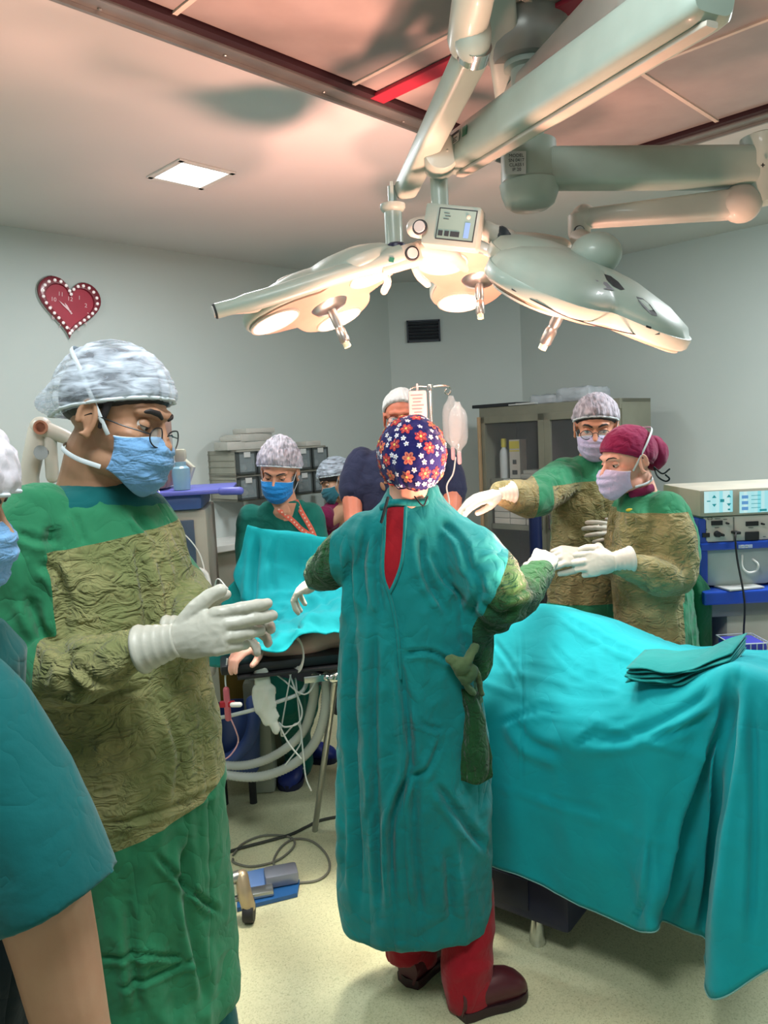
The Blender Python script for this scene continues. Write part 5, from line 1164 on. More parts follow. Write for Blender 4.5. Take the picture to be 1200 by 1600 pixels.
# drape raised as a screen at the patient's head
r0 = [(tuple(at(392, 830, 3.15) + Vector((0, .05, -.35))) + (0,)), (tuple(at(430, 832, 3.15) + Vector((0, .05, -.35))) + (0,)), (tuple(at(480, 840, 3.15) + Vector((0, .05, -.35))) + (0,)), (tuple(at(560, 845, 3.15) + Vector((0, .05, -.35))) + (0,)), (tuple(at(680, 850, 3.15) + Vector((0, .05, -.35))) + (0,))]
ra = [(390, 822, 3.03), (430, 830, 3.02), (480, 838, 3.00), (560, 846, 2.98), (680, 856, 2.96)]
rb = [(376, 868, 3.02), (418, 880, 2.99), (474, 888, 2.97), (560, 890, 2.94), (680, 890, 2.9)]
rc = [(366, 905, 3.00), (408, 930, 2.93), (468, 925, 2.90), (560, 925, 2.86), (680, 930, 2.85)]
rd = [(392, 945, 2.92), (404, 965, 2.86), (462, 960, 2.80), (545, 942, 2.78), (680, 960, 2.8)]
re = [(394, 985, 2.78), (402, 996, 2.68), (444, 994, 2.60), (520, 956, 2.70), (680, 985, 2.75)]
rf = [(384, 1003, 2.68), (400, 1018, 2.56), (442, 1020, 2.54), (488, 992, 2.58), (680, 1000, 2.72)]
G = surf([r0, ra, rb, rc, rd, re, rf], 14, 12)
sc = sheet('screen_drape', G, m_drape, fn=lambda V, N: .009 * ridge(V * np.array([7, 7, 2.0]) + 9) + .004 * perlin(V * 20) + .010 * ridge(V * np.array([12, 12, 12])) * (V[:, 2] < 1.02) + grooves(V, N, [([(402, 838), (398, 900), (394, 990)], .014, .022), ([(432, 842), (426, 880), (428, 930)], .010, .010), ([(478, 850), (480, 890), (462, 950)], .008, .008), ([(405, 950), (440, 970), (500, 950)], .012, .012), ([(470, 900), (500, 930), (520, 960)], .010, .010), ([(420, 985), (450, 975), (480, 990)], .008, .010)]), thick=.003)
tag(sc, 'turquoise drape raised like a tent over the head of the patient', 'drape')
# fold of it hanging at the left, in the shaded drape colour
G = surf([[(368, 905, 3.01), (384, 915, 3.0), (398, 930, 2.97)], [(352, 925, 3.0), (376, 940, 2.99), (400, 955, 2.92)], [(346, 950, 2.98), (374, 968, 2.94), (404, 985, 2.86)], [(356, 990, 2.86), (380, 1000, 2.82), (404, 1008, 2.76)]], 8, 8)
o = sheet('side_flap', G, m_drape2, sc, fn=lambda V, N: .006 * ridge(V * np.array([9, 9, 4])))
G = surf([[(322, 992, 2.72), (345, 990, 2.70), (368, 992, 2.68)], [(322, 1015, 2.72), (345, 1012, 2.69), (366, 1015, 2.68)], [(326, 1040, 2.74), (345, 1042, 2.72), (362, 1045, 2.70)]], 6, 6)
tag(sheet('small_cloth', G, m_drape2, None, fn=lambda V, N: .006 * ridge(V * np.array([12, 12, 6]))), 'small dark teal cloth over the end of the arm board', 'cloth')

# breathing hoses, thin lines and a bag under the arm board
m_hose, nt, b = new_mat('clear_hose'); b.inputs['Base Color'].default_value = (*s2l((190, 196, 190)), 1); b.inputs['Roughness'].default_value = .25; b.inputs['Alpha'].default_value = .72
m_line = plain('clear_line', (190, 198, 194), .3, alpha=.85)
def hose(pts, r, label, cat_='hose', mat_=m_hose, rib=True, k=14, name='breathing_hose', group=None):
    P = cat_rom([at(*p) if len(p) == 3 else Vector(p[:3]) for p in pts], k); rad = [r * (1 + (.10 if j % 2 else -.06)) for j in range(len(P))] if rib else r
    mb = MB(); mb.tube(P, rad, 14 if r > .006 else 8); return tag(mb.build(name, mat_, angle=None), label, cat_, group)
hose([(492, 1058, 2.66), (488, 1100, 2.70), (472, 1145, 2.75), (430, 1180, 2.80), (380, 1196, 2.85), (330, 1190, 2.9), (296, 1160, 2.95), (280, 1110, 3.0)], .016, 'ribbed clear breathing hose curving under the arm board, inner one', rib=True, k=24)
hose([(510, 1056, 2.66), (508, 1110, 2.68), (492, 1160, 2.72), (455, 1196, 2.78), (400, 1214, 2.82), (340, 1206, 2.88), (290, 1176, 2.95), (270, 1120, 3.0)], .017, 'ribbed clear breathing hose curving under the arm board, outer one', rib=True, k=24)
hose([(482, 1060, 2.64), (470, 1082, 2.62), (430, 1098, 2.60), (385, 1112, 2.62), (330, 1122, 2.7), (290, 1110, 2.9)], .007, 'thicker white tube sagging from the arm board to the left', 'tube', m_line, False, 6, 'tube')
hose([(452, 1052, 2.60), (462, 1080, 2.6), (472, 1110, 2.6), (466, 1130, 2.6), (445, 1136, 2.6), (436, 1130, 2.6), (450, 1160, 2.6), (470, 1185, 2.6)], .0032, 'thin clear line looping below the arm board by the blue shoes', 'tube', m_line, False, 6, 'tube')
hose([(500, 1055, 2.60), (476, 1085, 2.6), (440, 1060, 2.6), (420, 1045, 2.6)], .003, 'thin clear line crossing over the plastic bag', 'tube', m_line, False, 6, 'tube')
hose([(462, 1060, 2.62), (468, 1120, 2.62), (474, 1180, 2.62), (478, 1215, 2.62), (486, 1235, 2.62)], .003, 'thin clear line hanging straight down to knee height', 'tube', m_line, False, 6, 'tube')
hose([(455, 1050, 2.58), (446, 1100, 2.6), (440, 1150, 2.62), (464, 1130, 2.62), (470, 1160, 2.62), (446, 1195, 2.62)], .0028, 'thin clear line with a short loop beside the hanging one', 'tube', m_line, False, 6, 'tube')
mb = MB(); c = at(408, 1045, 2.58); c2 = at(414, 1100, 2.58); c3 = at(432, 1140, 2.58); mb.tube(cat_rom([c, at(412, 1070, 2.58), c2, at(424, 1125, 2.58), c3], 5), [(.022, .010)] * 6 + [(.034, .012)] * 6 + [(.028, .012)] * 4 + [(.012, .008)] * 5, 20, up=(0, -1, 0)); me = remesh(mb, .005, 1); displace(me, lambda V, N: .010 * ridge(V * np.array([22, 22, 10])))
tag(finish('plastic_bag', me, plain('milky_bag', (214, 220, 208), .2, alpha=.62, bump=(14, .6, .01))), 'crumpled clear plastic bag hanging from the arm board', 'bag')
# white strap round the arm board
cst = at(468, 1018, 2.60); mb = MB(); mb.tube(cat_rom([cst + Vector((-.02, .02, .055)), cst + Vector((.008, -.015, .035)), cst + Vector((.016, -.03, -.01)), cst + Vector((0, -.02, -.055)), cst + Vector((-.03, .02, -.065))], 6), [(.012, .0015)] * 25, 8, up=(1, 0, 0)); tag(mb.build('arm_strap', plain('strap_white', (196, 200, 190), .6)), 'white strap round the forearm and the arm board', 'strap')

# things standing behind, under the arm board
p = atz(366, 1200, 0); 
t = thing('blue_bin', 'blue plastic bin with a thick rolled rim on the floor below the arm board', 'bin', (at(368, 1150, 3.3).x, 3.3, 0))
m_bb = plain('bin_blue', (52, 76, 138), .4); cxb = at(368, 1150, 3.3).x; mb = MB()
zr = at(370, 1105, 3.3).z - .11; mb.lathe((cxb, 3.3, .14), [(0, 0), (.09, 0), (.10, .02), (.115, zr - .03), (.110, zr - .03), (.09, .04), (0, .03)]); mb.build('bin_body', m_bb, t)
rim_ = [(cxb + .185 * math.cos(a), 3.05 + .185 * math.sin(a), zr - .02 - .08 * math.sin(a)) for a in [2 * PI * k / 32 for k in range(33)]]
mb = MB(); mb.tube(cat_rom([at(394, 1097, 3.18), at(397, 1125, 3.16), at(388, 1158, 3.15), at(365, 1182, 3.15), at(340, 1190, 3.16)], 5), .028, 16); mb.build('rolled_edge', m_bb, t)
for dx in (-.08, .08): mb = MB(); mb.lathe((cxb + dx * .8, 3.28, .0), [(0, 0), (.016, 0), (.016, .145), (0, .145)]); mb.build('foot', m_rubber, t)
q = at(380, 1075, 3.45); mb = MB(); mb.box((q.x - .04, 3.66, .30), (.19, .2, .60), None, .01); tag(mb.build('waste_box', plain('ochre_box', (120, 98, 30), .6), None, True), 'tall ochre waste box on the floor behind the blue bin', 'box')
q = at(400, 1080, 3.40); t = thing('canister', 'white plastic canister with a lid behind the clear plastic bag', 'canister', (q.x, 3.42, 0))
mb = MB(); zc = at(400, 1062, 3.4).z; mb.box((q.x + .005, 3.42, zc / 2), (.12, .12, zc), None, .02); mb.build('body', plain('canister_white', (168, 172, 158), .4), t); mb = MB(); mb.lathe((q.x, 3.42, zc - .004), [(0, 0), (.03, 0), (.03, .03), (.025, .035), (0, .035)]); mb.build('lid', m_whitep, t)
q = at(416, 1160, 3.46); mb = MB(); mb.box((q.x, 3.62, .16), (.22, .14, .32), None, .01); tag(mb.build('low_box', plain('box_olive', (140, 142, 116), .6), None, True), 'low pale green-grey box behind the legs of the nurse in teal', 'box')
q = at(355, 1100, 2.55); t = thing('stopcock', 'small red stopcock with white caps hanging on an infusion line', 'stopcock', q)
mb = MB(); mb.tube([q + Vector((0, 0, .05)), q - Vector((0, 0, .05))], .011, 14); mb.build('body', plain('pink_plastic', (180, 90, 100), .3), t); mb = MB(); mb.box(q, (.05, .02, .02), None, .004); mb.build('handle', plain('red_plastic', (160, 22, 40), .35), t); mb = MB(); mb.tube([q + Vector((.02, -.01, 0)), q + Vector((.045, -.012, 0))], .009, 12); mb.build('white_cap', m_whitep, t)
hose([(355, 1030, 2.56), (352, 1060, 2.56), (355, 1088, 2.55)], .003, 'thin line running from the arm board down to the red stopcock', 'tube', m_line, False, 6, 'tube')
hose([(355, 1112, 2.55), (368, 1140, 2.57), (372, 1160, 2.6), (360, 1180, 2.6), (345, 1190, 2.6)], .0028, 'thin pink-tinged line below the red stopcock', 'tube', plain('pink_line', (200, 150, 160), .3), False, 6, 'tube')

# infusion stand behind the nurse in the middle
IY = 2.95; ip = at(672, 605, IY)
t = thing('infusion_stand', 'steel infusion stand with two curled hooks behind the flowered cap', 'stand', (ip.x + .02, IY, 0))
mb = MB(); mb.tube([(ip.x, IY, ip.z), (ip.x, IY, .06)], .008, 14); mb.build('pole', m_chrome, t)
mb = MB(); mb.lathe((ip.x, IY, ip.z - .012), [(0, 0), (.012, 0), (.014, .01), (.012, .022), (0, .024)]); mb.build('hub', m_chrome, t)
for s_ in (-1, 1):
    hp_ = [Vector((ip.x, IY, ip.z)), Vector((ip.x + s_ * .045, IY, ip.z + .004)), Vector((ip.x + s_ * .072, IY, ip.z - .002)), Vector((ip.x + s_ * .078, IY, ip.z - .018)), Vector((ip.x + s_ * .068, IY, ip.z - .030)), Vector((ip.x + s_ * .056, IY, ip.z - .022)), Vector((ip.x + s_ * .060, IY, ip.z - .012))]
    mb = MB(); mb.tube(cat_rom(hp_, 5), .0035, 8); mb.build('hook', m_chrome, t)
for k in range(5):
    a = 2 * PI * k / 5; mb = MB(); mb.tube([(ip.x, IY, .07), (ip.x + .24 * math.cos(a), IY + .24 * math.sin(a), .05)], .012, 10); lg = mb.build('leg', m_steel, t); mb = MB(); mb.ell((ip.x + .24 * math.cos(a), IY + .24 * math.sin(a), .026), .026); mb.build('caster', m_rubber, lg)
# bags on it
q = at(653, 632, IY - .01); mb = MB(); mb.box(q, (.070, .022, .105), None, .010); mb.tube([q + Vector((0, 0, .05)), q + Vector((0, 0, .075))], .004, 8)
bg = mb.build('infusion_bag', plain('bag_pale', (214, 190, 186), .35)); tag(bg, 'flat printed white infusion bag on the left hook of the stand', 'infusion bag')
mb = MB()
for k in range(6): mb.box(q + Vector((-.004 + .003 * (k % 2), -.0125, .035 - .013 * k)), (.046 - .008 * (k % 3), .001, .003))
mb.build('print', plain('print_pink', (176, 130, 134), .6), bg, False)
m_fl, nt, b = new_mat('infusion_bottle'); b.inputs['Base Color'].default_value = (*s2l((176, 188, 190)), 1); b.inputs['Roughness'].default_value = .10; b.inputs['Alpha'].default_value = .34; bump_noise(nt, b, 45, .5, .006)
for k, (px, py, hh) in enumerate(((706, 660, .20), (716, 668, .19))):
    q = at(px, py, IY - .02 - .05 * k); t = thing('infusion_bottle', ('clear infusion bottle on the right hook of the stand, the nearer one', 'clear infusion bottle on the right hook of the stand, the one behind')[1 - k], 'infusion bottle', q, 'clear infusion bottles')
    mb = MB(); mb.lathe(q - Vector((0, 0, hh / 2)), [(0, 0), (.008, 0), (.010, .012), (.030, .035), (.036, .06), (.036, hh - .06), (.030, hh - .035), (.014, hh - .015), (.010, hh), (0, hh)]); mb.build('bottle', m_fl, t)
    mb = MB(); mb.tube([q - Vector((0, 0, hh / 2)), q - Vector((0, 0, hh / 2 + .035))], .008, 12); mb.build('drip_chamber', plain('chamber', (200, 160, 165), .3), t)
hose([(712, 715, 2.9), (708, 740, 2.9), (698, 760, 2.9), (702, 790, 2.9), (690, 830, 2.9)], .003, 'thin clear infusion line below the right bottles', 'tube', m_line, False, 6, 'tube')

# ------------------------------------------------------------------ on the floor: foot pedal, cables, stand caster
pp = atz(418, 1398, 0); RP = Matrix.Rotation(math.radians(14), 3, 'Z')
def pl(x, y, z): return Vector((pp.x, pp.y, 0)) + RP @ Vector((x, y, z))
t = thing('foot_pedal', 'blue foot pedal with a grey metal cover on the floor', 'pedal', pl(0, 0, 0))
mb = MB(); mb.prism([pl(-.11, -.07, .002), pl(.10, -.05, .002), pl(.12, .03, .002), pl(-.10, .09, .002)], (0, 0, .014)); mb.build('base_plate', plain('pedal_blue', (30, 84, 140), .4), t, False)
mb = MB(); mb.prism([pl(-.10, -.01, .018), pl(.00, .01, .018), pl(.01, .08, .045), pl(-.10, .07, .045)], (0, 0, .012)); mb.build('left_treadle', plain('pedal_blue2', (66, 110, 170), .35), t, False)
mb = MB(); mb.box(pl(.055, .04, .04), (.12, .08, .045), RP, .012); mb.build('switch_cover', plain('pedal_grey', (132, 138, 152), .35, .4), t)
mb = MB(); mb.box(pl(-.04, -.02, .028), (.12, .05, .02), RP, .006); mb.build('metal_treadle', m_steel, t)
hose([(436, 1374, 2.62), (428, 1350, 2.66), (440, 1322, 2.75), (470, 1312, 2.78), (505, 1330, 2.72), (516, 1358, 2.64), (500, 1382, 2.58), (465, 1385, 2.58)], .005, '', 'cable', m_line, False, 10, 'tmpc')
bpy.data.objects.remove(bpy.data.objects['tmpc'])
def floor_cable(pts, r, label, mat_, name='cable'):
    P = [Vector((*atz(px, py, 0).xy, r + .001)) for px, py in pts]; mb = MB(); mb.tube(cat_rom(P, 8), r, 8); return tag(mb.build(name, mat_), label, 'cable')
m_cable = plain('cable_grey', (112, 112, 100), .5); m_cabled = plain('cable_dark', (58, 60, 54), .5)
floor_cable([(436, 1374), (430, 1358), (428, 1345), (440, 1325), (460, 1313), (486, 1316), (506, 1332), (515, 1350), (512, 1366), (495, 1378), (465, 1382)], .0045, 'grey pedal cable in a wide loop on the floor', m_cable)
floor_cable([(364, 1344), (366, 1350), (392, 1356), (430, 1348), (455, 1330), (460, 1316), (445, 1308), (410, 1308), (380, 1320), (364, 1338)], .0045, 'grey cable coiled in a flat oval left of the pedal loop', m_cable)
floor_cable([(340, 1340), (375, 1328), (420, 1316), (455, 1306), (480, 1294), (505, 1283), (560, 1274), (640, 1268)], .006, 'dark cable running straight across the floor behind the coils', m_cabled)
pc = atz(390, 1440, 0)
t = thing('stand_caster', 'metal foot of a stand with a black caster beside the blue pedal', 'caster', (pc.x, pc.y, 0))
mb = MB(); mb.lathe((pc.x - .018, pc.y, .034), [(0, 0), (.030, 0), (.034, .006), (.034, .030), (.030, .036), (0, .036)], (1, 0, 0)); mb.build('wheel', m_rubber, t)
mb = MB(); mb.tube([(pc.x, pc.y, .055), (pc.x - .012, pc.y + .0, .11), (pc.x - .02, pc.y + .02, .15)], [.024, .024, .022], 16); mb.build('stem', plain('caster_metal', (186, 168, 140), .35, .6), t)
mb = MB(); mb.tube([(pc.x - .03, pc.y + .02, .150), (pc.x - .16, pc.y - .03, .135), (pc.x - .5, pc.y - .12, .13)], .020, 12); mb.build('stand_leg', m_steel, t)
mb = MB(); mb.tube([(pc.x - .02, pc.y + .02, .075), (pc.x - .5, pc.y - .10, .06)], .010, 12); mb.build('lower_bar', m_steel, t)
# ------------------------------------------------------------------ the people
GREEN = (48, 134, 94); 
m_gown = cloth('gown_green', GREEN, fine=(40, .22), broad=(8, .6), stretch=(1.4, 1.4, .35), rgb2=(40, 118, 82), panel=((118, 126, 80), (160, 156, 108)))
m_gown3 = cloth('gown_green_far', (48, 134, 96), fine=(40, .22), broad=(9, .6), stretch=(1.4, 1.4, .4), rgb2=(40, 116, 82), panel=((112, 112, 72), (150, 142, 100)))
m_gownt = cloth('gown_teal', (8, 128, 130), fine=(60, .18), broad=(8, .6), stretch=(1.4, 1.4, .3), rgb2=(7, 114, 116), panel=((20, 66, 44), (38, 92, 50)))
m_scrub = cloth('scrubs_teal', (4, 96, 98), fine=(90, .15), broad=(8, .4)); m_scrubf = cloth('scrubs_teal_far', (16, 106, 94), fine=(90, .15), broad=(8, .4))
m_redc = cloth('scrubs_red', (150, 20, 34), fine=(90, .15), broad=(9, .4)); m_maroon = cloth('scrubs_maroon', (120, 30, 72), fine=(90, .15), broad=(9, .4))
m_navyc = cloth('shirt_navy', (48, 52, 78), fine=(90, .15), broad=(9, .4)); m_capm = cloth('cap_maroon', (128, 26, 72), fine=(90, .15), broad=(14, .4)); m_darkc = cloth('dark_trousers', (14, 34, 38), broad=(9, .4))
sk_olive = skin_mat('skin_olive', (176, 136, 108)); sk_tan = skin_mat('skin_tan', (190, 150, 122)); sk_fair = skin_mat('skin_fair', (226, 176, 156)); sk_warm = skin_mat('skin_warm', (206, 150, 122)); sk_pat = skin_mat('skin_patient', (228, 176, 156))

def gr(L, Rr, py, Y, k=.62, yaw=0, f=1.0):
    """ring from the left and right picture edges at a depth; k = depth / width"""
    a, b_ = at(L, py, Y), at(Rr, py, Y); c = (a + b_) / 2; w_ = (b_ - a).length / 2 * f; return (tuple(c), w_, w_ * k, yaw)
def crv(c, rx, ry, yaw=0): return (tuple(c), rx, ry, yaw)
def legs(parent, feet, hips, mat_, shoe_mat=None, z_top=.75, r=(.075, .055, .05), dirs=None, voxel=.010, shoe_name='shoe', sole=m_rubber, L=.26, strap=False):
    mb = MB()
    for (fx, fy), (hx, hy) in zip(feet, hips): mb.tube([(hx, hy, z_top), ((fx + hx) / 2, (fy + hy) / 2, .42), (fx, fy, .09), (fx, fy, .05)], [r[0], r[1], r[2], r[2]], 18, round_ends=True)
    me = remesh(mb, voxel, 4); displace(me, lambda V, N: .005 * ridge(V * np.array([10, 10, 9]))); finish('trousers', me, mat_, parent)
    for k, (fx, fy) in enumerate(feet):
        d = dirs[k] if dirs else (0, -1); d = Vector((d[0], d[1], 0)).normalized(); shoe(shoe_name, Vector((fx, fy, 0)) - d * .07, d, shoe_mat or m_rubber, parent, sole=sole, L=L, strap=strap)

# ---- the nurse in the middle, seen from behind
Y2 = 2.10
p2 = person('person seen from behind in teal gown and flowered navy cap, arms held out', (at(650, 1500, Y2).x, Y2, 0))
M2 = headM(at(643, 730, 2.08), (-.10, .98, -.10), (0.03, .05, 1))
mb = MB(); head_geo(mb, M2, ears=False); nk = at(640, 760, 2.07); mb.tube([nk + Vector((0, 0, .05)), at(642, 800, 2.09), at(645, 840, 2.12)], [.056, .058, .065]); mb.ell(at(645, 890, 2.13), (.10, .05, .13))
body_mesh(mb, sk_fair, p2, M2)
cloth_navy = cloth('cap_navy', (20, 26, 96), fine=(120, .15), broad=(12, .35))
fl_red = plain('print_red', (176, 52, 62), .8); fl_pink = plain('print_orange', (214, 120, 96), .8); fl_white = plain('print_white', (214, 220, 236), .8); fl_yel = plain('print_yellow', (222, 200, 110), .8); fl_blue = plain('print_blue', (92, 122, 206), .8)
def flowers(mb, A, C, s, M):
    r_ = np.random.RandomState(5); placed = []; Cn = np.array(C); A2 = A - Cn; ln = np.linalg.norm(A2, axis=1); kinds = [(0, .0185, 60), (2, .0080, 170), (4, .012, 150)]
    def srf(d, off=.0012):
        i = np.argmax(A2 @ d / ln); return Cn + d * (np.dot(A2[i], d) + off)
    for kind, rad, tries in kinds:
        for _ in range(tries * 5):
            d = r_.randn(3); d /= np.linalg.norm(d); i = np.argmax(A2 @ d / ln)
            if (A2[i] @ d) / ln[i] < .9985: continue
            c = srf(d); 
            if any(np.linalg.norm(c - q) < (rad + qr) * .92 for q, qr in placed): continue
            placed.append((c, rad)); u = np.cross(d, [0.3, .2, 1]); u /= np.linalg.norm(u); v = np.cross(d, u); a0 = r_.rand() * 6
            def disc(cx, cy, rx, ry, rot, mi, lift):
                pts = []; n = 8
                for k in range(n):
                    a = 2 * PI * k / n; x = rx * math.cos(a); y = ry * math.sin(a); X = cx + x * math.cos(rot) - y * math.sin(rot); Yy = cy + x * math.sin(rot) + y * math.cos(rot)
                    q = c + u * X + v * Yy; dd = q - Cn; dd /= np.linalg.norm(dd); q = srf(dd, lift); pts.append(M @ Vector(tuple(q * s)))
                mb.mat(mi).add(pts, [tuple(range(n))]); mb.mat(0)
            if kind == 0:
                c1, c2 = (1, 2) if r_.rand() < .7 else (2, 1)
                for k in range(6): a = a0 + k * PI / 3; disc(rad * .56 * math.cos(a), rad * .56 * math.sin(a), rad * .42, rad * .30, a, c1, .0012)
                for k in range(6): a = a0 + k * PI / 3; disc(rad * .50 * math.cos(a), rad * .50 * math.sin(a), rad * .20, rad * .09, a, c2, .0018)
                disc(0, 0, rad * .2, rad * .2, 0, 4, .0022)
            elif kind == 2:
                for k in range(5): a = a0 + k * 2 * PI / 5; disc(rad * .55 * math.cos(a), rad * .55 * math.sin(a), rad * .40, rad * .30, a, 3, .0013)
                disc(0, 0, rad * .22, rad * .22, 0, 4, .0018)
            else:
                disc(rad * .3, rad * .2, rad * .55, rad * .2, a0, 5, .0011); disc(-rad * .3, -rad * .1, rad * .5, rad * .18, a0 + 1.1, 5, .0011)
cap(M2, p2, [cloth_navy, fl_red, fl_pink, fl_white, fl_yel, fl_blue], puff=.014, tilt=.45, z0=-.072, gather=.012, extra=flowers, name='flowered_cap', seed=2, bulge=[((0, -.7, -.8), .022, .25)])
rings = [gr(607, 682, 758, 2.10, .80), gr(604, 684, 768, 2.10, .78), gr(596, 694, 784, 2.10, .74), gr(566, 716, 806, 2.09, .55), gr(546, 730, 835, 2.09, .50), gr(540, 732, 880, 2.09, .56), gr(536, 734, 940, 2.09, .60), gr(532, 738, 1000, 2.09, .62), gr(529, 750, 1080, 2.09, .62), gr(529, 762, 1180, 2.08, .62), gr(528, 768, 1280, 2.08, .64), gr(529, 771, 1380, 2.08, .64), gr(534, 770, 1428, 2.08, .64), gr(540, 768, 1440, 2.08, .62)]
mb = MB(); gown_geo(mb, rings, [([at(700, 838, 2.09), at(735, 868, 2.05), at(765, 905, 2.02), at(785, 935, 2.02), at(812, 925, 2.10), at(845, 893, 2.22)], [.070, .080, .084, .074, .058, .036]),
    ([at(575, 836, 2.09), at(540, 866, 2.10), at(514, 890, 2.16), at(503, 895, 2.26), at(498, 905, 2.36)], [.068, .066, .056, .048, .036])])
mb.tube([at(748, 905, 2.06), at(742, 960, 2.06), at(738, 1040, 2.08)], [.06, .055, .05]); mb.tube([at(770, 930, 2.03), at(776, 962, 2.03)], [.06, .045])
la, lb_ = at(790, 872, 2.0), at(738, 985, 2.0)
def pan2(V):
    x, z = V[:, 0], V[:, 2]; n = Vector((lb_.x - la.x, 0, lb_.z - la.z)).normalized(); right = (x - la.x) * (-n.z) + (z - la.z) * n.x
    r1 = np.minimum(right, z - at(760, 1090, Y2).z); r1 = np.minimum(r1, x - at(733, 1000, Y2).x)
    l1 = at(527, 880, 2.1).x - x + .35 * (V[:, 1] - 2.1); l1 = np.minimum(l1, z - at(520, 935, Y2).z); return np.maximum(r1, l1)
L2G = [([(556, 980), (552, 1120), (556, 1280), (562, 1420)], .011, .016), ([(588, 960), (584, 1120), (590, 1280), (596, 1435)], .011, .016), ([(620, 1010), (636, 1120), (640, 1200), (612, 1290), (618, 1435)], .010, .022), ([(652, 1180), (648, 1300), (660, 1435)], .012, .014), ([(700, 1330), (702, 1390), (706, 1440)], .014, .010),
    ([(572, 820), (566, 880), (574, 960)], .009, .012), ([(550, 850), (546, 900), (552, 980)], .009, .010), ([(592, 830), (590, 900), (600, 970)], .008, .010), ([(655, 830), (665, 900), (700, 960)], .009, .012), ([(690, 815), (722, 850), (735, 900)], .009, .012), ([(672, 860), (690, 900), (720, 930)], .008, .010), ([(628, 1022), (670, 1018), (712, 1040)], .007, .010),
    ([(690, 1150), (668, 1200), (640, 1215)], .008, .008), ([(680, 1220), (720, 1280), (764, 1330)], .012, .014), ([(735, 880), (750, 920), (735, 960)], .010, .010), ([(760, 900), (790, 930), (830, 915)], .008, .010), ([(750, 940), (780, 960), (810, 945)], .008, .010), ([(640, 1080), (660, 1130), (700, 1140)], .007, .006), ([(575, 1180), (585, 1230), (575, 1290)], .008, .008), ([(536, 1160), (542, 1260), (540, 1380)], .010, .010)]
def f2(V, N):
    b_ = folds(V, N, .010, .0035, (10, 6, .9), (15, 15, 13), z_lo=.3, z_hi=1.2, grow=.9)
    arm_ = np.clip((np.abs(V[:, 0] - at(640, 900, Y2).x) - .17) / .03, 0, 1) * (V[:, 2] > 1.05); return b_ * (1 - .3 * arm_) + grooves(V, N, L2G) + arm_ * .006 * ridge(V * np.array([14, 14, 20]))
    
g2 = garment('gown', mb, m_gownt, p2, voxel=.007, fold=f2, panel=pan2)
def on2(px, py, off=.003, g=None): p = at(px, py, 1.5); return snap(g or g2, p, ray(px, py), off)
def patch(name, rows, mat_, parent, g, off=.003, thick=.0):
    """cloth piece lying on a garment; rows are (left px, right px, py)"""
    nx = 9; V = []
    for (a, b_, y) in rows:
        for i in range(nx): 
            q = on2(a + (b_ - a) * i / (nx - 1), y, off, g); V.append(tuple(q) if q is not None else (V[-1] if V else tuple(at(a, y, 2.0))))
    n = len(rows); mb = MB(); mb.add(V, [(j * nx + i, j * nx + i + 1, (j + 1) * nx + i + 1, (j + 1) * nx + i) for j in range(n - 1) for i in range(nx - 1)]); return mb.build(name, mat_, parent, angle=None)
def dens(rows, k=4): return [tuple(r) for r in cat_rom(rows, k)]
patch('red_shirt', dens([(606, 631, 792), (603, 630, 815), (602, 629, 845), (600, 625, 880), (602, 617, 905), (606, 610, 926)]), m_redc, p2, g2, .002)
for side, pts in (('l', [(603, 786), (601, 815), (600, 845), (598, 880), (600, 905), (608, 928), (616, 960), (622, 1000), (626, 1060)]), ('r', [(634, 786), (633, 815), (631, 845), (627, 880), (619, 905), (608, 928)])):
    P_ = [on2(*p, .004) for p in pts]; P_ = [p for p in P_ if p is not None]; mb = MB(); mb.tube(cat_rom(P_, 5), [(.0045, .0035)] * (5 * (len(P_) - 1) + 1), 8); mb.build('gown_edge', m_gownt, g2, angle=None)
P_ = [on2(x, y, .006) for x, y in ((598, 792), (612, 786), (630, 785), (648, 786), (664, 784))]; mb = MB(); mb.tube(cat_rom([p for p in P_ if p is not None], 5), .010, 10); mb.build('collar', m_gownt, g2, angle=None)
# loose panel of the wrapped gown at her right hip, with the knot
P_ = [on2(718, 1040, .006), on2(722, 1060, .008), on2(728, 1090, .008)]
hp2 = surf([[(716, 1078, 2.02), (726, 1076, 1.99), (738, 1078, 1.985), (748, 1082, 2.0)], [(722, 1120, 2.01), (733, 1120, 1.975), (745, 1120, 1.975), (756, 1124, 1.995)], [(714, 1175, 2.0), (730, 1175, 1.96), (748, 1175, 1.965), (766, 1172, 1.99)], [(709, 1215, 2.0), (730, 1222, 1.955), (750, 1226, 1.96), (768, 1214, 1.99)]], 8, 8)
sheet('hip_panel', hp2, cloth('panel_darkgreen', (30, 84, 42), fine=(50, .3), broad=(20, .8), rgb2=(18, 60, 34)), p2, thick=.003, fn=lambda V, N: .006 * ridge(V * np.array([20, 20, 12])))
mb = MB(); mb.tube(cat_rom([at(742, 1010, 1.99), at(728, 1035, 1.95), at(715, 1045, 1.96), at(722, 1060, 1.96), at(738, 1082, 1.98)], 5), [(.014, .009)] * 21, 10); mb.tube(cat_rom([at(700, 1030, 1.95), at(715, 1040, 1.95), at(730, 1036, 1.955), at(745, 1050, 1.98), at(752, 1085, 2.0)], 5), [(.010, .006)] * 21, 8); mb.ell(at(720, 1040, 1.95), (.026, .016, .022)); mb.ell(at(734, 1052, 1.96), (.020, .014, .024)); mb.ell(at(706, 1030, 1.955), (.018, .012, .012))
me = remesh(mb, .004, 3); displace(me, lambda V, N: .002 * ridge(V * 40)); finish('tie_knot', me, cloth('knot_olive', (92, 112, 74), rgb2=(54, 88, 62)), p2)
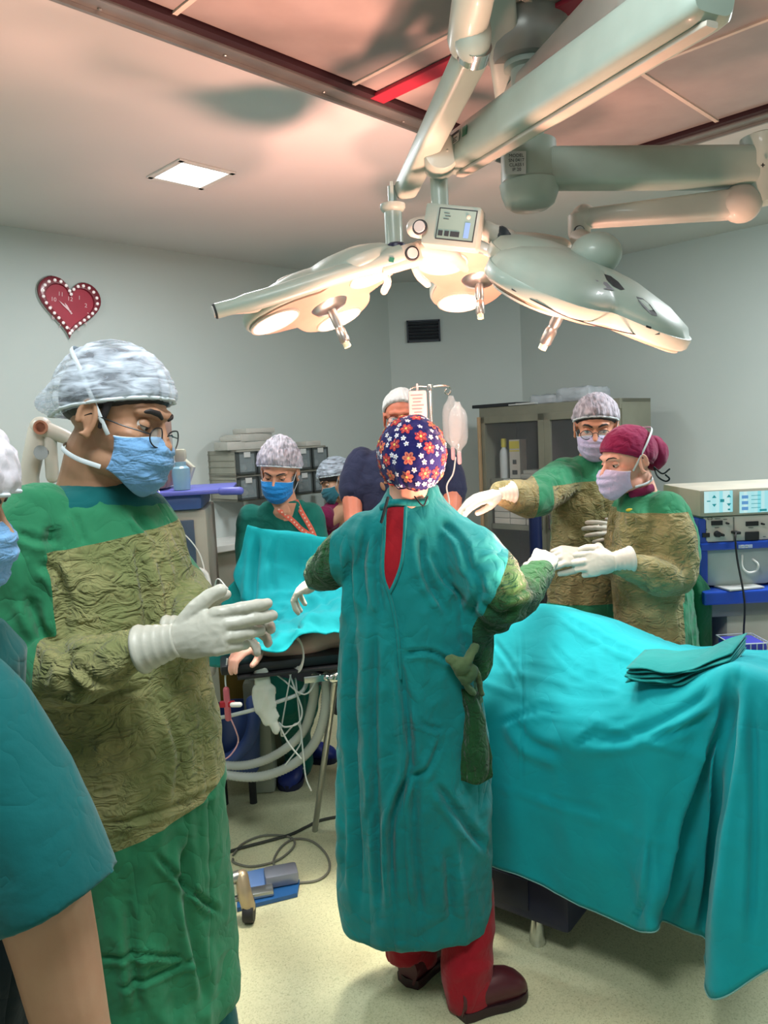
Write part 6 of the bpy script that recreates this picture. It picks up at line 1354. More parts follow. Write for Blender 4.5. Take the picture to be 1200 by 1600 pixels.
mb = MB(); mb.tube(cat_rom([at(648, 776, 1.985), at(661, 790, 1.98), at(668, 776, 2.0)], 5), .0022, 6); mb.build('neck_tie', m_darkc, p2); mb = MB(); mb.tube(cat_rom([at(606, 778, 2.0), at(600, 800, 1.97), at(596, 815, 1.96)], 5), .0045, 6); mb.build('neck_tie', m_darkc, p2)
ZH2 = at(650, 1440, Y2).z
fR, fRt, fL, fLt = atz(716, 1588, 0), atz(800, 1556, 0), atz(636, 1541, 0), atz(682, 1496, 0)
def foot_c(h, t_): d = (t_ - h).normalized(); return (h + d * .07)
dR, dL = (fRt - fR).normalized(), (fLt - fL).normalized(); cR, cL = foot_c(fR, fRt), foot_c(fL, fLt)
cR = Vector((at(732, 1560, fR.y + .03).x, fR.y + .05, 0)); cL = Vector((at(645, 1500, fL.y + .03).x, fL.y + .04, 0))
mb = MB()
mb.tube([at(728, 1380, 2.10), at(732, 1450, 2.06), at(730, 1500, 2.03), Vector((cR.x, cR.y, .12)), Vector((cR.x, cR.y - .01, .045))], [.075, .072, .070, .068, .068], 20); mb.tube([at(640, 1380, 2.14), at(640, 1450, 2.14), at(636, 1490, 2.14), Vector((cL.x + .0, cL.y + .01, .12)), Vector((cL.x + .02, cL.y + .03, .055))], [.072, .068, .062, .058, .058], 20)
me = remesh(mb, .007, 4); displace(me, lambda V, N: .006 * ridge(V * np.array([9, 9, 11]))); finish('trousers', me, m_redc, p2)
m_clog = plain('clog_burgundy', (74, 22, 30), .45, coat=.05); m_clogs = plain('clog_sole', (40, 16, 22), .5)
shoe('clog', Vector((fR.x, fR.y, 0)), dR, m_clog, p2, L=.215, W=.098, Hh=.098, sole=m_clogs); shoe('clog', Vector((fL.x, fL.y, 0)), dL, m_clog, p2, L=.245, W=.10, Hh=.095, sole=m_clogs)
glove(at(843, 893, 2.24), (.42, .85, .38), (.1, -.65, .75), False, p2, curl=((55, 70, 40),) * 4, thumb=((.5, .5, -.6), (.9, .1, -.5), (.9, -.2, -.3)), cuff=.05, cuff_dir=(-.62, -.5, -.45), s=1.0)
glove(at(502, 905, 2.38), (-.75, .45, -.40), (-.1, -.3, .9), True, p2, curl=((28, 40, 20),) * 4, cuff=.05, cuff_dir=(.05, -.8, .4), s=1.0)

# ---- the surgeon on the left
p1 = person('person in green gown, glasses and blue mask at left, gloved hands held together', (at(180, 1400, 1.5).x, 1.5, 0))
M1 = headM(at(180, 655, 1.50), (.95, -.19, -.30), (.22, .05, 1)); S1 = 1.06
mb = MB(); head_geo(mb, M1, S1); 
mb.tube([at(155, 700, 1.51), at(148, 740, 1.52), at(150, 790, 1.53)], [.060, .064, .085], 20); mb.ell(at(160, 860, 1.55), (.10, .08, .12));
body_mesh(mb, sk_olive, p1, M1, S1, .003)
eyes(M1, p1, sk_olive, S1, closed=.85, thick=1.3)
hair(M1, p1, m_hair, S1, puff=.003, z0=.005, tilt=.45, name='hair')
mb = MB(); P1_ = lambda x, y, z: M1 @ Vector((x * S1, y * S1, z * S1)); mb.tube([P1_(.077, .026, .05), P1_(.078, .022, .01), P1_(.076, .018, -.018)], [(.010, .004), (.008, .003), (.004, .002)], up=P1_(1, 0, 0) - P1_(0, 0, 0)); mb.build('sideburn', m_hair, p1)
cap(M1, p1, m_cap, S1, puff=.015, tilt=.42, z0=.016, gather=.03, bulge=[((-.1, -1, -.30), .055, .06)], name='bouffant_cap', seed=4, band=m_strap)
mask(M1, p1, m_maskb, S1, drop=-.006)
specs(M1, p1, S1, low=-.010)
yw = math.radians(47)
def r1(cx, py, rx, ry, Y=1.52): return (tuple(at(cx, py, Y)), rx, ry, yw)
rings = [r1(158, 772, .085, .075, 1.53), r1(158, 786, .125, .085, 1.53), r1(150, 806, .155, .095), r1(152, 840, .178, .112), r1(164, 900, .178, .130), r1(178, 980, .175, .138), r1(188, 1060, .178, .142), r1(202, 1140, .185, .148), r1(213, 1230, .186, .148), r1(222, 1330, .182, .145), r1(230, 1450, .182, .145), r1(240, 1570, .182, .145), r1(241, 1590, .178, .140)]
mb = MB(); gown_geo(mb, rings, [([at(60, 815, 1.44), at(42, 870, 1.42), at(44, 960, 1.42), at(58, 1040, 1.40), at(130, 1045, 1.33), at(240, 1003, 1.29)], [.075, .084, .078, .068, .056, .031]),
    ([at(214, 815, 1.64), at(238, 862, 1.68), at(282, 918, 1.64), at(298, 946, 1.52), at(296, 972, 1.44)], [.062, .062, .056, .046, .034])])
F1 = Vector((.73, -.68, 0)); S1v = Vector((.68, .73, 0)); c1 = at(175, 950, 1.52)
zt1, zb1 = at(200, 850, 1.4).z, at(260, 1290, 1.4).z
def pan1(V):
    d = V - np.array(c1); s_ = d @ np.array(S1v); f_ = d @ np.array(F1); z = V[:, 2]
    body_ = np.minimum.reduce([f_ - .015, s_ + .150 + .35 * np.clip(at(100, 1000, 1.4).z - z, 0, .2), zt1 + .10 * (s_ + .1) - z, z - (zb1 + .22 * (s_))])
    arm_ = np.minimum.reduce([V[:, 0] - at(96, 1050, 1.42).x, 1.43 - V[:, 1] + .06, z - at(100, 1105, 1.4).z, at(100, 985, 1.4).z - z + .10 * (V[:, 0] + .6)])
    arm2 = np.minimum.reduce([V[:, 0] - at(278, 900, 1.6).x, V[:, 2] - at(280, 985, 1.5).z, at(290, 905, 1.6).z - V[:, 2]])
    return np.maximum.reduce([body_, arm_, arm2])
L1G = [([(212, 850), (226, 920), (236, 1000)], .010, .012), ([(250, 870), (262, 940), (268, 980)], .009, .007), ([(285, 1310), (292, 1420), (322, 1570)], .012, .014), ([(238, 1330), (290, 1385), (345, 1428)], .007, .009), ([(200, 1400), (205, 1480), (215, 1580)], .012, .009), ([(150, 1500), (220, 1488), (300, 1498)], .006, .006), ([(180, 1540), (250, 1520), (310, 1490)], .006, .006),
    ([(60, 880), (90, 900), (110, 960)], .010, .010), ([(40, 930), (70, 990), (100, 1020)], .012, .010), ([(100, 1060), (150, 1085), (230, 1075)], .008, .010), ([(110, 1030), (160, 1062), (215, 1040)], .006, .008), ([(100, 1040), (120, 1020), (140, 1018)], .006, .007), ([(255, 1100), (280, 1180), (270, 1260)], .010, .008), ([(160, 1290), (240, 1270), (340, 1230)], .007, .007), ([(110, 800), (125, 830), (130, 850)], .008, .006), ([(205, 800), (230, 830), (250, 850)], .008, .008), ([(20, 830), (60, 845), (95, 840)], .008, .007)]
def f1(V, N):
    b_ = folds(V, N, .010, .0042, (8, 8, .9), (16, 16, 11), z_lo=.45, z_hi=1.2, grow=.8, seed=3)
    arm_ = np.clip((at(80, 1000, 1.4).x + .02 - V[:, 0]) / .04, 0, 1); fore_ = np.exp(-((V[:, 2] - at(100, 1040, 1.4).z) / .06) ** 2) * (V[:, 1] < 1.44)
    la_, lb2 = at(84, 850, 1.4), at(104, 1050, 1.4); tt = np.clip((V[:, 2] - la_.z) / (lb2.z - la_.z), 0, 1); dx = V[:, 0] / V[:, 1] * 1.4 - (la_.x + (lb2.x - la_.x) * tt)
    vis = (N[:, 1] < .2) * (V[:, 2] < la_.z + .03) * (V[:, 2] > lb2.z - .01)
    b_ = b_ - .012 * np.exp(-(dx / .012) ** 2) * vis + grooves(V, N, L1G)
    return b_ + .006 * fore_ * ridge(V * np.array([22, 22, 12]) + 4)
g1 = garment('gown', mb, m_gown, p1, voxel=.0062, fold=f1, panel=pan1)
# collar edge and dark scrub top under it
mb = MB(); mb.loft([ringl(c, rx, ry, yaw) for c, rx, ry, yaw in [r1(150, 752, .070, .062, 1.53), r1(152, 762, .092, .075, 1.53), r1(155, 782, .13, .088, 1.53), r1(158, 805, .15, .09, 1.53)]]); me = remesh(mb, .006, 4); finish('scrub_top', me, m_scrub, p1)
mb = MB(); mb.tube([at(300, 925, 1.60), at(300, 950, 1.54)], [.044, .036]); 
legs(p1, [(at(230, 1600, 1.46).x, 1.42), (at(330, 1600, 1.6).x, 1.60)], [(at(230, 1500, 1.48).x, 1.46), (at(300, 1500, 1.58).x, 1.57)], m_scrub, dirs=[(.7, -.6), (.8, -.5)], r=(.085, .07, .06))
mb = MB(); mb.ell(on2(217, 812, .002, g1) if on2(217, 812, .002, g1) else at(217, 812, 1.4), (.010, .004, .006)); mb.build('yellow_tag', m_yel, p1)
glove(at(268, 1002, 1.27), (1, -.04, .17), (.0, -1, .22), False, p1, curl=((12, 22, 12), (20, 30, 20), (30, 40, 25), (38, 45, 25)), spread=(0, -.5, -1.5, -2.5), thumb=((.70, .62, .05), (.88, .48, -.05), (.96, .25, -.05)), cuff=.058, cuff_dir=(-1, .12, -.24), s=.97, fat=1.22, cr=(.043, .040), voxel=.0022)
glove(at(300, 985, 1.40), (1, -.18, .12), (.1, 1, .35), True, p1, curl=((18, 30, 20), (16, 30, 20), (20, 30, 20), (25, 30, 20)), spread=(4, 1, -3, -8), thumb=((.62, .70, .0), (.85, .45, -.1), (.9, .3, -.1)), cuff=.05, s=.98, fat=1.05)

# ---- the helper behind on the right, arm stretched out
Y4 = 3.12
p4 = person('person in green and khaki gown stretching a gloved arm before the grey cupboard', (at(915, 1200, Y4).x, Y4, 0))
M4 = headM(at(931, 668, 3.10), (-.28, -.92, -.22), (0, -.1, 1))
mb = MB(); head_geo(mb, M4); mb.tube([at(932, 690, 3.12), at(930, 730, 3.15)], [.056, .075]); mb.ell(at(928, 770, 3.17), (.15, .09, .12)); body_mesh(mb, sk_warm, p4, M4, voxel=.0045)
eyes(M4, p4, sk_warm, closed=.45); hair(M4, p4, m_hair, puff=.002, z0=.008, tilt=.45)
cap(M4, p4, m_cap2, puff=.014, tilt=.42, z0=.022, gather=.035, name='bouffant_cap', seed=9, band=m_strap); mask(M4, p4, m_maskl, drop=-.004)
specs(M4, p4, low=-.004)
rings = [gr(900, 960, 712, 3.14, .75), gr(885, 975, 722, 3.14, .6), gr(868, 992, 742, 3.14, .5), gr(862, 996, 780, 3.13, .55), gr(862, 985, 830, 3.12, .6), gr(858, 985, 900, 3.12, .62), gr(856, 990, 980, 3.12, .62), gr(852, 1000, 1200, 3.12, .62), gr(850, 1005, 1290, 3.12, .62)]
mb = MB(); gown_geo(mb, rings, [([at(885, 745, 3.13), at(858, 762, 3.02), at(832, 780, 2.90), at(808, 775, 2.82), at(784, 770, 2.76)], [.082, .080, .072, .062, .044]), ([at(982, 745, 3.16), at(1005, 800, 3.14), at(1000, 850, 3.05), at(960, 845, 2.95)], [.075, .07, .06, .045])])
def pan4(V):
    z, x = V[:, 2], V[:, 0]; b_ = np.minimum.reduce([at(900, 752, 3.1).z - z, z - at(900, 948, 3.0).z, 3.12 - V[:, 1], x - at(858, 900, 3.0).x]); a_ = np.minimum(at(833, 770, 2.9).x + .1 * (z - 1.3) - x, 3.1 - V[:, 1]); return np.maximum(b_, a_)
g4 = garment('gown', mb, m_gown3, p4, voxel=.009, fold=lambda V, N: folds(V, N, .008, .005, (10, 10, 1.2), (15, 15, 15), seed=7), panel=pan4)
legs(p4, [(at(900, 1200, 3.1).x, 3.1), (at(960, 1200, 3.15).x, 3.16)], [(at(900, 1200, 3.1).x, 3.1), (at(960, 1200, 3.15).x, 3.16)], m_scrub, z_top=.6)
glove(at(782, 770, 2.74), (-.93, -.25, -.20), (-.2, -.35, .9), False, p4, curl=((16, 18, 10), (18, 20, 12), (20, 22, 12), (22, 24, 14)), spread=(2, 0, -1, -4), thumb=((.85, .15, -.5), (.97, -.1, -.3), (.97, -.1, -.2)), cuff=.05, cuff_dir=(.95, .25, .0), s=1.0, cr=(.046, .038), voxel=.003)
glove(at(985, 838, 2.98), (-.85, -.20, .25), (.1, -.8, .5), True, p4, curl=((20, 20, 10),) * 4, spread=(8, 3, -3, -9), cuff=.05, cuff_dir=(.9, .3, -.2), s=1.0, voxel=.003)

# ---- the woman in the maroon cap on the right
Y3 = 2.68
p3 = person('person in green gown and maroon tied cap, seen from the side at the right', (at(1030, 1200, Y3).x, Y3, 0))
M3 = headM(at(980, 722, 2.66), (-.93, -.33, -.14), (-.06, 0, 1))
mb = MB(); head_geo(mb, M3, .97); mb.tube([at(995, 745, 2.68), at(1003, 775, 2.70), at(1008, 800, 2.71)], [.050, .056, .08]); mb.ell(at(1015, 840, 2.72), (.12, .11, .12)); body_mesh(mb, sk_fair, p3, M3, .97, voxel=.004)
eyes(M3, p3, sk_fair, .97, closed=.55, thick=.6)
cap(M3, p3, m_capm, .97, puff=.008, tilt=.48, z0=.010, gather=.006, name='tied_cap', seed=3, bulge=[((0, -1, -.15), .05, .05)])
mb = MB(); mb.ell(at(1022, 708, 2.70), (.045, .045, .058)); me = remesh(mb, .006, 2); displace(me, lambda V, N: .005 * ridge(V * np.array([25, 25, 8]))); finish('cap_bun', me, m_capm, p3)
mask(M3, p3, m_maskl, .97, drop=-.004)
mb = MB(); mb.tube(cat_rom([at(1022, 730, 2.64), at(1035, 740, 2.6), at(1046, 733, 2.6)], 5), .003, 6); mb.build('cap_tie', m_darkc, p3); mb = MB(); mb.tube(cat_rom([at(1022, 732, 2.64), at(1028, 745, 2.6), at(1040, 752, 2.6), at(1046, 748, 2.6), at(1040, 742, 2.6)], 5), .003, 6); mb.build('cap_tie', m_darkc, p3)
yw3 = math.radians(62)
def r3(cx, py, rx, ry, Y=2.70): return (tuple(at(cx - 8, py, Y)), rx * .94, ry * .90, yw3)
rings = [r3(1008, 768, .085, .075), r3(1012, 780, .12, .085), r3(1018, 798, .17, .10), r3(1022, 830, .185, .125), r3(1022, 880, .175, .14), r3(1028, 940, .175, .145), r3(1035, 1000, .18, .15), r3(1042, 1100, .19, .155), r3(1046, 1250, .20, .16), r3(1048, 1380, .20, .16)]
mb = MB(); gown_geo(mb, rings, [([at(1040, 800, 2.60), at(1052, 845, 2.56), at(1054, 892, 2.54), at(1030, 900, 2.50), at(965, 878, 2.46)], [.072, .082, .076, .066, .038]), ([at(985, 800, 2.82), at(975, 850, 2.84), at(965, 880, 2.76), at(925, 870, 2.62)], [.07, .065, .055, .038])])
c3 = at(1020, 900, 2.70)
def pan3(V):
    F3 = np.array([-.88, -.47, 0]); d = V - np.array(c3); f_ = d @ F3; z = V[:, 2]
    b_ = np.minimum.reduce([f_ - .02, at(1000, 800, 2.6).z - z]); a_ = np.minimum.reduce([at(1082, 850, 2.5).x - V[:, 0], 2.62 - V[:, 1], at(1050, 868, 2.5).z - z + .0 * z, z - at(1050, 950, 2.5).z]); return np.maximum(b_, a_)
g3 = garment('gown', mb, m_gown3, p3, voxel=.008, fold=lambda V, N: folds(V, N, .008, .005, (10, 10, 1.2), (16, 16, 15), z_hi=1.4, seed=11), panel=pan3)
legs(p3, [(at(1030, 1200, 2.62).x, 2.62), (at(1040, 1200, 2.8).x, 2.8)], [(at(1030, 1200, 2.62).x, 2.62), (at(1040, 1200, 2.8).x, 2.8)], m_maroon, z_top=.6, dirs=[(-1, -.3), (-1, -.3)])
mb = MB(); mb.tube([at(985, 772, 2.62), at(1005, 768, 2.61), at(1020, 762, 2.63)], [(.006, .014)] * 3, 10); mb.build('shirt_collar', m_maroon, p3)
mb = MB(); q = on2(984, 797, .002, g3); mb.ell(q if q is not None else at(984, 797, 2.5), (.014, .004, .006)); mb.build('yellow_tag', m_yel, p3)
# the open back flap of her gown
G = surf([[(1068, 880, 2.74), (1082, 885, 2.72), (1096, 900, 2.74)], [(1072, 930, 2.74), (1092, 930, 2.71), (1110, 925, 2.74)], [(1076, 980, 2.74), (1094, 980, 2.71), (1112, 975, 2.74)], [(1078, 1060, 2.74), (1096, 1060, 2.71), (1113, 1060, 2.74)]], 6, 8)
sheet('back_flap', G, cloth('flap_green', (30, 112, 72)), p3, fn=lambda V, N: .004 * ridge(V * np.array([12, 12, 4])))
glove(at(962, 877, 2.44), (-.96, -.20, -.02), (.15, -.95, .20), True, p3, curl=((60, 75, 40), (62, 75, 40), (64, 75, 40), (66, 75, 40)), thumb=((.6, .6, -.3), (.9, .1, -.5), (.8, -.2, -.5)), cuff=.055, cuff_dir=(.95, .15, .06), s=1.02, fat=1.1, cr=(.042, .036), voxel=.003)
glove(at(918, 868, 2.58), (-.96, -.22, .06), (.1, -.75, .65), False, p3, curl=((25, 45, 30), (35, 50, 30), (40, 50, 30), (45, 50, 30)), thumb=((.7, .5, -.4), (.95, .1, -.25), (.95, .0, -.2)), cuff=.05, cuff_dir=(.95, .25, .0), s=1.0, fat=1.1, cr=(.042, .036), voxel=.003)

# ---- the older man behind the infusion stand
Y5 = 3.75
p5 = person('person with white hair in dark navy t-shirt behind the infusion stand', (at(628, 1200, Y5).x, Y5, 0))
M5 = headM(at(628, 652, 3.70), (-.10, -.96, -.12), (0, 0, 1)); sk5 = skin_mat('skin_ruddy', (214, 132, 104))
mb = MB(); head_geo(mb, M5, 1.04); mb.tube([at(628, 680, 3.74), at(628, 715, 3.77)], [.060, .085]); mb.ell(at(628, 760, 3.80), (.20, .10, .14))
mb.tube([at(556, 735, 3.76), at(550, 770, 3.74), at(552, 815, 3.66), at(580, 850, 3.5)], [.055, .052, .045, .034]); mb.tube([at(702, 735, 3.76), at(706, 780, 3.7), at(704, 830, 3.6), at(690, 860, 3.5)], [.055, .05, .045, .034])
mb.tube([at(628, 760, 3.80), at(556, 735, 3.76)], .05); mb.tube([at(628, 760, 3.80), at(702, 735, 3.76)], .05)
mb2 = MB(); hand_geo(mb, at(580, 850, 3.5), (.5, -.6, -.2), (0, 0, 1), False); hand_geo(mb, at(690, 860, 3.5), (-.5, -.6, -.2), (0, 0, 1), True)
body_mesh(mb, sk5, p5, M5, 1.04, voxel=.0045)
eyes(M5, p5, sk5, 1.04, closed=.35, brow=None)
cap(M5, p5, m_hairw, 1.04, puff=.010, tilt=.75, z0=.020, gather=.03, name='hair', seed=5, rim_=False)
specs(M5, p5, 1.04); 
rings = [gr(600, 656, 694, 3.77, .8), gr(585, 672, 702, 3.77, .6), gr(556, 700, 716, 3.77, .45), gr(548, 708, 750, 3.77, .48), gr(560, 698, 800, 3.78, .6), gr(562, 698, 880, 3.78, .6), gr(562, 698, 980, 3.78, .55)]
mb = MB(); gown_geo(mb, rings, [([at(565, 722, 3.77), at(556, 745, 3.76), at(553, 768, 3.75)], [.075, .075, .078]), ([at(692, 722, 3.77), at(702, 745, 3.76), at(705, 768, 3.74)], [.075, .075, .078])])
garment('t_shirt', mb, m_navyc, p5, voxel=.009, fold=lambda V, N: folds(V, N, .006, .003, (9, 9, 3), (12, 12, 12), seed=2))
legs(p5, [(at(605, 1000, 3.75).x, 3.75), (at(655, 1000, 3.75).x, 3.75)], [(at(605, 1000, 3.75).x, 3.78), (at(655, 1000, 3.75).x, 3.78)], m_darkc, z_top=.8, r=(.10, .08, .06))
mb = MB()
for sx, sy, a in ((600, 742, .5), (606, 752, -.4), (598, 760, 1.2)):
    q = on2(sx, sy, .003, [c for c in p5.children if c.name.startswith('t_shirt')][0]); 
    if q is not None: mb.ell(q, (.022, .003, .010), Matrix.Rotation(a, 3, 'Y'))
if mb.v: mb.build('shirt_print', plain('print_tan', (150, 110, 84), .8), p5)

# ---- the woman in teal scrubs at the patient's head
Y7 = 3.40
p7 = person('person in teal scrubs with orange lanyard and bright blue mask behind the raised drape', (at(440, 1200, Y7).x, Y7, 0))
M7 = headM(at(437, 738, 3.36), (-.16, -.92, -.34), (.06, -.2, 1))
mb = MB(); head_geo(mb, M7, .97); mb.tube([at(440, 762, 3.38), at(443, 795, 3.40)], [.050, .07]); mb.ell(at(440, 840, 3.45), (.10, .06, .10)); body_mesh(mb, sk_warm, p7, M7, .97, voxel=.0045)
eyes(M7, p7, sk_warm, .97, closed=.75, thick=.8); hair(M7, p7, m_hair, .97, puff=.003, z0=.018, tilt=.5)
cap(M7, p7, m_cap2, .97, puff=.022, tilt=.45, z0=.020, gather=.03, name='bouffant_cap', seed=6, band=m_strap, bulge=[((0, -.4, 1), .02, .3)]); mask(M7, p7, m_maskbb, .97, ties=False, ear=True)
rings = [gr(414, 472, 782, 3.40, .8), gr(402, 480, 792, 3.41, .6), gr(392, 488, 808, 3.42, .5), gr(388, 494, 840, 3.42, .5), gr(386, 500, 900, 3.42, .55), gr(386, 500, 960, 3.42, .6), gr(384, 502, 1040, 3.42, .6)]
mb = MB(); gown_geo(mb, rings, [([at(392, 808, 3.42), at(388, 850, 3.40), at(390, 905, 3.32), at(405, 935, 3.2)], [.060, .058, .050, .045]), ([at(484, 808, 3.42), at(490, 850, 3.40), at(492, 900, 3.34), at(490, 930, 3.2)], [.068, .066, .055, .045])])
g7 = garment('scrub_top', mb, m_scrubf, p7, voxel=.008, fold=lambda V, N: folds(V, N, .006, .003, (9, 9, 3), (12, 12, 12), seed=8))
patch('neckline', dens([(424, 463, 786), (430, 460, 796), (437, 457, 806), (444, 452, 814)], 4), sk_warm, p7, g7, .002)
m_lan = plain('lanyard_orange', (212, 96, 74), .7); m_lan2 = plain('lanyard_print', (232, 190, 170), .7)
ln = None
for pts in ([(425, 782), (436, 796), (448, 806), (460, 816), (470, 826), (484, 836), (494, 846)], [(456, 768), (462, 782), (470, 798), (478, 812), (486, 826), (492, 840)]):
    P_ = [on2(x, y, .005, g7) for x, y in pts]; P_ = [p for p in P_ if p is not None]; mb = MB(); mb.tube(cat_rom(P_, 6), [(.011, .0012)] * (6 * (len(P_) - 1) + 1), 8, up=(0, -1, .2)); 
    mb.mat(1)
    for q in cat_rom(P_, 5)[1::2]: mb.box(Vector(q) + Vector((0, -.0025, .0)), (.007, .001, .007), Matrix.Rotation(.6, 3, 'Y'))
    ln = mb.build('lanyard', [m_lan, m_lan2], p7)
m_croc = plain('clog_blue', (16, 40, 120), .45)
fa, fb = atz(457, 1225, 0), atz(480, 1188, 0)
mb = MB(); mb.tube([at(440, 1000, 3.40), at(450, 1100, 3.34), Vector((at(456, 1200, 3.3).x, fa.y + .10, .15)), Vector((at(456, 1200, 3.3).x, fa.y + .10, .055))], [.10, .075, .066, .066], 18); mb.tube([at(475, 1000, 3.45), at(474, 1100, 3.46), (fb.x - .04, fb.y + .02, .15), (fb.x - .04, fb.y + .02, .06)], [.10, .07, .06, .058], 18)
me = remesh(mb, .009, 4); displace(me, lambda V, N: .006 * ridge(V * np.array([9, 9, 9]))); finish('trousers', me, m_scrubf, p7)
shoe('blue_clog', Vector((fa.x + .01, fa.y + .17, 0)), (-.10, -1), m_croc, p7, L=.25, W=.115, Hh=.10, sole=plain('clog_navy', (14, 22, 60), .5), strap=True); shoe('blue_clog', Vector((fb.x - .09, fb.y + .03, 0)), (1, -.25), m_croc, p7, L=.25, W=.11, Hh=.095, sole=plain('clog_navy', (14, 22, 60), .5), strap=True)

# ---- the helper in maroon far behind
Y6 = 4.55
p6 = person('person in maroon top and teal mask standing at the far counter', (at(535, 1200, Y6).x, Y6, 0))
M6 = headM(at(526, 750, 4.5), (-.82, -.30, -.42), (-.3, 0, 1))
mb = MB(); head_geo(mb, M6, .98); mb.tube([at(534, 765, 4.52), at(540, 790, 4.54)], [.05, .07]); mb.tube([at(530, 800, 4.5), at(516, 812, 4.42), at(508, 806, 4.42), at(502, 802, 4.44)], [.055, .045, .035, .028]); mb.ell(at(542, 815, 4.56), (.14, .10, .10)); hand_geo(mb, at(502, 802, 4.44), (-1, .2, 0), (0, 0, 1), False)
body_mesh(mb, sk_tan, p6, M6, .98, voxel=.006); hair(M6, p6, m_hair, .98, puff=.006, z0=-.02, tilt=.55); eyes(M6, p6, sk_tan, .98, closed=.8)
cap(M6, p6, m_cap, .98, puff=.016, tilt=.42, z0=.022, gather=.06, name='bouffant_cap', seed=1, band=m_strap); mask(M6, p6, m_maskt, .98, ties=False, ear=True)
rings = [gr(522, 560, 782, 4.55, .8), gr(512, 572, 790, 4.55, .7), gr(506, 582, 806, 4.56, .6), gr(503, 586, 835, 4.56, .6), gr(506, 586, 900, 4.56, .6), gr(505, 588, 960, 4.56, .6)]
mb = MB(); gown_geo(mb, rings, [([at(522, 798, 4.52), at(514, 812, 4.46), at(508, 806, 4.42)], [.07, .065, .06]), ([at(570, 798, 4.6), at(582, 830, 4.6), at(578, 870, 4.5)], [.07, .06, .055])]); garment('scrub_top', mb, m_maroon, p6, voxel=.010, fold=lambda V, N: folds(V, N, .006, .003))
legs(p6, [(at(530, 1000, 4.55).x, 4.5), (at(565, 1000, 4.55).x, 4.6)], [(at(530, 1000, 4.55).x, 4.5), (at(565, 1000, 4.55).x, 4.6)], m_maroon, z_top=.8, r=(.10, .08, .06))

# ---- the person cut off by the left edge of the picture
p8 = person('person cut off by the left edge, teal scrubs, bare arm hanging down', (at(-150, 1400, 1.02).x, 1.02, 0))
M8 = headM(at(-118, 790, 1.02), (.95, .22, -.25), (.2, 0, 1))
mb = MB(); head_geo(mb, M8, .98); mb.tube([at(-125, 850, 1.02), at(-150, 930, 1.03), at(-165, 990, 1.03)], [.05, .055, .08]); mb.ell(at(-170, 1080, 1.05), (.12, .14, .12)); A_ = [at(-45, 1130, .96), at(20, 1260, .95), at(72, 1420, .93), at(118, 1620, .92), at(150, 1720, .93), at(240, 1790, 1.02), at(350, 1830, 1.12)]
mb.tube(cat_rom([at(-150, 1080, 1.0)] + A_, 3), list(np.interp(np.linspace(0, 7, 22), range(8), [.06, .06, .058, .056, .044, .044, .038, .028])), 18); hand_geo(mb, A_[-1], (.8, .5, -.2), (-.2, -.3, 1), False)
body_mesh(mb, sk_tan, p8, M8, .98, voxel=.0045)
hair(M8, p8, m_hair, .98); eyes(M8, p8, sk_tan, .98, closed=.6); cap(M8, p8, gauze('bouffant_cap_white', (226, 222, 232), .6, 1.0, 26), .98, puff=.024, tilt=.42, z0=-.012, gather=.03, name='bouffant_cap', seed=8, band=m_strap); mask(M8, p8, m_maskb, .98)
mb = MB(); yw8 = math.radians(70)
for_r = [(at(-165, 985, 1.03), .10, .08), (at(-168, 1005, 1.03), .16, .10), (at(-170, 1060, 1.03), .20, .12), (at(-170, 1200, 1.04), .19, .13), (at(-160, 1400, 1.04), .19, .14), (at(-150, 1540, 1.05), .20, .15)]
mb.loft([ringl(tuple(c), a, b_, yw8) for c, a, b_ in for_r])
mb.tube(cat_rom([at(-110, 1060, .98), at(-50, 1130, .96), at(20, 1260, .945), at(82, 1405, .93)], 4), list(np.interp(np.linspace(0, 3, 13), range(4), [.07, .080, .084, .088])), 24, round_ends=False)
def f8(V, N): return folds(V, N, .006, .002, (7, 7, 2), (10, 10, 8), z_lo=.8, z_hi=1.4, grow=.5, seed=6)
g8 = garment('scrub_top', mb, m_scrub, p8, voxel=.006, fold=f8)
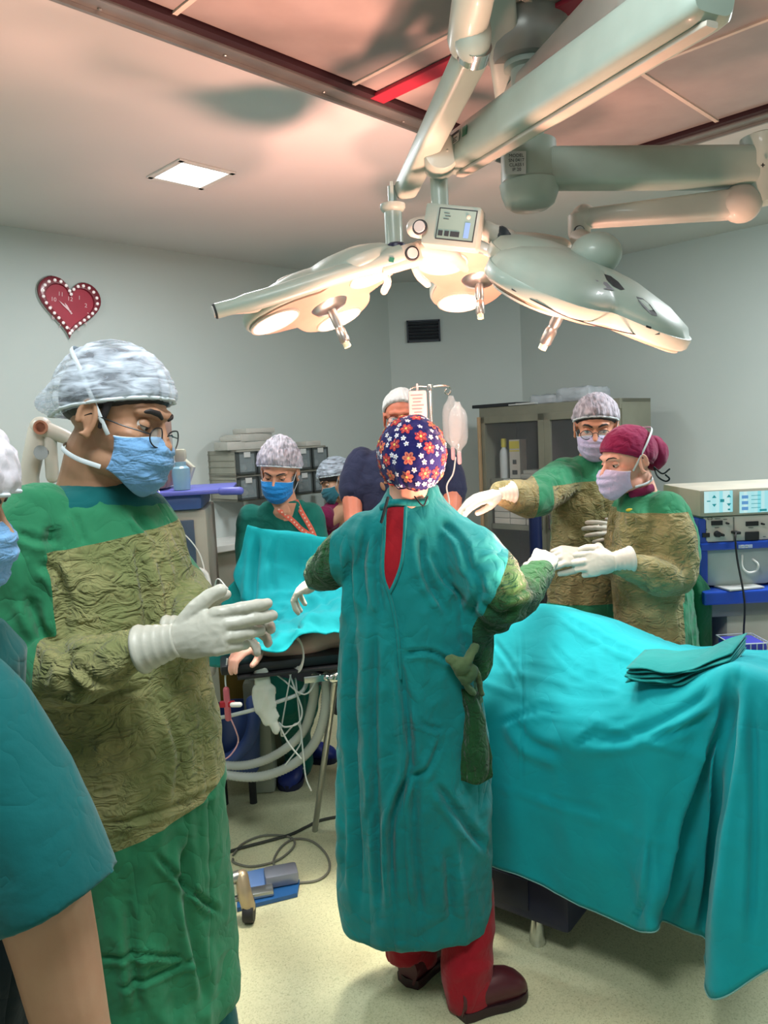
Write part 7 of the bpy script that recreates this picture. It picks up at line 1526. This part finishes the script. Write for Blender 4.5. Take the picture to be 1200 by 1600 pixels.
mb = MB(); mb.tube(cat_rom([on2(x, y, .004, g8) for x, y in ((2, 1466), (40, 1448), (90, 1420), (140, 1388), (184, 1350)) if on2(x, y, .004, g8) is not None], 5), .003, 8) if on2(90, 1418, .004, g8) is not None else mb.ell(at(-300, 1400, 1), .01); mb.build('sleeve_hem', m_scrub, g8)
legs(p8, [(at(-120, 1600, .98).x, .98), (at(-180, 1600, 1.15).x, 1.15)], [(at(-60, 1560, .99).x, 1.0), (at(-160, 1560, 1.12).x, 1.12)], m_darkc, z_top=.92, r=(.105, .08, .065), dirs=[(1, .1), (1, .1)])

# ---- the patient on the table
pt = person('person lying on the table under turquoise drapes, one bare arm on the arm board', (at(560, 960, 2.9).x, 2.95, ZT), )
hd = tp(-1.12, .05, ZT + .10); M0 = headM(hd, (0, 0, 1), (-.79, .61, 0)); mb = MB(); head_geo(mb, M0, 1.0); mb.tube([hd + TD * .10, hd + TD * .20], [.055, .08])
mb.ell(tp(-.62, 0, ZT + .095), (.30, .19, .10), RT); mb.ell(tp(-.15, 0, ZT + .095), (.34, .18, .10), RT)
for q in (-1, 1): mb.tube([tp(-.05, q * .09 - .08, ZT + .03), tp(.35, q * .09 - .12, ZT + .0), tp(.62, q * .09 - .14, ZT - .02)], [.075, .055, .04]); 
sh_ = tp(-.80, .17, ZT + .10); ap = [sh_, at(545, 985, 2.78), at(510, 992, 2.72), at(478, 1008, 2.68), at(440, 1014, 2.66), at(410, 1012, 2.64)]
mb.tube(cat_rom(ap, 4), list(np.interp(np.linspace(0, 5, 21), range(6), [.07, .064, .052, .040, .032, .027])), 18)
hand_geo(mb, at(408, 1008, 2.63), (-.72, -.60, -.05), (-.1, -.2, 1), False, fat=1.25, s=.88, curl=((30, 40, 20), (32, 44, 24), (36, 46, 24), (38, 46, 24)))
body_mesh(mb, sk_pat, pt, M0, voxel=.0045)
q = at(364, 1004, 2.58); mb = MB(); RQ = Matrix.Rotation(.55, 3, 'Y'); mb.box(q, (.026, .022, .040), RQ, .004); o = mb.build('pulse_oximeter', m_whitep); tag(o, 'small white fingertip sensor with a dark display on the finger of the patient', 'sensor'); mb = MB(); mb.box(q + Vector((0, -.0115, 0)), (.014, .001, .022), RQ); mb.build('display', m_dark, o, False)
